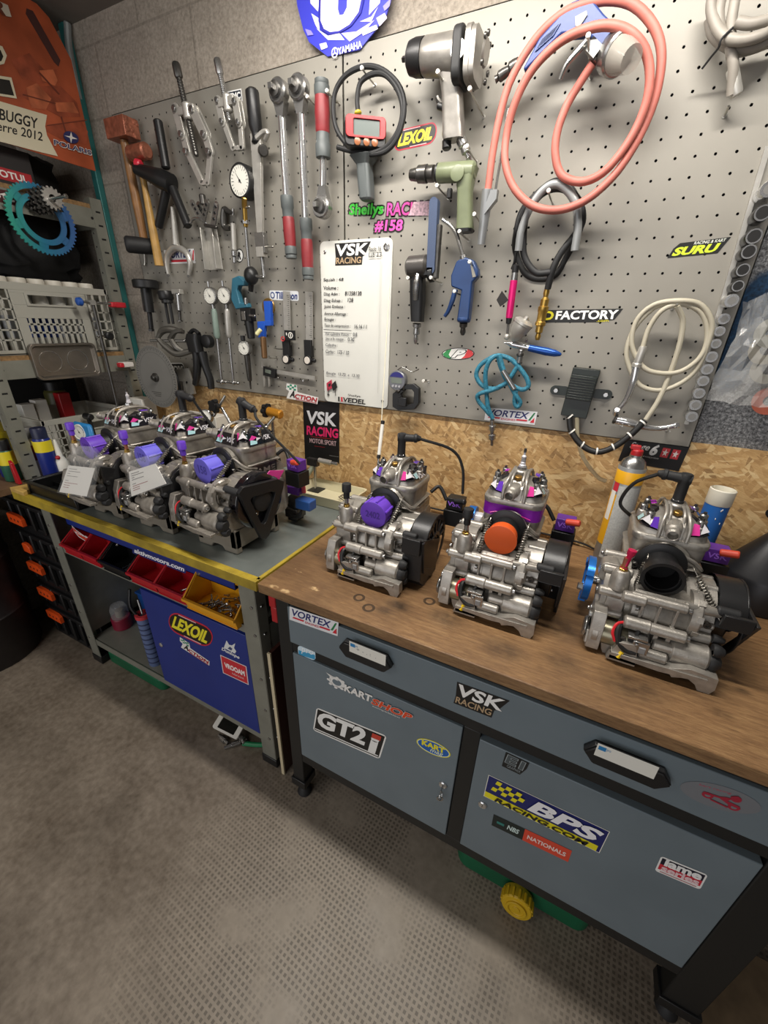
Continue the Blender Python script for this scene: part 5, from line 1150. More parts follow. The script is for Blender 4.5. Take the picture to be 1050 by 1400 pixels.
# --- cream dental style hose
CREAM = mat('cream_tubing', 'b5ae9b', .45)
t = T_('rotary_handpiece', A2(345, 800, .03), 'cream coiled hose with chrome rotary handpiece', 'handpiece')
m = MB(); q = lambda x, y, d=.04: A2(x, y, d)
m.tube([q(470, 490, .05), q(500, 400, .05), q(560, 320, .055), q(650, 290, .055), q(740, 330, .05), q(770, 430, .045), q(740, 530, .045), q(650, 600, .045), q(550, 610, .045), q(470, 580, .045), q(420, 480, .045), q(440, 370, .045), q(520, 295, .05), q(640, 275, .06), q(740, 295, .055), q(790, 380, .05), q(770, 480, .045), q(720, 590, .04), q(640, 660, .04), q(540, 690, .04), q(450, 660, .04), q(400, 560, .04), q(400, 480, .04), q(440, 390, .04), q(520, 310, .045), q(590, 285, .05)], .0058, CREAM, 12, 6); m.build('hose', t)
m = MB(); p, r_ = A2(475, 485, .05), A2(440, 580, .045); L = (r_ - p).length; m.lathe([(.008, 0), (.010, L * .1), (.010, L * .8), (.012, L * .85), (.012, L)], p, r_ - p, ALUG, 18); m.tube([r_, A2(425, 650, .045), A2(395, 730, .04), A2(350, 785, .035)], [.010, .009, .007, .0055], CHROME, 14, 5); m.rod(A2(352, 778, .045), A2(345, 798, .028), .009, CHROME); m.build('handpiece', t)
t = T_('dental_handpiece', A2(480, 870, .02), 'second loose chrome handpiece lying on two pegs', 'handpiece')
m = MB(); m.tube([A2(340, 825, .035), A2(400, 838, .035), A2(480, 858, .035), A2(550, 865, .035), A2(620, 852, .035)], [.011, .0115, .009, .0075, .006], CHROME, 16, 5); m.rod(A2(622, 840, .03), A2(624, 866, .035), .0085, CHROME); m.rod(A2(335, 822, .035), A2(350, 828, .035), .0125, DSTEEL); m.build('body', t)
for q in ((375, 855), (595, 880)): hook(A2(*q, .05), tip=False)
hook(A2(630, 290, .075), tip=False)
# --- grey hose bundle top right
t = T_('hose_bundle', P8(820, 540, .03), 'grey tubing bundle tied with a black cable tie, top right', 'hose')
GH = mat('grey_tubing', '8d877e', .5, var=.1); m = MB(); q = lambda x, y, d=.05: P8(x, y, d)
m.tube([q(800, 520, .04), q(810, 360), q(795, 260), q(800, 120), q(830, -60)], [.0088, .009, .009, .009, .009], GH, 14, 6); m.tube([q(700, -60), q(690, 60), q(740, 180, .06), q(830, 220, .07), q(950, 200, .07), q(1060, 140, .06)], .009, GH, 14, 6)
m.tube([q(760, -60, .045), q(730, 80, .05), q(760, 210, .05), q(860, 260, .05), q(960, 240, .05), q(1070, 170, .05)], .009, GH, 14, 6); m.tube([q(830, 120, .06), q(920, 130, .065), q(1060, 90, .06)], .009, GH, 14, 6); m.tube([q(680, 100, .035), q(700, 190, .035), q(770, 250, .035), q(860, 280, .035), q(1070, 210, .035)], .009, GH, 14, 6); m.build('tubing', t)
m = MB(); m.lathe([(.0095, 0), (.0105, .004), (.0105, .045), (.0095, .047)], q(830, 520, .04), q(800, 350, .045) - q(830, 520, .04), ALUG, 18); m.build('metal_sleeve', t)
m = MB(); m.tube([q(640, 375, .04), q(690, 310, .055), q(730, 260, .07), q(745, 215, .075), q(810, 150, .075)], .0022, RUBBER, 6, 4); m.build('cable_tie', t)
# --- bore gauges and dials
def bore(c, g0, g1, e, label, gm):
    t = T_('bore_gauge', e, label, 'bore gauge'); m = MB(); dial(m, c, (.12, -1, 0), .031, STEEL, .018); m.cyl(c + Vector((0, .008, -.025)), g0, .008, STEEL); m.rod(c + ZZ * .03, c + ZZ * .05, .004, STEEL, 8); m.cyl(c + Vector((-.03, .01, -.005)), c + Vector((-.04, .01, -.01)), .006, BLACK); m.build('gauge_head', t)
    m = MB(); m.rod(g1, e, .0055, STEEL, 12); m.rod(e + XX * -.03, e + XX * .03, .006, STEEL, 10); m.sphere(e, .010, STEEL, 12, 8); m.build('stem', t)
    m = MB(); d = g1 - g0; L = d.length; m.lathe([(.007, 0), (.011, .012), (.012, L * .5), (.013, L * .9), (.008, L)], g0, d, gm, 18); m.build('grip', t)
bore(P4(634, 260, .05), P4(655, 330, .04), P4(675, 495, .04), P4(700, 735, .035), 'left bore gauge of the pair, green-grey grip', mat('sage_grip', '7c8c82', .45)); bore(P4(712, 258, .05), P4(728, 330, .04), P4(740, 490, .04), P4(765, 740, .035), 'right bore gauge of the pair, steel grip', ALUG)
t = T_('dial_indicator', P4(850, 780, .03), 'small dial indicator with dark stem hanging right of bore gauges', 'dial gauge'); m = MB(); c = P4(822, 548, .05); dial(m, c, (.12, -1, 0), .028, STEEL, .018); m.cyl(c + ZZ * .028, c + ZZ * .045, .009, BLACK); m.build('gauge_head', t)
m = MB(); m.lathe([(.012, 0), (.010, .08), (.009, .1), (.004, .104), (.003, .135)], c + Vector((.004, .008, -.026)), P4(850, 780, .03) - P4(828, 590, .04), DSTEEL, 14); m.build('stem', t)
# --- teal crimping tool
t = T_('snap_gauge', P4(850, 480, .03), 'teal C-frame snap gauge with small black body', 'snap gauge'); TEAL = mat('teal_enamel', '2f6478', .4, var=.08)
m = MB(); pw = [P4(x, y, .04) for x, y in ((765, 165), (800, 150), (830, 175), (832, 205), (800, 205), (792, 230), (808, 300), (845, 300), (852, 325), (785, 335), (760, 280))]; m.prism([(p.x - pw[0].x, p.z - pw[0].z) for p in pw], Vector((pw[0].x, -.045, pw[0].z)), XX, ZZ, .025, TEAL); m.build('frame', t, bevel=.003)
m = MB(); m.box(P4(845, 365, .045), (.05, .03, .045), BLACK); m.lathe([(.018, 0), (.014, .06), (.012, .062)], P4(850, 400, .045), (0.05, 0, -1), BLACK, 14); m.rod(P4(832, 270, .045), P4(834, 310, .045), .007, STEEL); m.box(P4(820, 370, .065), (.018, .004, .03), STEEL); m.rod(P4(850, 368, .06), P4(885, 372, .06), .004, STEEL); m.build('body', t, bevel=.002)
# --- blue crank tool with bronze disc
t = T_('cam_lock_tool', P4(935, 600, .03), 'bright blue angled bracket tool with bronze disc and copper rod', 'tool'); BL = mat('bright_blue_enamel', '1f53b8', .4)
m = MB(); m.lathe([(.028, 0), (.03, .002), (.03, .006), (.028, .008)], P4(962, 322, .02), (.0, -1, 0), mat('bronze_disc', '84683a', .35, .7), 30); m.build('disc', t)
m = MB()
for dz_, pts in enumerate((((935, 290), (972, 290), (975, 420), (945, 420)), ((903, 402), (978, 398), (978, 425), (903, 428)), ((905, 405), (945, 405), (940, 490), (910, 490)))):
    pw = [P4(x, y, .035) for x, y in pts]; m.prism([(p.x - pw[0].x, p.z - pw[0].z) for p in pw], Vector((pw[0].x, -.045 - dz_ * .002, pw[0].z)), XX, ZZ, .016, BL)
m.build('bracket', t, bevel=.001)
m = MB(); m.rod(P4(928, 485, .05), P4(936, 605, .05), .011, mat('bronze_rod', '7a5c3e', .4, .6), 14); m.rod(P4(890, 475, .07), P4(915, 445, .06), .008, mat('ivory_tip', 'd3cf9a', .4)); m.build('rod', t)
# --- depth gauges, caliper, thickness gauge
def depth(x0, y0, x1, y1, label, ex):
    t = T_('depth_gauge', P5(x1, y1, .02), label, 'depth gauge'); a, b = P5(x0, y0, .012), P5(x1, y1, .012); d = b - a; L = d.length; m = MB()
    m.prism([(0, -.0155), (L * .8, -.0155), (L * .8, .0155), (0, .0155)], a, d.normalized(), d.normalized().cross(YY), .003, ALUG)
    for i in range(22): p = a + d * (.06 + .028 * i); m.box(p + YY * -.0033 + XX * (.009 if i % 5 else .007), (.006 if i % 5 else .011, .0006, .0012), BLACK)
    m.build('rule', t)
    m = MB(); c = a + d * .82; m.box(c + YY * -.006, (.032, .018, L * .26), BLACK); m.cyl(b + YY * -.004, b + YY * -.018, .018, BLACK, seg=20); m.cyl(b + YY * -.017, b + YY * -.0195, .013, mat('ivory_badge', 'd8cfc4', .4), seg=18); m.rod(b + XX * .016 + YY * -.008, b + XX * .032 + YY * -.008, .007, BLACK); hd = m.build('gauge_body', t, bevel=.001)
    if ex:
        m = MB(); q = P5(228, 478, .03); m.box(q, (.046, .008, .034), BLACK); m.ring(q + Vector((.006, -.0042, 0)), (0, -1, 0), .011, .008, .001, WHITE, 18); m.box(q + Vector((.006, -.0045, 0)), (.004, .001, .012), WHITE); m.box(q + Vector((-.013, -.0045, .004)), (.004, .001, .01), WHITE); m.ring(P5(190, 498, .036), (0, -1, 0), .009, .006, .003, mat('red_ring', 'c2363a', .4), 14); m.build('display', t, bevel=.001)
depth(210, 235, 220, 610, 'left steel depth rule with round emblem on black display', True); depth(335, 238, 338, 615, 'right steel depth rule beside the whiteboard', False)
hook(P5(140, 548, .055), tip=False); hook(P5(110, 600, .05), tip=False)
t = T_('digital_caliper', P5(90, 745, .02), 'black digital caliper hanging sideways below the depth rules', 'caliper'); m = MB(); a, b = P5(80, 665, .015), P5(365, 715, .015); d = b - a; m.prism([(0, -.007), (d.length, -.007), (d.length, .007), (0, .007)], a, d.normalized(), Vector((-d.z, 0, d.x)).normalized(), -.004, ALUG); m.build('beam', t)
m = MB(); c = P5(118, 682, .02); m.box(c, (.06, .014, .034), BLACK, Matrix.Rotation(R(8), 3, 'Y')); m.box(c + Vector((-.004, -.0075, .003)), (.03, .001, .014), mat('lcd', '6d756b', .2), Matrix.Rotation(R(8), 3, 'Y')); m.build('display', t, bevel=.001)
m = MB()
for x in (82, 108): m.prism([(0, 0), (.012, 0), (.006, -.04), (.001, -.045)], P5(x, 700, .018), XX, ZZ, .005, ALUG)
m.prism([(0, 0), (.010, 0), (.004, .022)], P5(75, 655, .018), XX, ZZ, .005, ALUG); m.rod(P5(160, 715, .02), P5(168, 715, .02), .006, STEEL); m.rod(P5(300, 722, .02), P5(302, 735, .02), .006, STEEL); m.build('jaw', t)
t = T_('thickness_gauge', P5(870, 880, .02), 'digital thickness gauge with round blue-topped display beside the whiteboard', 'thickness gauge'); c = P5(820, 728, .04)
m = MB(); m.lathe([(.03, -.02), (.032, -.016), (.032, .004), (.03, .006), (.0, .006)], c, (0, -1, 0), mat('grey_gauge_shell', '6e6f74', .35, .3), 32); m.build('display_housing', t)
m = MB(); hp = [(.028 * math.cos(R(a_)), .028 * math.sin(R(a_))) for a_ in range(25, 156, 10)]; m.add([c + Vector((x, -.0066, z)) for x, z in hp], [tuple(range(len(hp)))], mat('navy_badge', '23216f', .35)); m.box(c + Vector((0, -.0062, .0)), (.04, .001, .017), mat('lcd', '6d756b', .2))
for i in (-1, 0, 1): m.cyl(c + Vector((i * .012, -.006, -.018)), c + Vector((i * .012, -.0085, -.018)), .004, mat('button_grey', 'a9a9ad', .4), seg=12)
m.build('display', t)
m = MB(); fr = [(835, 770), (800, 800), (800, 870), (830, 890), (920, 885), (945, 850), (945, 770), (915, 745), (870, 750), (865, 775), (905, 775), (918, 790), (915, 850), (880, 862), (850, 850), (845, 800), (860, 785)]
pw = [P5(x, y, .03) for x, y in fr]; m.prism([(p.x - pw[0].x, p.z - pw[0].z) for p in pw], Vector((pw[0].x, -.042, pw[0].z)), XX, ZZ, .018, BLACK); m.rod(c + Vector((0, .002, -.03)), P5(835, 790, .04), .008, DSTEEL); m.box(P5(850, 845, .045), (.03, .014, .028), BLACK); m.build('frame', t, bevel=.002)
m = MB(); m.tube([c + Vector((.0, .0, .034)), P5(850, 655, .04), P5(900, 680, .04), P5(940, 665, .04)], .002, STEEL, 6, 4); m.build('lifting_lever', t)
# --- ring compressor pliers and degree wheel
t = T_('ring_pliers', P4(640, 770, .04), 'black two-handled trigger pliers with large curved grey jaws', 'pliers')
m = MB(); m.loft([sect(P4(545, 470, .07), .03, .018), sect(P4(545, 500, .07), .034, .022), sect(P4(560, 570, .07), .03, .02)], BLACK); m.tube([P4(560, 560, .07), P4(565, 620, .07), P4(562, 700, .07), P4(552, 750, .07)], [.02, .018, .015, .012], BLACK, 12, 4); m.tube([P4(590, 570, .06), P4(610, 650, .06), P4(635, 720, .055), P4(642, 772, .055)], [.02, .016, .015, .014], BLACK, 12, 4); m.lathe([(.024, -.015), (.026, .01), (.02, .014)], P4(620, 512, .06), (0, -1, 0), BLACK, 20); m.tube([P4(520, 470, .07), P4(545, 450, .07), P4(575, 470, .07)], .008, BLACK, 8, 4); m.build('pistol_grip', t)
m = MB(); GJ = mat('grey_jaw', '5d5a54', .4, .6)
m.tube([P4(490, 460, .08), P4(420, 445, .1), P4(370, 455, .11), P4(345, 495, .12)], [.008, .014, .014, .008], GJ, 10, 5); m.tube([P4(345, 495, .12), P4(390, 540, .11), P4(450, 580, .1), P4(510, 570, .08), P4(540, 560, .07)], [.008, .014, .014, .012, .01], GJ, 10, 5); m.tube([P4(415, 500, .1), P4(440, 460, .1), P4(480, 450, .09)], [.012, .01, .008], GJ, 8, 4); m.tube([P4(420, 500, .1), P4(450, 545, .1), P4(500, 575, .08)], [.012, .012, .01], GJ, 8, 4); m.build('jaw', t)
m = MB(); m.rod(P4(305, 508, .12), P4(500, 510, .08), .006, STEEL); m.build('screw', t)
DISC = mat('etched_aluminium', '84827d', .42, .25, var=.06, scale=10)
c = Vector((-1.747, -.14, 1.307)); t = T_('degree_wheel', Vector((c.x, c.y, c.z - .131)), 'large round aluminium timing disc with etched degrees, over the left engines', 'degree wheel')
nrm = Vector((.0, -1, .0)).normalized(); u, v, n = basis(nrm); RW = .131
m = MB(); m.lathe([(RW, 0), (RW, .003), (.0, .003)], c, nrm, DISC, 56); m.build('disc', t)
m = MB()
for i in range(72):
    a_ = 2 * PI * i / 72; d1 = u * math.cos(a_) + v * math.sin(a_); d2 = u * -math.sin(a_) + v * math.cos(a_); r1_ = RW * (.9 if i % 2 else .86)
    m.add([c + n * .0033 + d1 * r1_ - d2 * .0009, c + n * .0033 + d1 * RW * .97 - d2 * .0009, c + n * .0033 + d1 * RW * .97 + d2 * .0009, c + n * .0033 + d1 * r1_ + d2 * .0009], [(0, 1, 2, 3)], BLACK)
m.ring(c + n * .003, n, RW * .8, RW * .795, .0003, DSTEEL, 48)
for i, (a_, w__) in enumerate(((-.5, .05), (-.56, .04), (-.62, .03))): p = c + n * .0034 + v * RW * a_; m.add([p - u * w__ - v * .002, p + u * w__ * .3 - v * .002, p + u * w__ * .3 + v * .002, p - u * w__ + v * .002], [(0, 1, 2, 3)], mat('etch_ink', '55534f', .5))
m.build('scale_marks', t, smooth=0)
m = MB(); m.lathe([(.019, .003), (.019, .01), (.012, .012), (.012, .02), (.008, .024), (.0, .024)], c, nrm, DSTEEL, 24); m.lathe([(.01, -.0), (.01, -.05)], c, nrm, STEEL, 12); m.build('hub', t)
m = MB(); p = P4(495, 735, .05); m.box(p, (.10, .01, .11), ALUG, Matrix.Rotation(R(-8), 3, 'Y')); m.cyl(p + Vector((.02, -.005, 0)), p + Vector((.02, -.007, 0)), .005, BLACK, seg=12); m.box(P4(485, 760, .06), (.018, .01, .045), STEEL); m.tube([P4(440, 680, .06), P4(460, 740, .06), P4(470, 810, .06)], .006, BLACK, 8, 4)
single(m, 'steel_bracket', 'small flat steel bracket plate hanging behind the timing disc', 'bracket')
# free hooks on the board
for x, y in ((375, 141), (402, 137), (447, 124), (420, 132)): hook(W(x, y, -.085))
# --- socket rail along the right edge
SOCK = [(1043, 291, 0.0148, 1, 1), (1031, 323, 0.0146, 1, 1), (1024, 344, 0.0138, 1, 1), (1016, 369, 0.0126, 1, 1), (1009, 391, 0.0114, 1, 1), (1000.6, 411, 0.0135, 0, 1), (990, 436, 0.0118, 0, 0), (984, 453, 0.0112, 0, 0), (979, 470, 0.0108, 0, 0), (973, 488, 0.0128, 0, 0), (967, 505, 0.0128, 0, 0), (961.5, 521, 0.0126, 0, 0), (956, 538, 0.0128, 0, 0), (951, 554, 0.0132, 0, 0), (946, 570, 0.0134, 0, 0), (1052, 258, 0.0152, 0, 1)]
m = MB(); a, b = W(1050, 200, -.024), W(938, 580, -.024); m.box((a + b) / 2 , (.010, .006, (a - b).length), ALUG, Matrix.Rotation(math.atan2(a.x - b.x, a.z - b.z), 3, 'Y'))
single(m, 'socket_rail', 'thin metal rail holding the column of sockets at the board edge', 'rail')
sk_n = 0
for px, py, r_, dark, deep in SOCK:
    if py > 580: continue
    L = .05 if deep else .03; e = W(px, py, -.03 - L) + Vector((0, L, 0)); m = MB(); M_ = mat('black_impact_steel', '29292a', .35, .6) if dark else CHROME
    m.lathe([(r_ * .9, 0), (r_, .002), (r_, L * .55), (r_ * 1.04, L * .6), (r_ * 1.04, L - .002), (r_ * .98, L), (r_ * (.74 if dark else .62), L)], e, (0, -1, 0), M_, 24); m.f.pop(); m.mi.pop(); m.lathe([(r_ * (.74 if dark else .62), L), (r_ * (.7 if dark else .58), L * .6), (0, L * .6)], e, (0, -1, 0), mat('socket_bore', '2b2a29', .5, .5) if dark else mat('chrome_bore', '85837f', .4, .5), 24); m.lathe([(r_ * .42, L * .6), (r_ * .40, L * .92), (r_ * .3, L * .95), (0, L * .95)], e, (0, -1, 0), STEEL, 16) if not dark else m.ring(e + YY * -(L - .001), (0, -1, 0), r_ * .98, r_ * .78, .0016, STEEL, 24)
    lab = ('black impact socket on the right edge rail, ' if dark else 'chrome socket on the right edge rail, ') + ['topmost of the black ones', 'second black one down', 'middle black one', 'second lowest black one', 'lowest black one'][min(sk_n, 4)] if dark else 'chrome socket in the right edge column of sockets'
    if dark: sk_n += 1
    single(m, 'impact_socket' if dark else 'chrome_socket', lab, 'socket', None if dark else 'chrome sockets on the rail')
# ------------------------------------------------------------------ shelving rack along the left wall (front face at x = -2.03)
RX = -2.03
PARTB = mat('raw_chipboard', '8f6f48', .7, var=.3, scale=90)
rk = thing('shelving_rack', (-2.3, -.31, .9), 'galvanised shelving rack with chipboard shelves along the left wall', 'shelving')
for z in (1.968, 1.397, ): m = MB(); m.box((-2.31, -.42, z - .008), (.55, .74, .016), PARTB); m.build('shelf_board', rk)
for z in (1.968, 1.397):
    m = MB(); m.box((RX - .004, -.42, z - .05), (.008, .74, .068), GALV); m.box((-2.31, -.055, z - .05), (.55, .006, .06), GALV)
    for y in (-.09, -.57): m.cyl((RX, y, z - .05), (RX + .002, y, z - .05), .005, BLACK, seg=10)
    m.build('beam', rk)
for y in (-.062, -.590):
    z0 = .905; m = MB(); m.box((RX + .002, y, (z0 + 1.99) / 2), (.004, .045, 1.99 - z0), GALV); m.box((RX - .016, y - .0215, (z0 + 1.99) / 2), (.036, .003, 1.99 - z0), GALV)
    zz = z0 + .02
    while zz < 1.97:
        m.box((RX + .0045, y, zz), (.0015, .018, .006), BLACK); m.lathe([(.0035, 0), (.0035, .002)], (RX - .018, y - .023, zz + .02), (0, -1, 0), STEEL, 8); zz += .0485
    m.build('post', rk)
m = MB(); m.box((-2.585, -.42, 1.42), (.01, .74, 1.1), mat('dark_back_panel', '1b1a19', .8)); m.build('back_panel', rk)
m = MB(); m.box((-2.056, -.014, 1.7), (.032, .026, 1.66), mat('teal_pipe_paint', '2f6e6c', .4, .2)); m.tube([(-2.052, -.018, 2.3), (-2.046, -.02, 2.45), (-2.03, -.015, 2.53)], .012, mat('grey_conduit', '8d9292', .4, .3), 10)
single(m, 'teal_upright', 'teal painted upright in the room corner beside the rack', 'upright', bevel=.003)
m = MB(); m.box((-2.32, -.40, .887), (.56, .78, .026), mat('brown_counter', '6b5138', .55, var=.3, scale=12)); 
single(m, 'counter_top', 'brown wooden counter under the rack', 'counter', loc=(-2.32, -.4, .874))
# printed sign board
ORG = mat('faded_orange_print', 'a8502f', .4, var=.28, scale=7); t = thing('sign_board', (-2.0, -.4, 2.08), 'orange printed sign board with buggy lettering at the rack top', 'sign')
sp_ = [S(131, 234, -2.0), S(97.5, 82, -2.0), S(67, 24, -2.0), S(50, 5, -2.0), Vector((-2.0, -.75, 2.525)), Vector((-2.0, -.75, 2.082))]
m = MB(); m.prism([(p.y, p.z) for p in sp_], (-2.004, 0, 0), (0, 1, 0), (0, 0, 1), .004, ORG); m.build('panel', t)
class SS(Sticker):      # sheet printed on the x = -2 plane, coordinates given in surveyed pixels / 4
    def __init__(s, x=-1.9995): s.x = x; s.z = 0; s.step = .0002; s.mb = MB()
    def px(s, pts, c):
        s.z += s.step; vs = [S(a / 4, b / 4, s.x) + Vector((s.z, 0, 0)) for a, b in pts]; s.mb.add(vs, [tuple(range(len(vs)))], flat(c) if isinstance(c, str) else c); return s
    def txt(s, t_, tl, tr, bl, c, shear=0.0, bold=.02):
        s.z += s.step; vs, fs = glyphs(t_, bold); x_ = [p[0] + shear * p[1] for p in vs]; y_ = [p[1] for p in vs]; A, B, C = (S(p[0] / 4, p[1] / 4, s.x) for p in (tl, tr, bl))
        a0, a1, b0, b1 = min(x_), max(x_), min(y_), max(y_)
        s.mb.add([C + (B - A) * ((x - a0) / (a1 - a0)) + (A - C) * ((y - b0) / (b1 - b0)) + Vector((s.z, 0, 0)) for x, y in zip(x_, y_)], fs, flat(c)); return s
k = SS(); k.px([(145, 45), (180, 60), (330, 330), (320, 365), (295, 340), (140, 75)], '4c2c28')
for pts in ([(60, 330), (160, 290), (240, 380), (310, 380), (300, 440), (220, 460), (120, 430)], [(100, 520), (180, 470), (330, 470), (420, 560), (440, 640), (330, 640), (240, 590)], [(250, 690), (440, 660), (480, 720), (470, 790), (330, 760), (255, 720)]): k.px(pts, mat('dark_orange_print', '97472c', .42, var=.35, scale=22))
for pts in ([(215, 385), (290, 380), (315, 440), (300, 470), (230, 440)], [(140, 480), (200, 455), (280, 540), (250, 600), (170, 590)], [(300, 560), (400, 560), (430, 620), (310, 610)]): k.px(pts, mat('light_orange_print', 'b9633f', .42, var=.35, scale=18))
for a, b in (((120, 520), (300, 570)), ((210, 400), (320, 520)), ((250, 690), (470, 660)), ((330, 640), (360, 740))): k.px([a, (a[0] + 6, a[1] - 6), (b[0] + 6, b[1] - 6), b], '6f3322')
k.px([(-150, 540), (0, 555), (255, 630), (245, 690), (255, 740), (315, 855), (230, 835), (0, 775), (-150, 740)], 'd9d0b4')
k.txt('BUGGY', (-5, 592), (205, 648), (-5, 655), '15130f'); k.txt('erre 2012', (-20, 660), (232, 725), (-20, 712), '15130f', bold=.012)
k.px([(-100, 400), (60, 425), (90, 540), (-100, 510)], 'd9d0b4'); k.px([(-100, 415), (50, 440), (75, 525), (-100, 497)], '18150f'); k.px([(-60, 230), (10, 255), (35, 305), (20, 350), (-60, 370)], 'd9d0b4'); k.px([(-60, 255), (0, 275), (15, 310), (5, 335), (-60, 350)], '18150f'); k.px([(-50, -10), (40, 30), (60, 95), (30, 90), (10, 60), (-50, 50)], 'cfc6b4'); k.txt('R', (-40, 0), (30, 20), (-40, 70), '6d3a2a')
k.txt('POLARIS', (288, 760), (498, 822), (292, 795), 'e6e0d8', bold=.05); k.txt('POLARIS', (290, 764), (495, 824), (293, 792), '20235a', bold=.015)
k.px([(345 + 40 + 42 * math.cos(a / 8 * PI), 752 + 32 * math.sin(a / 8 * PI) + 12 * math.cos(a / 8 * PI)) for a in range(16)], '2a2b5c'); k.px([(385, 722), (392, 748), (420, 762), (390, 760), (385, 785), (378, 755), (348, 742), (378, 746)], 'e6e0d8')
k.build('print', t)
# sprockets on a bolt
def sprocket(c, R_, teeth, ri, th, mt, slots, name, label, sw=.4):
    n = teeth * 4; out = []
    for i in range(n):
        a = 2 * PI * i / n; out.append(((R_ if i % 4 in (1, 2) else R_ * (1 - .16 / teeth * 12 * .5)) * math.cos(a), (R_ if i % 4 in (1, 2) else R_ * (1 - .96 / teeth)) * math.sin(a)))
    out = [((r_ := (R_ if i % 4 in (1, 2) else R_ - R_ * 2.6 / teeth)) * math.cos(2 * PI * i / n), r_ * math.sin(2 * PI * i / n)) for i in range(n)]
    u_, v_ = Vector((0, 1, 0)), Vector((0, 0, 1)); m = MB(); rm = R_ * .86
    mid = circ(rm, n)
    m.frame(out, mid, c, u_, v_, th, mt)
    if slots:
        r1_, r2_ = R_ * .80, R_ * .70; inn = circ(ri, n); m.frame(circ(r2_ * 1.0, n), inn, c, u_, v_, th, mt); m.frame(mid, circ(r1_ * 1.02, n), c, u_, v_, th, mt)
        for s_ in range(slots):        # bridges between the slots
            a0 = 2 * PI * s_ / slots + .3; w_ = .19
            pts = [(r * math.cos(a), r * math.sin(a)) for r, a in [(r2_ * .99, a0 - w_ + .0), (r1_ * 1.03, a0 - w_ + .04)] + [(r1_ * 1.03, a0 - w_ + .04 + (2 * w_ - .08) * j / 6) for j in range(1, 7)] + [(r2_ * .99, a0 + w_ - 2 * w_ * j / 6) for j in range(0, 6)]]
            m.prism(pts, c, u_, v_, th, mt)
    else: m.frame(mid, circ(ri, n), c, u_, v_, th, mt)
    return single(m, name, label, 'sprocket', None, loc=c)
TEALA = mat('teal_anodised', '2f8f9c', .35, .45, var=.3, scale=9)
k = NT('teal_blue_anodised'); k.b.inputs['Metallic'].default_value = .4
sx = k.n('SeparateXYZ'); k.l(k.tc, sx.inputs[0]); k.color(k.ramp(k.math('ADD', k.math('MULTIPLY', sx.outputs['Y'], 3.6), .5), [(.1, '3aa58e'), (.45, '2f7fa0'), (.9, '4a6fae')]), .35)
sprocket(Vector((-2.0, -.302, 1.87)), .115, 50, .062, .006, k.m, 6, 'rear_sprocket', 'large teal blue rear sprocket hanging from the rack beam')
for i, r_ in enumerate((.038, .041, .044, .04, .037)): sprocket(Vector((-2.012 + i * .013 - .04 * 0, -.30 + i * .008, 1.925 + i * .004)), r_, 15, .012, .006, DSTEEL if i < 4 else ALUG, 0, 'drive_sprocket', ['rearmost', 'second from the back', 'middle', 'second from the front', 'front silver'][i] + ' small sprocket stacked on the bolt over the teal one')
m = MB(); m.rod(Vector((-2.03, -.29, 1.93)), Vector((-1.87, -.27, 1.94)), .005, STEEL, 12); m.rod(Vector((-1.875, -.27, 1.94)), Vector((-1.865, -.268, 1.94)), .0075, STEEL); single(m, 'hanger_bolt', 'long steel bolt carrying the sprockets on the rack beam', 'bolt')
# dark bags and the red-labelled box on the top shelf
def blob(c, d, seed, name, label, cat, mt, rough=.12):
    random.seed(seed); m = MB(); m.sphere((0, 0, 0), 1, mt, 20, 12); vv = []
    for p in m.v:
        q = [math.copysign(abs(x) ** .55, x) for x in p]; w_ = 1 + rough * math.sin(7 * p[0] + seed) * math.cos(6 * p[1] + 2 * seed) + rough * .6 * math.sin(11 * p[2] + p[0] * 5)
        vv.append((c[0] + q[0] * d[0] / 2 * w_, c[1] + q[1] * d[1] / 2 * w_, max(c[2] - d[2] / 2, c[2] + q[2] * d[2] / 2 * w_)))
    m.v = vv; return single(m, name, label, cat, loc=(c[0], c[1], c[2] - d[2] / 2), smooth=180)
BAGM = mat('black_bag_fabric', '121213', .7, bump=.3, bscale=40)
blob((-2.34, -.27, 1.80), (.40, .42, .26), 3, 'black_bag', 'black bag hanging behind the teal sprocket', 'bag', BAGM)
blob((-2.36, -.2, 2.055), (.40, .26, .16), 5, 'black_bag', 'black bag on the top shelf beside the boxed oil', 'bag', BAGM)
t = thing('oil_box', (-2.12, -.33, 1.969), 'dark box with red oil label on the top rack shelf', 'box'); m = MB(); m.box((-2.13, -.33, 2.03), (.12, .16, .12), mat('dark_carton', '2a2625', .6)); m.build('carton', t, bevel=.003)
m = MB(); sgl = Sticker((-2.069, -.405, 2.022), (-2.069, -.262, 2.022), (-2.069, -.405, 1.985), (1, 0, 0)); sgl.rect(0, 0, 1, 1, 'b3262c').text('MOTUL', .1, .2, .9, .8, 'f0ece6', bold=.03); sgl.build('label', t)
sgl = Sticker((RX + .001, -.55, 1.945), (RX + .001, -.345, 1.945), (RX + .001, -.55, 1.905), (1, 0, 0)); sgl.rect(0, 0, 1, 1, '4a1517').text('ot', .45, .2, .92, .85, 'ece6df', bold=.03); sgl.build('beam_sticker', rk)
sgl = Sticker((RX + .001, -.60, 1.385), (RX + .001, -.45, 1.385), (RX + .001, -.60, 1.365), (1, 0, 0)); 
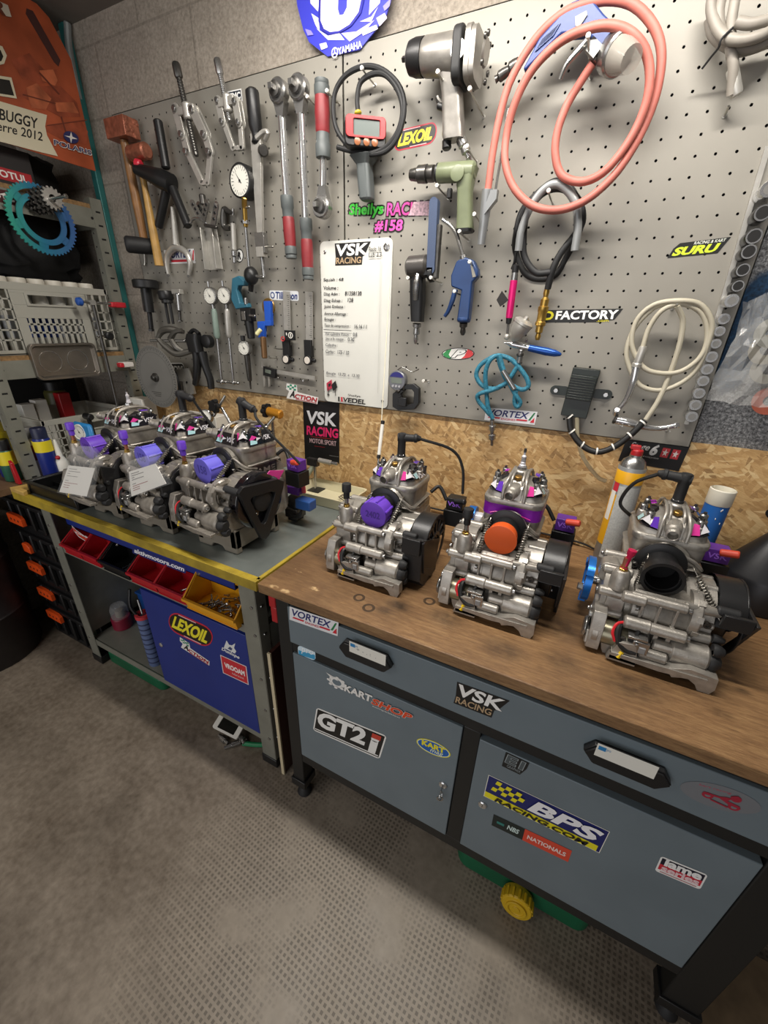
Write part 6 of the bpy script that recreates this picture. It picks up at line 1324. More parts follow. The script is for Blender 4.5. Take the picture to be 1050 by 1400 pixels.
# crates
CRT = mat('light_grey_crate', 'a9a79c', .45, bump=.05)
def crate(x0, y0, y1, z0, z1, label, depth=.36):
    """open folding crate, lattice front on x = x0"""
    t = thing('folding_crate', (x0 - depth / 2, (y0 + y1) / 2, z0), label, 'crate'); L = y1 - y0; Hh = z1 - z0; u_, v_ = Vector((0, 1, 0)), Vector((0, 0, 1)); o = Vector((x0, y0, z0)); P_ = .006
    m = MB()
    def pc(a0, b0, a1, b1, th=P_): m.box((x0 - th / 2, y0 + L * (a0 + a1) / 2, z0 + Hh * (b0 + b1) / 2), (th, L * (a1 - a0), Hh * (b1 - b0)), CRT)
    pc(0, .9, 1, 1, .014); pc(0, 0, 1, .07, .012)
    # middle panel with grip hole and slots
    pc(.2, .86, .8, .9); pc(.2, .70, .32, .86); pc(.68, .70, .8, .86); pc(.2, .52, .8, .70); pc(.2, .07, .28, .52); pc(.72, .07, .8, .52)
    for i in range(9): a = .28 + .44 * (i + .5) / 9; pc(a - .012, .07, a + .012, .52)
    for b in (.12, .3, .42): pc(.28, b, .72, b + .03)
    for s_ in (0, 1):
        for a in (0.0, .06, .13, .19): a_ = a if not s_ else 1 - a - .02; pc(a_, .07, a_ + .02, .9)
        for b in (.2, .34, .48, .62, .76): a0, a1 = (0, .21) if not s_ else (.79, 1); pc(a0, b, a1, b + .025)
    m.frame([(L * .31, Hh * .69), (L * .69, Hh * .69), (L * .69, Hh * .87), (L * .31, Hh * .87)], [(L * .33, Hh * .72), (L * .67, Hh * .72), (L * .67, Hh * .84), (L * .33, Hh * .84)], o, u_, v_, .006, CRT)
    m.build('front_panel', t, bevel=.001)
    m = MB(); 
    for y in (y0 + .004, y1 - .004): m.box((x0 - depth / 2, y, z0 + Hh / 2), (depth, .006, Hh), CRT); m.box((x0 - depth / 2, y, z1 - .01), (depth, .014, .02), CRT)
    m.box((x0 - depth, (y0 + y1) / 2, z0 + Hh / 2), (.006, L, Hh), CRT); m.box((x0 - depth / 2, (y0 + y1) / 2, z0 + .004), (depth, L, .006), CRT); m.build('side_panel', t, bevel=.001)
    return t
crate(-2.05, -.56, -.09, 1.398, 1.655, 'light grey folding crate full of white bottles on the middle shelf')
crate(-2.06, -.49, -.10, .902, 1.135, 'second light grey crate on the counter behind the left engines')
BLUEL = mat('blue_label', '1f3f9a', .4)
for i in range(7):
    y = -.52 + i * .064; t = thing('white_bottle', (-2.12, y, 1.409), 'white screw-top bottle with blue label in the upper grey crate', 'bottle', 'white bottles in the crate')
    m = MB(); m.lathe([(.024, 0), (.026, .004), (.026, .19), (.02, .215), (.014, .225)], (-2.12, y, 1.409), ZZ, WHITE, 18); bo = m.build('body', t)
    m = MB(); m.lathe([(.0263, .05), (.0264, .051), (.0264, .13), (.0263, .131)], (-2.12, y, 1.409), ZZ, BLUEL if i in (2, 3) else mat('pale_label', 'c3c6cc', .5), 18); m.build('label', bo)
    m = MB(); m.lathe([(.028, .225), (.03, .228), (.03, .262), (.028, .266)], (-2.12, y, 1.409), ZZ, mat('ivory_cap', 'dcd6c8', .45), 20); m.build('screw_cap', t)
# magnetic parts tray
t = thing('parts_tray', (-2.005, -.345, 1.30), 'stainless magnetic parts tray stuck to the rack beam', 'tray'); TR = mat('stainless_tray', '8f887f', .32, .85, var=.18, scale=12)
u_, v_ = Vector((0, 1, 0)), Vector((0, 0, 1)); o = Vector((-2.0298, -.47, 1.302)); m = MB(); out = rrect(0, 0, .25, .138, .02, 6); inn = rrect(.008, .008, .242, .130, .016, 6); flr = rrect(.014, .014, .236, .124, .014, 6)
rings = [[o + u_ * a + v_ * b + XX * h for a, b in L] for L, h in ((out, .0), (out, .022), (inn, .022), (flr, .004))]; m.loft(rings, TR); m.build('dish', t, bevel=.0008)
m = MB()
for cy in (.068, .172): m.ring(o + u_ * cy + v_ * .069 + XX * .004, XX, .042, .039, .0015, STEEL, 32); m.cyl(o + u_ * cy + v_ * .069 + XX * .0035, o + u_ * cy + v_ * .069 + XX * .0045, .036, TR, seg=30)
m.build('magnet_ring', t)
# stand rod with clamp
t = thing('magnetic_stand', (-1.98, -.206, 1.167), 'thin steel rod stand with blue-knobbed cross bar against the rack', 'stand'); m = MB(); m.rod((-1.98, -.201, 1.60), (-1.98, -.206, 1.0), .006, DSTEEL, 12); m.build('rod', t)
m = MB(); m.rod((-1.98, -.24, 1.599), (-1.98, -.10, 1.597), .005, STEEL, 10); m.box((-1.98, -.205, 1.598), (.02, .022, .018), ALUG); m.lathe([(.014, 0), (.017, .004), (.015, .018), (.008, .022)], (-1.98, -.245, 1.599), (0, -1, 0), mat('blue_knob', '1f4fa0', .4), 16); m.build('cross_bar', t)
m = MB(); m.lathe([(.012, 0), (.017, .003), (.017, .016), (.012, .02)], (-1.968, -.178, 1.468), XX, BLACK, 10); m.rod((-1.98, -.215, 1.468), (-1.98, -.17, 1.468), .004, STEEL); m.build('clamp_knob', t)
for (y, z, cl, lab) in ((-.085, 1.594, 'c52a35', 'red plastic clip on the rear rack post above the tray'), (-.11, 1.343, 'e2ddd6', 'white and red clip on the rack post beside the timing disc')):
    m = MB(); m.box((-1.995, y, z), (.045, .05, .022), mat('clip_' + cl, cl, .4)); m.box((-1.985, y - .032, z), (.03, .02, .02), mat('clip_c52a35', 'c52a35', .4)); single(m, 'plastic_clip', lab, 'clip', bevel=.004)
# aerosols and boxes on the counter
def can(x, y, z, r, h, body, bands, label, capm=None, name='spray_can', nozzle=True, group=None):
    t = thing(name, (x, y, z), label, 'can', group); m = MB(); m.lathe([(r * .94, 0), (r, .003), (r, h - .022), (r * .86, h - .01), (r * .5, h)], (x, y, z), ZZ, body, 26); b = m.build('body', t)
    for a, c_, mt in bands: m = MB(); m.lathe([(r, a * h), (r + .0004, a * h + .0005), (r + .0004, c_ * h), (r, c_ * h + .0005)], (x, y, z), ZZ, mt, 26); m.build('label_band', b)
    m = MB(); 
    if capm: m.lathe([(r * .84, h - .012), (r * .84, h + .03), (r * .78, h + .034)], (x, y, z), ZZ, capm, 22)
    else: m.lathe([(r * .45, h - .002), (r * .45, h + .006), (r * .2, h + .008), (r * .2, h + .018)], (x, y, z), ZZ, WHITE, 16)
    m.build('cap', t); return t
NAVY = mat('navy_can', '1b2a78', .3); WCAN = mat('white_can', 'd6cfc4', .35); 
can(-2.0, -.535, .902, .032, .19, NAVY, [(.66, .9, mat('yellow_label', 'e3cf2a', .4))], 'navy blue spray can with yellow shield label behind the tray', mat('dark_cap', '1a1f3c', .4))
can(-2.07, -.55, .902, .032, .185, WCAN, [(.45, .8, mat('crimson_label', '8a2233', .4))], 'white and crimson spray can next to the navy can', mat('grey_cap', '7c7a76', .4))
can(-2.20, -.60, .902, .034, .2, NAVY, [(.5, .95, mat('yellow_label', 'e3cf2a', .4)), (.2, .45, mat('violet_label', '4a2a66', .4))], 'yellow topped spray can on the counter left of the rack post', mat('yellow_label', 'e3cf2a', .4)); can(-2.13, -.62, .902, .03, .14, mat('green_bottle', '28604a', .4), [(.5, .9, mat('yellow_label', 'e3cf2a', .4))], 'small green bottle with yellow label beside the rack post', BLACK)
can(-2.3, -.62, .902, .036, .22, mat('grey_can', '8d8f96', .35), [(.3, .7, BLUEL)], 'tall grey and blue spray can at the left picture edge', BLACK)
t = thing('glue_tube', (-1.975, -.5, .902), 'white nozzle bottle with red stopper beside the navy can', 'bottle'); m = MB(); m.lathe([(.02, 0), (.022, .004), (.022, .08), (.012, .1), (.006, .16), (.004, .17)], (-1.975, -.5, .902), ZZ, WHITE, 18); m.build('body', t); m = MB(); m.sphere((-1.958, -.515, 1.0), .009, REDP, 12, 8); m.build('stopper', t)
m = MB(); m.prism([(0, 0), (.03, 0), (.02, .09), (.005, .1)], Vector((-2.075, -.63, .902)), XX, ZZ, .012, RED); single(m, 'red_scraper', 'red plastic wedge leaning at the rack post foot', 'scraper', bevel=.002)
t = thing('test_gauge', (-1.93, -.42, .99), 'light blue plastic holder with round white gauge behind the leftmost engine', 'gauge'); m = MB(); LB = mat('light_blue_plastic', '2f86c6', .4); m.box((-1.93, -.40, 1.06), (.12, .02, .14), LB); m.build('holder', t, bevel=.012); m = MB(); dial(m, Vector((-1.94, -.414, 1.09)), (.2, -1, .1), .034, WHITE, .012); m.build('dial', t)
m = MB(); m.rod((-1.99, -.33, .93), (-2.005, -.33, 1.13), .009, BLACK, 12); m.rod((-2.03, -.33, 1.135), (-1.98, -.33, 1.135), .014, BLACK, 12); single(m, 't_handle', 'black T-handle standing behind the black tray', 'handle')
for i, (y, h_, c_, lab, mt_) in enumerate(((-.42, .25, -2.2, 'white carton standing at the back of the counter, left one', WHITE), (-.36, .26, -2.21, 'white carton standing at the back of the counter, right one', WHITE), (-.26, .28, -2.2, 'red carton at the back of the counter behind the crate', REDP), (-.47, .27, -2.25, 'green pack at the back of the counter left of the cartons', mat('green_pack', '1d5a48', .5)))):
    m = MB(); m.box((c_ - .12 - i * .0, y, .902 + h_ / 2 + .01), (.05, .05, h_ + .02), mt_); single(m, 'carton', lab, 'carton', bevel=.003)
can(-2.5, -.2, .902, .05, .3, mat('olive_can', '4f4d24', .4), [(.3, .7, BLACK)], 'dull yellow can in the dark under the middle shelf', BLACK)
# white spark plug cartons behind the engines
for i, (a, b, lab) in enumerate(((W(196, 556, -.1), (.10, .07, .085), 'white spark plug carton behind the leftmost engine'), (W(268, 580, -.1), (.13, .07, .10), 'white spark plug carton behind the middle engine, left of the pair'), (W(295, 590, -.1), (.10, .07, .15), 'taller white carton behind the gauge stand'))):
    t = thing('plug_carton', (a.x, a.y, .9), lab, 'carton'); hh = a.z - .9 + b[2] / 2; m = MB(); m.box((a.x, a.y, .9 + hh / 2), (b[0], b[1], hh), mat('white_carton', 'd4d0c6', .6)); m.build('box', t, bevel=.002)
    s = Sticker((a.x - b[0] * .3, a.y - b[1] / 2 - .0003, .9 + hh * .9), (a.x + b[0] * .3, a.y - b[1] / 2 - .0003, .9 + hh * .9), (a.x - b[0] * .3, a.y - b[1] / 2 - .0003, .9 + hh * .7), (0, -1, 0)); s.text('5', 0, 0, .3, 1, '333333', bold=.02); s.rect(.5, .1, .9, .8, '6b6b68'); s.build('print', t)

# ------------------------------------------------------------------ loose things on the left bench
t = thing('tool_tray', (-1.75, -.56, .9), 'black ribbed plastic tray at the left end of the grey bench', 'tray'); m = MB(); BT = mat('black_tray_plastic', '121213', .35)
x0, x1, y0, y1 = -1.91, -1.585, -.665, -.40; m.box(((x0 + x1) / 2, (y0 + y1) / 2, .904), (x1 - x0 - .02, y1 - y0 - .02, .006), BT)
for a in (0, 1):
    m.prism([(0, 0), (.012, 0), (.0, .05), (-.012, .05)] if a else [(0, 0), (-.012, 0), (0, .05), (.012, .05)], ((x1 - .012) if a else (x0 + .0), y0, .901), XX, ZZ, -(y1 - y0), BT)
    m.box(((x0 + x1) / 2, (y1 - .006) if a else (y0 + .006), .926), (x1 - x0, .005, .05), BT)
m.build('basin', t, bevel=.002); m = MB()
for y in (y0, y1): m.box(((x0 + x1) / 2, y, .951), (x1 - x0 + .014, .016, .006), BT)
for x in (x0, x1): m.box((x, (y0 + y1) / 2, .951), (.016, y1 - y0 + .014, .006), BT)
m.build('rim', t, bevel=.002); m = MB()
for i in range(5): m.box(((x0 + x1) / 2, y0 + .04 + i * .045, .915), (x1 - x0 - .02, .005, .02), BT)
m.build('divider', t)
m = MB(); m.prism([(0, 0), (.1, 0), (.055, .085), (.045, .1), (.03, .11)], (-1.995, -.693, .9), XX, YY, .018, mat('yellow_wood_block', 'c8a45a', .5, var=.12)); single(m, 'wood_wedge', 'yellow painted wooden wedge on the left bench corner', 'wedge', bevel=.002)
PAPER = mat('paper', 'ebe8e0', .7); BAGP = mat('clear_bag', 'e8ebec', .12, alpha=.1); 
def tagbag(top, pq, label, name='tag_bag'):
    """clear bag hooked on the breather, paper slip in its lower half; pq: four corners of the slip tl,tr,br,bl"""
    t = thing(name, top, label, 'paper tag'); tl, tr, br, bl = pq; n = (tr - tl).cross(bl - tl).normalized(); n = n if n.y < 0 else -n
    m = MB(); m.add([p + n * .0005 for p in pq] + [p - n * .0005 for p in pq], [(0, 1, 2, 3), (7, 6, 5, 4), (0, 4, 5, 1), (1, 5, 6, 2), (2, 6, 7, 3), (3, 7, 4, 0)], PAPER); pp = m.build('paper_slip', t)
    m = MB()
    for i in range(9):
        f = .1 + i * .085
        if i in (4,): continue
        for a, b in ((.08, .08 + .5 * (.6 + .4 * math.sin(i * 2.3))),): 
            A, B = tl.lerp(bl, f), tr.lerp(br, f); A, B = A.lerp(B, a), A.lerp(B, b); d_ = (bl - tl).normalized() * .0022; m.add([A + n * .0009, B + n * .0009, B + d_ + n * .0009, A + d_ + n * .0009], [(0, 1, 2, 3)], mat('pencil_marks', '8f8c88', .8) if i < 6 else mat('red_pencil', 'a87876', .8))
    m.build('handwriting', pp, smooth=0)
    m = MB(); ex = lambda p, a, b: p + (tr - tl) * a + (bl - tl) * b
    g = [[top + (tr - tl) * -.25, top + (tr - tl) * .25], [ex(tl, -.06, -.35), ex(tr, .12, -.35)], [ex(tl, -.05, 0), ex(tr, .14, 0)], [ex(bl, -.05, .03), ex(br, .13, .04)]]
    vs = [p + n * (.004 + .003 * math.sin(i * 2 + j)) for i, r_ in enumerate(g) for j, p in enumerate([r_[0].lerp(r_[1], k_ / 4) for k_ in range(5)])]
    fs = [(i * 5 + j, i * 5 + j + 1, i * 5 + 6 + j, i * 5 + 5 + j) for i in range(3) for j in range(4)]; m.add(vs, fs, BAGP); m.add([p - n * .009 for p in vs], fs, BAGP); m.build('clear_bag', t, smooth=180); return t
A3z = lambda x, y, yy: W(x / 4, 330 + y / 4, yy)
tagbag(A3z(465, 1120, -.70), [A3z(375, 1225, -.725), A3z(520, 1240, -.725), A3z(475, 1395, -.74), A3z(325, 1370, -.74)], 'paper tag in a clear bag hanging on the leftmost engine')
tagbag(A3z(745, 1190, -.69), [A3z(705, 1260, -.70), A3z(850, 1215, -.70), A3z(910, 1325, -.71), A3z(720, 1395, -.71)], 'tilted paper tag in a clear bag hanging on the middle engine')
# cream tray with wires
CRM = mat('cream_tray', 'd3cbaa', .45); t = thing('cream_tray', (-.86, -.1, .9), 'cream plastic tray holding thin wires, against the board wall', 'tray'); x0, x1, y0, y1 = -.995, -.725, -.195, -.03
rings = [[Vector((x, y, z)) for x, y in rrect(x0 + i, y0 + i, x1 - i, y1 - i, .02, 4)] for i, z in ((.012, .901), (.004, .93), (0, .945), (.006, .945), (.016, .908))]; m = MB(); m.loft(rings, CRM); m.build('basin', t)
for i in range(4):
    m = MB(); y = -.12 + i * .012; m.tube([(-.80, y, .92), (-.77, y - .02, .925), (-.73 + .0, y - .03, .935), (-.75 + .02 * i, y - .05, .918)], .0018, WIRE, 6, 4); m.tube([(-.80, y, .92), (-.815, y + .006, .922), (-.81, y + .012, .922)], .002, STEEL, 6, 3); single(m, 'wire_piece', ['thin black wire in the cream tray, rearmost', 'thin black wire in the cream tray, second from the front', 'thin black wire in the cream tray, third from the front', 'thin black wire in the cream tray, frontmost'][[3, 2, 1, 0][i]], 'wire')
# dial stand between the engines
t = thing('dial_stand', (-1.12, -.22, .9), 'dial gauge on jointed stand with black star knob behind the middle engine', 'gauge stand'); A5 = lambda x, y, yy: W(220 + x / 4.038, 520 + y / 4.038, yy)
m = MB(); m.box((-1.1, -.22, .93), (.05, .06, .06), BLACK); m.build('magnet_base', t, bevel=.003); m = MB(); m.rod((-1.1, -.22, .96), A5(335, 150, -.22), .006, STEEL); m.rod(A5(290, 200, -.24), A5(355, 85, -.2), .0055, STEEL); m.build('arm', t)
m = MB(); dial(m, A5(245, 200, -.26), (.35, -1, .25), .028, STEEL, .016); m.build('dial', t); m = MB()
for i in range(5): a = 2 * PI * i / 5; c = A5(305, 140, -.24); m.cyl(c + Vector((.018 * math.cos(a), 0, .018 * math.sin(a))), c + Vector((.018 * math.cos(a), -.018, .018 * math.sin(a))), .009, BLACK, seg=10)
m.cyl(c, c + Vector((0, -.02, 0)), .018, BLACK); m.build('star_knob', t)
t = thing('indicator_stand', (-.82, -.12, .9), 'rod stand with amber cylinder and black star knob behind the third engine', 'gauge stand'); m = MB(); c = A5(575, 165, -.12); c2 = A5(665, 190, -.12)
m.rod(A5(590, 170, -.12), c2, .018, mat('amber_anodised', 'c98a2c', .3, .5), 22); m.build('amber_cylinder', t); m = MB()
for i in range(6): a = 2 * PI * i / 6; m.cyl(c + Vector((0, .018 * math.cos(a), .018 * math.sin(a))), c + Vector((.016, .018 * math.cos(a), .018 * math.sin(a))), .010, BLACK, seg=10)
m.cyl(c + Vector((-.003, 0, 0)), c + Vector((.02, 0, 0)), .02, BLACK); m.build('star_knob', t); m = MB(); p = A5(630, 200, -.13); m.rod(p, A5(575, 265, -.16), .006, STEEL); m.rod(A5(615, 225, -.12), Vector((A5(615, 225, -.12).x, -.12, .905)), .006, STEEL); m.box((A5(615, 225, -.12).x, -.12, .93), (.05, .05, .06), BLACK); m.build('arm', t)
# micrometer, carburettor
t = thing('digital_micrometer', A5(760, 520, -.06), 'digital micrometer with pale C-frame and blue spot leaning by the cream tray', 'micrometer'); m = MB(); q = lambda x, y: A5(x, y, -.07)
m.tube([q(655, 480), q(690, 440), q(700, 430), q(690, 500), q(720, 540), q(790, 530), q(830, 490), q(840, 450)], [.006, .008, .009, .012, .014, .013, .010, .009], mat('pale_green_enamel', 'a9b3a6', .4), 10, 5); m.build('frame', t); m = MB(); m.box(q(840, 450), (.05, .02, .03), DSTEEL); m.rod(q(870, 440), q(940, 455), .010, ALUG); m.rod(q(940, 455), q(975, 462), .007, STEEL); m.build('thimble', t); m = MB(); c = q(672, 480); m.lathe([(.012, 0), (.016, .003), (.014, .01), (0, .012)], c + Vector((0, -.01, 0)), (0.3, -1, 0), mat('sky_blue_cap', '3f9fd0', .35), 18); m.build('blue_cap', t)
m = MB(); m.rod((q(850, 455).x, -.075, .9), (q(850, 455).x, -.07, q(850, 455).z), .006, STEEL); m.box((q(850, 455).x, -.07, .906), (.06, .06, .012), BLACK); m.build('stand', t)
t = thing('carburettor', (-.74, -.33, .9), 'loose carburettor with purple cover and blue block beside the third engine', 'carburettor'); m = MB(); q = lambda x, y, yy=-.33: A5(x, y, yy)
c = q(740, 680); m.rod(c + Vector((-.03, .02, 0)), c + Vector((.03, .0, 0)), .028, BLACK, 24); m.box(c + Vector((0, 0, -.03)), (.055, .05, .035), DSTEEL); m.box((c.x, c.y, (c.z - .04 + .9) / 2 + .002), (.04, .04, max(.01, c.z - .045 - .9)), BLACK); m.build('body', t, bevel=.003)
m = MB(); m.box(q(745, 600), (.05, .04, .03), mat('purple_box', '5b2b8c', .35)); m.build('purple_cover', t, bevel=.004); m = MB(); m.box(q(800, 680, -.35), (.06, .04, .035), mat('blue_block', '2a5496', .4)); m.build('blue_block', t, bevel=.003)
m = MB(); m.tube([q(760, 490), q(775, 530), q(785, 580), q(790, 620)], .0075, mat('red_ribbed_sleeve', 'c4474f', .5), 10, 4); m.rod(q(758, 480), q(765, 500), .010, mat('purple_box', '5b2b8c')); m.build('lead_boot', t); m = MB()
for i in range(3): m.tube([q(700, 720 + i * 12), q(730, 745 + i * 8, -.36), q(770, 730 + i * 10, -.36), q(780, 690, -.34)], .003, WIRE, 6, 4)
m.build('wiring', t)

# ------------------------------------------------------------------ things on the right bench
YB = mat('yellow_can_paint', 'e0a51c', .35); GB = mat('silver_print', 'a9aba8', .35, .3)
t = thing('brake_cleaner_can', (.14, -.105, .9), 'tall yellow and grey spray can with red nozzle at the back of the bench', 'spray can'); c = (.14, -.105, .9); m = MB(); r_ = .0345; hh = .315
m.lathe([(r_ * .95, 0), (r_, .003), (r_, hh), (r_ * .97, hh + .002)], c, ZZ, mat('grey_can_base', '8f9190', .35, .3), 32); m.lathe([(r_ * .97, hh + .001), (r_ * .8, hh + .018), (r_ * .45, hh + .028), (r_ * .45, hh + .034)], c, ZZ, STEEL, 28); b = m.build('body', t)
m = MB(); m.lathe([(r_, hh * .86), (r_ + .0004, hh * .861), (r_ + .0004, hh * .97), (r_, hh * .972)], c, ZZ, YB, 32); m.lathe([(r_, hh * .25), (r_ + .0003, hh * .251), (r_ + .0003, hh * .75), (r_, hh * .751)], c, ZZ, YB, 18, R(-110), R(-35)); m.build('yellow_band', b)
m = MB(); m.lathe([(r_ + .0006, hh * .12), (r_ + .0006, hh * .84)], c, ZZ, mat('silver_text_panel', 'b9bab6', .5, var=.12, scale=220), 20, R(-36), R(85)); m.lathe([(r_ + .0006, hh * .5), (r_ + .0006, hh * .78)], c, ZZ, mat('white_panel', 'e3e1da', .5), 12, R(-72), R(-44)); m.lathe([(r_ + .0007, hh * .78), (r_ + .0007, hh * .86)], c, ZZ, mat('red_panel', 'c2293a', .5), 10, R(-66), R(-38))
m.build('label_panel', b); m = MB(); m.lathe([(.014, 0), (.015, .004), (.0145, .016), (.010, .018)], (c[0], c[1], c[2] + hh + .032), ZZ, REDP, 18); m.box((c[0] - .006, c[1], c[2] + hh + .054), (.024, .016, .012), REDP); m.build('nozzle', t, bevel=.002)
t = thing('blue_tube', (.352, -.1, .9), 'blue cardboard tube with white rim behind the rightmost engine', 'tube'); m = MB(); c = (.352, -.1, .9); m.lathe([(.027, 0), (.027, .255)], c, ZZ, mat('blue_card', '1f62b0', .5), 30); m.build('body', t); m = MB(); m.lathe([(.0275, .25), (.0285, .252), (.0285, .29), (.026, .292), (.0245, .285), (.0245, .26), (0, .26)], c, ZZ, mat('cream_rim', 'ddd8c8', .5), 30); m.build('rim', t)
m = MB()
for i in range(6): a = R(-100 + random.uniform(-45, 45)); z = random.uniform(.12, .25); m.sphere((c[0] + .0272 * math.cos(a), c[1] + .0272 * math.sin(a), c[2] + z), (.0012, .0012, .003), WHITE, 8, 5)
m.build('paint_flecks', t)
t = thing('oil_jug', (.50, -.105, .9), 'black conical plastic jug at the right end of the bench', 'jug'); m = MB(); m.lathe([(.082, 0), (.088, .004), (.09, .02), (.09, .085), (.086, .095), (.03, .19), (.022, .2), (.022, .235), (.0, .235)], (.50, -.105, .9), ZZ, mat('black_jug', '17171a', .42, bump=.05, bscale=60), 40); m.build('body', t); m = MB(); m.tube([(.5, -.11, 1.13), (.475, -.13, 1.17), (.44, -.16, 1.165)], [.018, .016, .012], BLACK, 12, 4); m.build('spout', t); m = MB(); m.box((.492, -.11, 1.165), (.05, .05, .05), WHITE); m.build('white_cap', t, bevel=.008)
t = thing('dipstick', W(523, 630, -.26), 'thin white rod with black-banded grip standing against the whiteboard', 'rod'); m = MB(); m.rod(W(519, 620, -.21), W(535, 350, -.035), .0018, mat('white_rod', 'd8d2bc', .4), 8); m.build('rod', t); m = MB(); p, q = W(518, 622, -.21), W(523, 580, -.183); m.rod(p, q, .006, WHITE, 14); m.rod(q, q + (q - p) * .12, .0065, BLACK, 12); m.rod(p - (q - p) * .12, p, .0065, BLACK, 12); m.rod(Vector((p.x - .004, -.24, .902)), p, .0035, STEEL, 10); m.build('grip', t)

# ------------------------------------------------------------------ under and beside the benches
CASEM = mat('black_case_plastic', '141415', .45, bump=.06, bscale=100); ORL = mat('orange_latch', 'e8541c', .4)
zc = 0.002
for i, (h_, lz) in enumerate(((.2, .15), (.14, .29), (.17, .44), (.13, .55), (.165, .70))):
    lab = ['bottom black tool case of the stack', 'second black tool case from the bottom of the stack', 'middle black tool case of the stack', 'fourth black tool case from the bottom of the stack', 'topmost black tool case with orange latch'][i]
    t = thing('tool_case', (-2.13, -.42, zc), lab, 'tool case', 'stacked tool cases'); m = MB(); xa, xb, ya, yb = -2.31, -1.945, -.63, -.2; xm = (xa + xb) / 2; ym = (ya + yb) / 2
    m.box((xm, ym, zc + h_ / 2), (xb - xa - .03, yb - ya - .03, h_ - .004), CASEM); m.box((xm, ym, zc + h_ - .028), (xb - xa, yb - ya, .02), CASEM); m.box((xm, ym, zc + .02), (xb - xa - .012, yb - ya - .012, .026), CASEM)
    for k_ in range(4): m.box((xa + .05 + k_ * .085, ya + .006, zc + h_ * .5), (.018, .02, h_ * .7), CASEM)
    for k_ in range(4): m.box((xb - .008, ya + .07 + k_ * .1, zc + h_ * .5), (.016, .03, h_ * .75), CASEM)
    m.build('shell', t, bevel=.005); m = MB(); w_ = .12 if i != 3 else .06; lx = -2.21
    m.prism([(-w_ / 2, .02), (-w_ / 2 + .01, .026), (w_ / 2 - .02, .026), (w_ / 2, .012), (w_ / 2, -.022), (-w_ / 2, -.022)], (lx, ya - .001, lz), XX, ZZ, .016, ORL)
    for k_ in (-.03, 0, .03): 
        if i != 3: m.cyl((lx + k_, ya - .016, lz), (lx + k_, ya - .0175, lz), .006, CASEM, seg=10)
    m.build('latch', t, bevel=.003); zc += h_
m = MB(); m.lathe([(.2, 0), (.205, .01), (.205, .25), (.212, .26), (.205, .27), (.205, .52), (.212, .53), (.205, .54), (.205, .74), (.2, .75)], (-2.585 + .16, -.86, 0), ZZ, mat('dark_drum', '191313', .5, var=.3), 40); single(m, 'oil_drum', 'large dark drum at the far left edge', 'drum', loc=(-2.425, -.86, 0))
t = thing('storage_jar', (-1.84, -.52, .149), 'clear jar with dark red base on the bottom shelf', 'jar'); m = MB(); m.lathe([(.04, 0), (.043, .004), (.043, .06), (.04, .064)], (-1.84, -.52, .149), ZZ, mat('dark_red_plastic', '7a1830', .4), 26); m.build('base', t); m = MB(); m.lathe([(.038, .06), (.038, .11), (.03, .13), (.016, .135), (0, .135)], (-1.84, -.52, .149), ZZ, GLASS, 24); m.lathe([(.02, .062), (.018, .1), (.0, .1)], (-1.84, -.52, .149), ZZ, mat('dull_contents', '6a5f52', .6), 16); m.build('clear_top', t)
t = thing('blue_crate', (-1.76, -.33, .149), 'blue plastic box at the back of the bottom shelf', 'box'); m = MB(); m.box((-1.76, -.33, .21), (.2, .16, .12), mat('blue_box_plastic', '1b4f98', .45)); m.build('box', t, bevel=.004); m = MB(); m.box((-1.76, -.33, .274), (.212, .172, .012), mat('blue_box_plastic', '1b4f98')); m.build('lid', t, bevel=.003)
t = thing('sealant_tube', (-1.485, -.60, .149), 'striped blue cartridge with red top beside the blue door', 'cartridge'); m = MB(); m.lathe([(.026, 0), (.027, .003), (.027, .25), (.024, .26)], (-1.485, -.60, .149), ZZ, mat('striped_wrap', '5a6a92', .45), 24)
m.build('cartridge', t); m = MB()
for i in range(9): m.lathe([(.0272, .02 + i * .026), (.0276, .021 + i * .026), (.0276, .026 + i * .026), (.0272, .027 + i * .026)], (-1.485, -.60, .149), ZZ, mat('wrap_dark_stripe', '2c3658', .45), 24)
m.build('stripes', t); m = MB(); m.ring((-1.485, -.60, .408), ZZ, .03, .018, .016, mat('red_ring_top', 'c63a44', .4), 24); m.rod((-1.485, -.60, .41), (-1.51, -.59, .48), .005, STEEL); m.tube([(-1.49, -.61, .40), (-1.52, -.62, .46), (-1.53, -.6, .53)], .006, BLACK, 8, 4); m.build('top', t)
GRN = mat('green_plastic', '0f5a3a', .45, var=.15, scale=8)
m = MB(); m.prism(rrect(-1.86, -.62, -1.45, -.25, .03), (0, 0, 0), XX, YY, .065, GRN); single(m, 'green_tray', 'flat green plastic tray on the floor under the left bench', 'tray', bevel=.006)
t = thing('jerrycan', (.12, -.4, 0), 'flat green jerrycan with yellow cap under the right bench', 'jerrycan'); m = MB(); m.prism(rrect(-.075, -.618, .315, -.2, .04), (0, 0, 0.001), XX, YY, .17, GRN); m.box((.12, -.4, .18), (.3, .3, .02), GRN); m.build('body', t, bevel=.02, segs=3); m = MB(); c = W(706, 1240, -.662); m.lathe([(.04, -.035), (.043, -.03), (.043, 0), (.04, .004), (.028, .004), (.028, .010), (.022, .010), (.02, .006), (.01, .006), (.01, .009), (0, .009)], (c.x, -.662, max(.045, c.z)), (0, -1, 0.12), mat('yellow_cap', 'c9a41c', .42), 30)
for i in range(16): a = 2 * PI * i / 16; m.box((c.x + .0425 * math.cos(a), -.649, max(.045, c.z) + .0425 * math.sin(a)), (.006, .026, .006), mat('yellow_cap', 'c9a41c'), Matrix.Rotation(-a, 3, 'Y'))
m.build('screw_cap', t, bevel=.001)
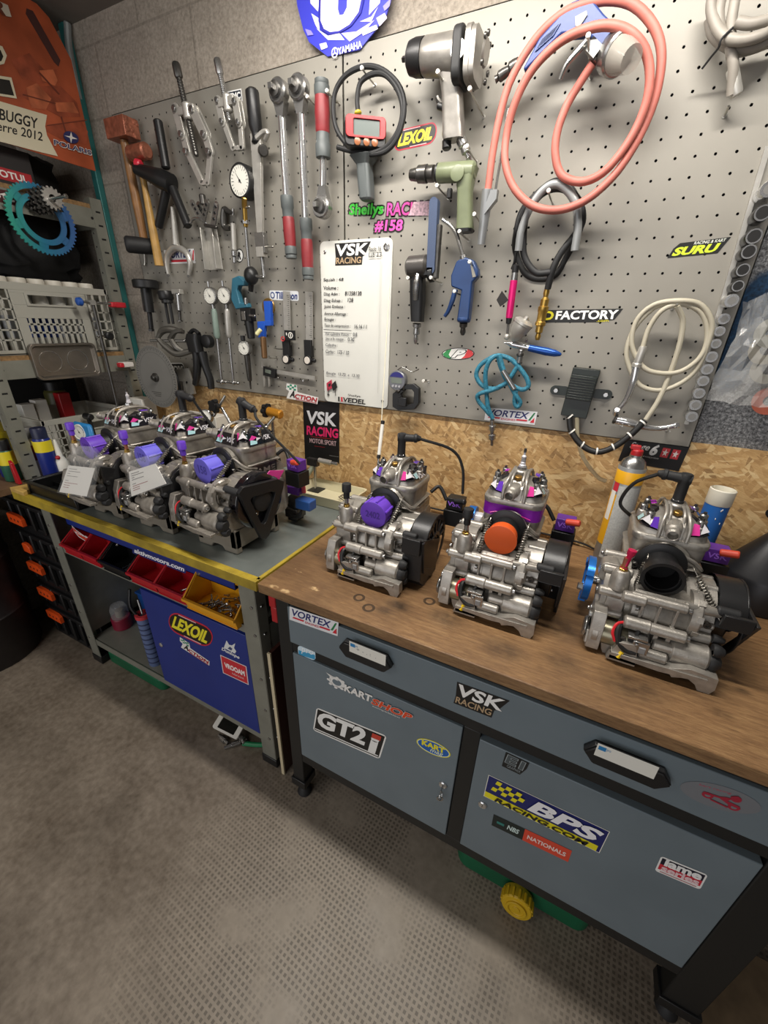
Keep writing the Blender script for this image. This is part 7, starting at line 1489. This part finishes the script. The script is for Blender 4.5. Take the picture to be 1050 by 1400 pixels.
t = thing('phone_frame', (-1.05, -.6, .0), 'white framed device lying on steel fittings under the blue door', 'device'); m = MB(); u_ = Vector((1, 0, 0)); 
m.frame(rrect(-.06, -.03, .06, .03, .008), rrect(-.04, -.022, .04, .022, .003), Vector((-1.03, -.63, .05)), Vector((.97, .1, -.1)).normalized(), Vector((-.1, .9, .3)).normalized(), .008, WHITE); m.build('frame', t); m = MB(); m.prism(rrect(-.042, -.024, .042, .024, .003), Vector((-1.03, -.63, .05)), Vector((.97, .1, -.1)).normalized(), Vector((-.1, .9, .3)).normalized(), .004, mat('dark_screen', '1a1a16', .2)); m.build('screen', t)
for i, (a, b, r_, lab) in enumerate((((-1.06, -.66, .014), (-1.0, -.67, .014), .012, 'steel air fitting under the white device, left one'), ((-1.0, -.69, .012), (-.95, -.62, .012), .011, 'steel air fitting under the white device, front one'), ((-.99, -.62, .02), (-.94, -.64, .02), .013, 'steel air fitting under the white device, rear one'))):
    m = MB(); a, b = Vector(a), Vector(b); L = (b - a).length; m.lathe([(r_ * .6, 0), (r_ * .7, L * .3), (r_, L * .32), (r_, L * .7), (r_ * .6, L * .72), (r_ * .6, L)], a, b - a, STEEL, 14); single(m, 'air_fitting', lab, 'fitting')
m = MB(); m.tube([(-.95, -.64, .012), (-.9, -.62, .012), (-.86, -.6, .014)], .009, mat('green_sleeve', '1d7a4c', .5), 10, 3); single(m, 'green_sleeve', 'short green sleeve by the left bench leg', 'sleeve')
m = MB(); m.box((-.735, -.60, .30), (.012, .10, .60), mat('dark_red_board', '3a1d17', .5)); m.box((-.735, -.653, .30), (.0125, .006, .60), mat('cream_edge', 'c9bb9b', .5)); single(m, 'panel_board', 'dark red board with cream edge slotted between the benches', 'board')
m = MB(); m.box((-.69, -.52, .21), (.02, .14, .42), mat('brown_plank', '5b4430', .6, var=.3)); single(m, 'plank', 'rough brown plank standing beside the right bench leg', 'plank')
t = thing('red_clamp', (-.683, -.6, .76), 'red plastic clamp hanging under the left end of the wooden top', 'clamp'); m = MB(); m.box((-.683, -.655, .835), (.025, .03, .05), REDP); m.box((-.68, -.655, .785), (.022, .03, .055), REDP); m.build('jaw', t, bevel=.003); m = MB(); m.rod((-.683, -.655, .86), (-.683, -.655, .868), .006, STEEL); m.build('pin', t)
m = MB(); m.box((.72, -.62, .012), (.3, .34, .02), mat('brown_card', '6f5c44', .7, var=.15)); single(m, 'floor_board', 'brown flat board on the floor right of the bench leg', 'board')
# clear bag of grinding discs hanging on the right wall
t = thing('disc_bag', W(985, 545, -.02), 'clear plastic bag of sanding discs hanging on the wall right of the sockets', 'bag'); m = MB(); random.seed(4)
bo = [W(962, 545, -.03), W(1000, 470, -.04), W(1015, 415, -.03), W(1060, 395, -.03), W(1080, 560, -.05), W(1048, 567, -.05), W(1000, 560, -.05)]
nx = 10; vs, fs = [], []
for j in range(11):
    f = j / 10; a = (bo[0].lerp(bo[1], min(1, f * 2)) if f < .5 else bo[1].lerp(bo[2], (f - .5) * 2)); b = bo[4].lerp(bo[3], f)
    for i in range(nx + 1): p = a.lerp(b, i / nx); vs.append(p + Vector((random.uniform(-.004, .004), -.03 * math.sin(PI * i / nx) * (1 - f * .6) - random.uniform(0, .014), random.uniform(-.004, .004))))
for j in range(10):
    for i in range(nx): k0 = j * (nx + 1) + i; fs.append((k0, k0 + 1, k0 + nx + 2, k0 + nx + 1))
m.add(vs, fs, mat('crinkled_clear_bag', 'c9c9c6', .08, alpha=.32)); m.build('clear_film', t, smooth=0)
for i, (px, py, c_, lab) in enumerate(((1052, 548, 'a3543f', 'rusty red sanding disc at the bottom of the clear bag'), (1050, 505, '6e6a5e', 'grey sanding disc inside the clear bag, above the red one'), (1048, 478, '77705f', 'grey sanding disc inside the clear bag, second from the top'), (1056, 455, '7b7a70', 'topmost grey sanding disc inside the clear bag'))):
    c = W(px, py, -.045); m = MB(); m.ring(c, (-.2, -1, .15 * (i % 2)), .033, .012, .003, mat('disc_' + c_, c_, .8, var=.15), 28); single(m, 'sanding_disc', lab, 'disc')
m = MB(); m.tube([W(588, 694, -.02) * 1.0, W(640, 706, -.02), W(720, 724, -.018), W(790, 741, -.02), W(815, 752, -.03)], .0035, WIRE, 8, 4); m.v = [(a, b, max(c, .9015)) for a, b, c in m.v]
single(m, 'bench_cable', 'thin black cable along the back of the wooden bench', 'cable')
# ------------------------------------------------------------------ stickers, posters and the whiteboard
def wb(t): return board_l if t.x < PSEAM else board_r
def vsk(s, x0=0, y0=0, x1=1, y1=1, brown='b59a78'):
    w_, h_ = x1 - x0, y1 - y0
    s.poly([(x0 + w_ * a, y0 + h_ * b) for a, b in ((0, 1), (1, 1), (.84, .42), (.78, .36), (.76, .0), (0, 0), (.02, .38))], '131110')
    s.text('VSK', x0 + w_ * .04, y0 + h_ * .42, x0 + w_ * .92, y0 + h_ * .95, 'f2f0ec', shear=.12, bold=.03); s.text('RACING', x0 + w_ * .03, y0 + h_ * .07, x0 + w_ * .74, y0 + h_ * .36, brown, shear=.05, bold=.02)
def vortex(s):
    s.rect(0, 0, 1, 1, 'e4e4e6').text('VORTEX', .05, .38, .86, .9, '1c2465', shear=.15, bold=.025).poly([(.06, .2), (.3, .2), (.32, .32), (.09, .32)], 'cc2436').text('ENGINES', .34, .14, .62, .3, 'cc2436', bold=.01).poly([(.63, .2), (.84, .2), (.85, .32), (.64, .32)], 'cc2436')
    s.poly([(.86, .3), (.94, .9), (.97, .9), (.9, .3)], '1f7a44').poly([(.9, .15), (.98, .15), (.97, .55)], 'd02a38')
def lexoil(s):
    s.rr(0, 0, 1, 1, .45, 'c3243c').rr(.02, .07, .98, .93, .4, '16120f').rr(.02, .07, .98, .93, .4, '1a1512').text('LEXOIL', .09, .2, .91, .8, 'ece02e', shear=.18, bold=.045)
    s.rect(.2, .9, .6, .94, 'e9b9bd').rect(.4, .06, .8, .1, 'e9b9bd')
def action(s, lab=True):
    s.poly([(0, 1), (.32, 1), (.36, .55), (1, .45), (1, 0), (.04, .0), (.1, .5), (0, .6)], 'e6e4e0')
    for i in range(4):
        for j in range(3):
            if (i + j) % 2: s.poly([(.03 + i * .07, .62 + j * .12), (.1 + i * .07, .62 + j * .12), (.1 + i * .07, .74 + j * .12), (.03 + i * .07, .74 + j * .12)], '2c8a6a')
    s.text('A', .14, .12, .3, .6, '141414', shear=.2, bold=.03).text('CTION', .3, .12, .98, .42, 'b3202c', shear=.1, bold=.03).rect(.34, .04, .98, .08, 'b3202c')
def put(fn, tl, tr, bl, label, name='sticker', par=None, y=-.0203):
    s = wsticker(tl, tr, bl, y); fn(s); return s.build(name, par if par is not None else wb(W(*tl)), label)
put(lexoil, (541, 179), (599, 165), (538, 208), 'oval sticker with bold yellow letters on black and a red rim')
def shei(s):
    s.text('Sheilys', .0, .5, .44, 1, '2fa52b', shear=.12, bold=.03, outline='17130f', ow=.10).text('RACING', .48, .55, 1.0, .98, 'd8439a', shear=.12, bold=.02, outline='2a0f1e', ow=.09)
    s.text('#158', .33, 0, .68, .42, 'e04fa6', shear=.15, bold=.03, outline='17130f', ow=.10)
    s.poly([(.74, .54), (.98, .52), (1.04, .98), (.8, .97)], mat('worn_sticker', 'c9a7b2', .5, var=.4, scale=170))
put(shei, (477, 279), (590, 274), (478, 318), 'green and pink racing lettering with the number 158')
put(lambda s: (s.poly([(0, 0), (.08, .62), (.18, .95), (1.02, 1), (.86, 0)], '121210'), s.text('SURU', .07, .1, .88, .68, 'c6d832', shear=.3, bold=.05), s.text('RACING & KART', .42, .74, .95, .94, 'e2e6da', shear=.3, bold=.01)), (916, 333), (998, 324), (912, 353), 'slanted sticker with lime letters on black')
put(lambda s: (s.poly([(.0, 0), (.0, 1), (1.02, 1), (.92, .18), (.7, .0)], '121210'), s.text('D', .0, .2, .14, .92, 'd9d022', shear=.15, bold=.04), s.text('FACTORY', .16, .22, .97, .92, 'eeeeea', shear=.15, bold=.035), s.text('.com', .7, .02, .85, .16, 'd9d022', bold=.01)), (743, 424), (850, 422), (743, 441), 'long sticker with white capitals on black after a yellow D')
put(lambda s: (s.ell(.5, .5, .5, .5, '141414'), s.ell(.5, .5, .47, .44, 'e9e7e2'), s.poly([(.03, .5), (.08, .3), (.2, .15), (.3, .1), (.22, .45), (.3, .9), (.15, .8)], '2f8a4a'), s.poly([(.97, .5), (.92, .72), (.8, .86), (.7, .3), (.6, .08), (.85, .17), (.95, .35)], 'd23a3c'), s.text('P', .3, .2, .74, .82, 'efeeea', shear=.5, bold=.06, outline='141414', ow=.06)), (604, 476), (649, 475), (604, 492), 'oval sticker with a white P over green and red')
put(vortex, (665, 557), (735, 563), (662, 574), 'white sticker with navy letters under the blue hose', y=-.0203)
def leftvor(s): s.rect(0, 0, 1, 1, 'dedede').text('VORTEX', .1, .4, .9, .95, '1c2465', shear=.2, bold=.03).rect(.2, .12, .8, .28, 'cc2436').poly([(.9, .2), (.97, .9), (1, .9), (.95, .2)], 'd02a38')
put(leftvor, (224, 342), (265, 340), (227, 361), 'white sticker partly covered by the fork spanner')
put(lambda s: (s.rect(0, 0, 1, 1, 'e6e6e4'), s.rect(.06, .1, .94, .9, '1d2330'), s.text('TMC', .1, .2, .9, .8, 'e6e6e4', bold=.05)), (311, 125), (330, 121), (313, 142), 'black and white square sticker behind the small gear puller')
put(lambda s: (s.ell(.5, .5, .5, .5, '151515'), s.ell(.5, .5, .42, .42, 'e2e2de'), s.text('R', .3, .22, .75, .78, '151515', bold=.06)), (322, 340), (333, 340), (322, 359), 'round black and white R sticker')
put(lambda s: (s.rr(0, 0, 1, 1, .2, 'e0e2e4'), s.ell(.11, .5, .08, .36, '23407c'), s.ell(.11, .5, .05, .22, 'e0e2e4'), s.text('Tillotson', .22, .12, .96, .88, '1c3570', shear=.15, bold=.03)), (368, 397), (408, 398), (369, 410), 'pale sticker with navy letters behind the depth rule')
put(action, (392, 524), (437, 532), (390, 544), 'white sticker with green chequered flag and red letters')
put(lambda s: (s.rr(0, 0, 1, 1, .4, 'e6e6e2'), s.rr(.03, .08, .97, .92, .35, '161616'), s.text('ODIVI', .1, .25, .9, .75, 'eeeeea', bold=.05)), (231, 496), (252, 496), (231, 512), 'black and white sticker behind the timing disc')
# posters on the timber lining: things of their own
def poster(name, label, cat, tl, tr, bl, fn, y):
    s = wsticker(tl, tr, bl, y); a, b, c = W(*tl, y), W(*tr, y), W(*bl, y); t = thing(name, c, label, cat); m = MB(); d = (b - a); vv = (a - c)
    m.prism([(0, 0), (1, 0), (1, 1), (0, 1)], c + Vector((0, .0006, 0)), d, vv, .0008, flat('131213')); m.build('sheet', t, smooth=0); s.z = .0006; fn(s); s.build('print', t); return t
def vskban(s):
    s.text('VSK', .1, .62, .92, .84, 'd4d4d6', shear=.1, bold=.03).text('RACING', .08, .43, .97, .59, 'd82a66', shear=.05, bold=.035).text('MOTOR SPORT', .16, .3, .92, .38, 'c9a9ac', bold=.01).rect(.2, .405, .86, .412, 'b3262c').rect(.72, .12, .98, .125, '8f8f8f').rect(.3, .25, .6, .255, 'b3262c')
poster('banner_poster', 'black racing poster with pink and silver letters on the strand board', 'poster', (414, 547), (464, 551), (417, 627), vskban, -.0128)
poster('stage_poster', 'black poster with two red star squares below the board', 'poster', (858, 596), (944, 609), (845, 630), lambda s: (s.text('Stage', .1, .5, .42, .82, 'e8e8e6', shear=.3, bold=.01), s.text('6', .44, .42, .56, .86, 'f2f2f0', shear=.2, bold=.05), s.text('performance & tuning products', .18, .3, .62, .38, 'd0d0cc'), s.rect(.62, .42, .74, .78, 'c2343c'), s.rect(.78, .42, .9, .78, 'c2343c'), s.poly([(.68 + (.05 if i % 2 == 0 else .02) * math.sin(2 * PI * i / 10), .6 + (.15 if i % 2 == 0 else .06) * math.cos(2 * PI * i / 10)) for i in range(10)], 'f0e6e2'), s.poly([(.84 + (.05 if i % 2 == 0 else .02) * math.sin(2 * PI * i / 10), .6 + (.15 if i % 2 == 0 else .06) * math.cos(2 * PI * i / 10)) for i in range(10)], 'f0e6e2')), -.0128)
# whiteboard
WBM = mat('whiteboard', 'd9d8d0', .3, var=.03, scale=9); A_, B_, C_ = W(439, 332, -.024), W(537, 327, -.024), W(447, 550, -.024); x0, x1, z0, z1 = -.928, -.655, 1.272, 1.795
t = thing('whiteboard', (x0, -.024, z0), 'white marker board with racing logo and handwritten settings', 'whiteboard'); m = MB(); m.prism(rrect(x0, z0, x1, z1, .018), (0, -.021, 0), XX, ZZ, .004, WBM); m.build('board', t)
for (x, z, r_) in ((x0 + .02, z1 - .03, .005), (x1 - .02, z1 - .025, .011), (x0 + .018, z0 + .025, .005), (x1 - .02, z0 + .025, .005)): m = MB(); m.lathe([(r_, 0), (r_, .002), (r_ * .6, .0035), (r_ * .55, .002), (0, .002)], (x, -.025, z), (0, -1, 0), STEEL, 16); m.build('screw', t)
s = Sticker((x0, -.0252, z1), (x1, -.0252, z1), (x0, -.0252, z0), (0, -1, 0)); vsk(s, .22, .865, .72, .985)
hw = lambda t_, x, y, x2, h_=.024, c='2a2a2c': s.text(t_, x, y - .003, x2, y - .003 + h_, c, shear=.1, bold=.012)
for t_, x, y, x2 in (('Squish : 68', .04, .775, .34), ('Volume :', .04, .73, .26), ('Diag Adm :', .04, .692, .28), ('81358130', .36, .698, .6), ('Diag Echap :', .04, .654, .32), ('128', .40, .66, .48), ('Joint Embase :', .04, .618, .36), ('Avance Allumage :', .04, .575, .40), ('Bougie :', .04, .54, .22), ('Taux de compression :', .04, .502, .44), ('16.16 / 1', .5, .504, .68), ('Vol cylindre Piston :', .05, .45, .44), ('0.8', .48, .455, .54), ('Jeu a la coupe :', .05, .42, .36), ('0.30', .40, .423, .5), ('Cylindre :', .05, .378, .24), ('Carbu :', .05, .338, .2), ('175 / 10', .24, .338, .42), ('Bougie  13.70  a  13.30', .05, .19, .58), ('Poule 16', .7, .935, .86), ('Lub 2.3', .7, .905, .87)): hw(t_, x, y, x2, c='2a2a2c' if y > .5 else '55565a')
s.rect(.03, .484, .46, .488, '3a3a3c')
s.poly([(.05, .13), (.14, .16), (.14, .1), (.06, .075)], 'b8324a').poly([(.2, .155), (.13, .12), (.16, .08), (.23, .11)], '1c1c1c').rect(.07, .05, .08, .1, '1c1c1c').rect(.19, .05, .2, .1, '1c1c1c').poly([(.08, .125), (.12, .135), (.12, .115), (.085, .105)], '222222')
s.text('Sheilya', .4, .052, .6, .072, '1c1c1c', bold=.01).text('VEDEL', .32, .012, .68, .045, '1c1c1c', shear=.1, bold=.03).rect(.24, .012, .265, .045, '1c1c1c').rect(.29, .012, .315, .045, 'cc2436').rect(.86, .1, .865, .9, 'bdbcb4')
s.build('writing', t)

# number plate hung above the board
t = thing('number_plate', W(470, 82, -.01), 'blue race number plate with white digit above the tool board', 'number plate'); PC = ZM(380, 0, 4.375); pts = [(110, -130), (130, 50), (165, 190), (200, 265), (310, 350), (500, 310), (590, 200), (660, 100), (690, 0), (700, -130)]
BLP = mat('race_blue', '3b3fbe', .35); pw = [PC(x, y, -.005) for x, y in pts]; m = MB(); m.prism([(p.x, p.z) for p in pw], (0, -.022, 0), XX, ZZ, .004, BLP); m.build('plate', t)
s = Sticker(PC(0, 0, .0065), PC(800, 0, .0065), PC(0, 350, .0065), (0, -1, 0), lift=.0004); g = lambda L: [PC(x, y, .0065) for x, y in L]
def pl(L, c): s.z += .0002; s.mb.add([Vector((p.x, -.0262 - s.z, p.z)) for p in g(L)], [tuple(range(len(L)))], flat(c))
pl([(185, -130), (195, 20), (240, 70), (250, -10), (240, -130)], 'e6e3f2'); pl([(200, 80), (245, 110), (250, 190), (225, 150)], 'e6e3f2'); pl([(545, 90), (610, 20), (620, -40), (560, -130)], 'e6e3f2'); pl([(490, 130), (560, 100), (600, 40), (560, 130)], 'e6e3f2')
pl([(230, 170), (300, 240), (400, 240), (370, 200), (300, 215)], 'e6e3f2'); pl([(380, 200), (470, 190), (580, 120), (520, 190), (430, 250)], 'cfc6ea'); pl([(500, 185), (590, 150), (600, 175), (510, 215)], 'f0eef8'); pl([(250, 265), (290, 255), (300, 285), (262, 300)], 'f0eef8'); pl([(590, 110), (640, 80), (655, 110), (610, 160)], 'cfc6ea'); pl([(165, 175), (200, 185), (215, 210), (180, 215)], '8e86e0'); pl([(630, 40), (680, -10), (670, 40), (640, 70)], '8e86e0')
pl([(250, -130), (245, 130), (265, 185), (310, 210), (370, 200), (440, 160), (500, 80), (545, -130)], '23249a'); pl([(262, -130), (258, 125), (278, 175), (315, 195), (368, 188), (430, 150), (485, 75), (528, -130)], 'f2f0f8'); pl([(368, -130), (362, 60), (372, 95), (395, 90), (415, 50), (425, -130)], '3b3fbe')
vs, fs = glyphs('YAMAHA', .03); ww = max(p[0] for p in vs); hh = max(p[1] for p in vs); A_, B_, C_ = PC(362, 290, .0065), PC(505, 245, .0065), PC(365, 330, .0065); s.z += .0004
s.mb.add([Vector((0, -.0262 - s.z, 0)) + Vector(((C_ + (B_ - A_) * (p[0] / ww) + (A_ - C_) * (p[1] / hh)).x, 0, (C_ + (B_ - A_) * (p[0] / ww) + (A_ - C_) * (p[1] / hh)).z)) for p in vs], fs, flat('eceaf6'))
cY = PC(340, 315, .0065); s.mb.ring(Vector((cY.x, -.0266, cY.z)), (0, -1, 0), .011, .0085, .0006, flat('eceaf6'), 20)
for i in range(3): a = i * 2 * PI / 3 + PI / 2; s.mb.box((cY.x + .004 * math.cos(a), -.027, cY.z + .004 * math.sin(a)), (.009, .0004, .003), flat('eceaf6'), Matrix.Rotation(-a, 3, 'Y'))
s.build('print', t)
# right bench stickers
D_ = FY - .0003
def ben(fn, tl, tr, bl, par, label, y=D_): s = wsticker(tl, tr, bl, y); fn(s); s.build('sticker', par, label)
ben(vortex, (396, 829), (463, 851), (396, 847), drawer, 'white sticker with navy letters at the left end of the drawer')
ben(vsk, (625, 932), (697, 958), (620, 961), drawer, 'black racing sticker in the middle of the drawer')
ben(lambda s: (s.rr(0, 0, 1, 1, .3, 'cfe3ee'), s.rect(.03, .1, .97, .55, '3d9ac6'), s.text('pro', .2, .3, .9, .9, 'f2f6f8', shear=.2)), (407, 882), (431, 889), (408, 896), rb, 'small pale blue sticker on the black rail', FY + .0045)
def kart(s):
    s.ell(.14, .62, .1, .33, 'e4e2de'); s.ell(.14, .62, .055, .2, '6b7880'); s.poly([(.0, 1), (.12, .9), (.16, .75), (.06, .8)], 'e4e2de')
    for i in range(8): a = i * PI / 4; s.ell(.14 + .1 * math.cos(a), .62 + .33 * math.sin(a), .022, .08, 'e4e2de', 8)
    s.text('KART', .24, .32, .56, .78, 'e9e7e2', bold=.04).text('SHOP', .56, .25, 1.0, .68, 'd8481f', shear=.15, bold=.04, outline='e9e7e2', ow=.02).text('competition', .58, .08, .88, .2, 'e9e7e2')
ben(kart, (446, 919), (567, 970), (444, 938), door_a, 'white and orange lettering with a gear wheel')
ben(lambda s: (s.rr(0, 0, 1, 1, .1, 'edece8'), s.rect(.02, .05, .98, .95, '131211'), s.rect(.02, .2, .98, .95, 'edece8') if False else s, s.text('GT2', .04, .27, .76, .92, 'efeeea', bold=.045), s.text('i', .82, .12, .93, .8, 'efeeea', bold=.06), s.rect(.82, .72, .94, .9, 'c8402f'), s.rect(.03, .1, .97, .14, 'edece8')), (433, 967), (529, 1006), (428, 995 + 3), door_a, 'large white block letter sticker with red dot')
ben(lambda s: (s.ell(.5, .5, .5, .5, 'e6dc3a'), s.ell(.5, .5, .47, .44, 'e8f0f4'), s.ell(.5, .5, .455, .41, '1f5fae'), s.text('KART', .16, .42, .84, .82, 'ecdf2c', bold=.05), s.text('mag', .42, .1, .8, .38, 'e8f0d0', shear=.2, bold=.01)), (570, 1004), (617, 1023), (569, 1022), door_a, 'oval blue sticker with yellow letters')
def bps(s):
    s.rect(0, 0, 1, 1, 'e9e6d8').rect(.006, .02, .994, .98, '171f63').rect(.006, .02, .97, .26, 'e9dc1f')
    for i in range(6):
        for j in range(3):
            if (i + j) % 2 == 0: s.poly([(.05 + i * .045 + j * .012, .42 + j * .16 - (i - 2.5) * .008), (.095 + i * .045 + j * .012, .42 + j * .16 - (i - 1.5) * .008), (.107 + i * .045 + j * .012, .58 + j * .16 - (i - 1.5) * .008), (.062 + i * .045 + j * .012, .58 + j * .16 - (i - 2.5) * .008)], 'e9dc1f')
    s.text('BPS', .38, .36, .97, .9, 'f0eff2', shear=.25, bold=.04).text('RACING.COM', .1, .05, .9, .24, '141414', shear=.2, bold=.03)
ben(bps, (668, 1059), (834, 1137), (661, 1088), door_b, 'large blue and yellow racing sticker with chequered flag')
ben(lambda s: (s.poly([(0, .0), (.05, 1), (1, 1), (.95, .55), (.75, .0)], '17191a'), s.text('E1', .1, .35, .86, .9, '4d5558', shear=.1, bold=.03, outline='9ba3a5', ow=.03), s.text('GRAPHIX', .2, .1, .75, .28, '8d9597')), (690, 1027), (724, 1043), (686, 1047), door_b, 'small dark sticker at the top left of the door')
ben(lambda s: (s.rect(0, 0, .42, 1, '14201f'), s.rect(.42, 0, 1, 1, 'd6472f'), s.text('NBS', .2, .3, .36, .7, 'c9dcd8', shear=.2, bold=.03), s.rect(.06, .4, .16, .6, '2f7a72'), s.text('NATIONALS', .47, .32, .95, .66, 'f0d8d0', bold=.03)), (675, 1113), (782, 1163), (672, 1128), door_b, 'narrow black and red strip sticker')
ben(lambda s: (s.rr(0, 0, 1, 1, .12, 'ecebe8'), s.rect(.04, .55, .96, .92, '16152a'), s.rect(.04, .2, .96, .55, 'c8283a'), s.text('iame', .12, .52, .92, .98, 'efeeec', bold=.045), s.text('series', .1, .2, .92, .54, 'e9c9cc', bold=.04), s.rect(.1, .08, .9, .12, 'c98a90')), (904, 1170), (968, 1196), (895, 1190), door_b, 'white bordered navy and red sticker')
def kartman(s):
    s.ell(.5, .5, .5, .46, mat('faded_round_sticker', '74767a', .5)); c = '9e2338'
    s.text('kart racing', .22, .72, .62, .82, 'b0485c', shear=.1)
    for cx, cy, r_ in ((.36, .46, .075), (.7, .3, .075)): s.ell(cx, cy, r_, r_ * 1.6, c, 16); s.ell(cx, cy, r_ * .5, r_ * .8, '74767a', 14)
    s.poly([(.28, .48), (.5, .5), (.62, .36), (.78, .3), (.76, .4), (.6, .48), (.66, .62), (.56, .6), (.5, .56), (.3, .58)], c); s.ell(.69, .64, .065, .12, c, 18); s.poly([(.4, .38), (.64, .26), (.62, .22), (.4, .33)], c); s.poly([(.62, .7), (.7, .78), (.72, .72), (.62, .64)], c)
ben(kartman, (935, 1058), (1048, 1090), (925, 1090), drawer, 'faded round sticker with a red kart driver')
# blue door and rail stickers on the left bench
LD = LY - .0003
ben(lexoil, (233, 833), (294, 861), (229, 860), door_c, 'large oval sticker with yellow letters on the blue door', LD)
ben(action, (246, 871), (287, 897), (246, 884), door_c, 'white sticker with chequered flag on the blue door', LD)
def bull(s): s.poly([(.1, .3), (.2, .9), (.35, .7), (.5, .75), (.65, 1), (.62, .65), (.75, .5), (.7, .3)], 'dcdedd').poly([(.3, .4), (.4, .6), (.55, .55), (.5, .38)], '3a4670').text('Dunlope', .0, .02, .96, .3, 'e6e6e6', shear=.1, bold=.03)
ben(bull, (305, 871), (331, 884), (303, 890), door_c, 'white animal emblem sticker on the blue door', LD)
ben(lambda s: (s.rect(0, 0, 1, 1, 'e6d8d8'), s.rect(.03, .04, .97, .96, 'c62a34'), s.text('VROOAM', .12, .4, .9, .68, 'f2e9e6', bold=.05), s.text('lubricant', .4, .2, .85, .32, 'eccccc')), (301, 895), (337, 911), (305, 920), door_c, 'red square sticker on the blue door', LD)
RD = -.6023
ben(lambda s: s.rr(0, .0, 1, 1, .2, '27306e').text('aktivmotors.com', .04, .2, .97, .85, 'eeeef2', bold=.035), (181, 747), (255, 775), (181, 756), rail, 'white web address lettering', RD)
ben(lambda s: (s.poly([(0, 1), (.1, .55), (.35, .15), (.7, .0), (.95, .1), (1, .4), (.6, .5), (.2, .75)], 'e6e2e0'), s.poly([(.04, .9), (.13, .55), (.37, .22), (.7, .07), (.92, .15), (.95, .35), (.6, .42), (.2, .7)], 'c8452c'), s.text('Power Jet', .2, .35, .85, .58, 'f0ecea', shear=-.1, bold=.02)), (98, 718), (127, 730), (98, 732), rail, 'oval orange and white sticker on the blue rail', RD)
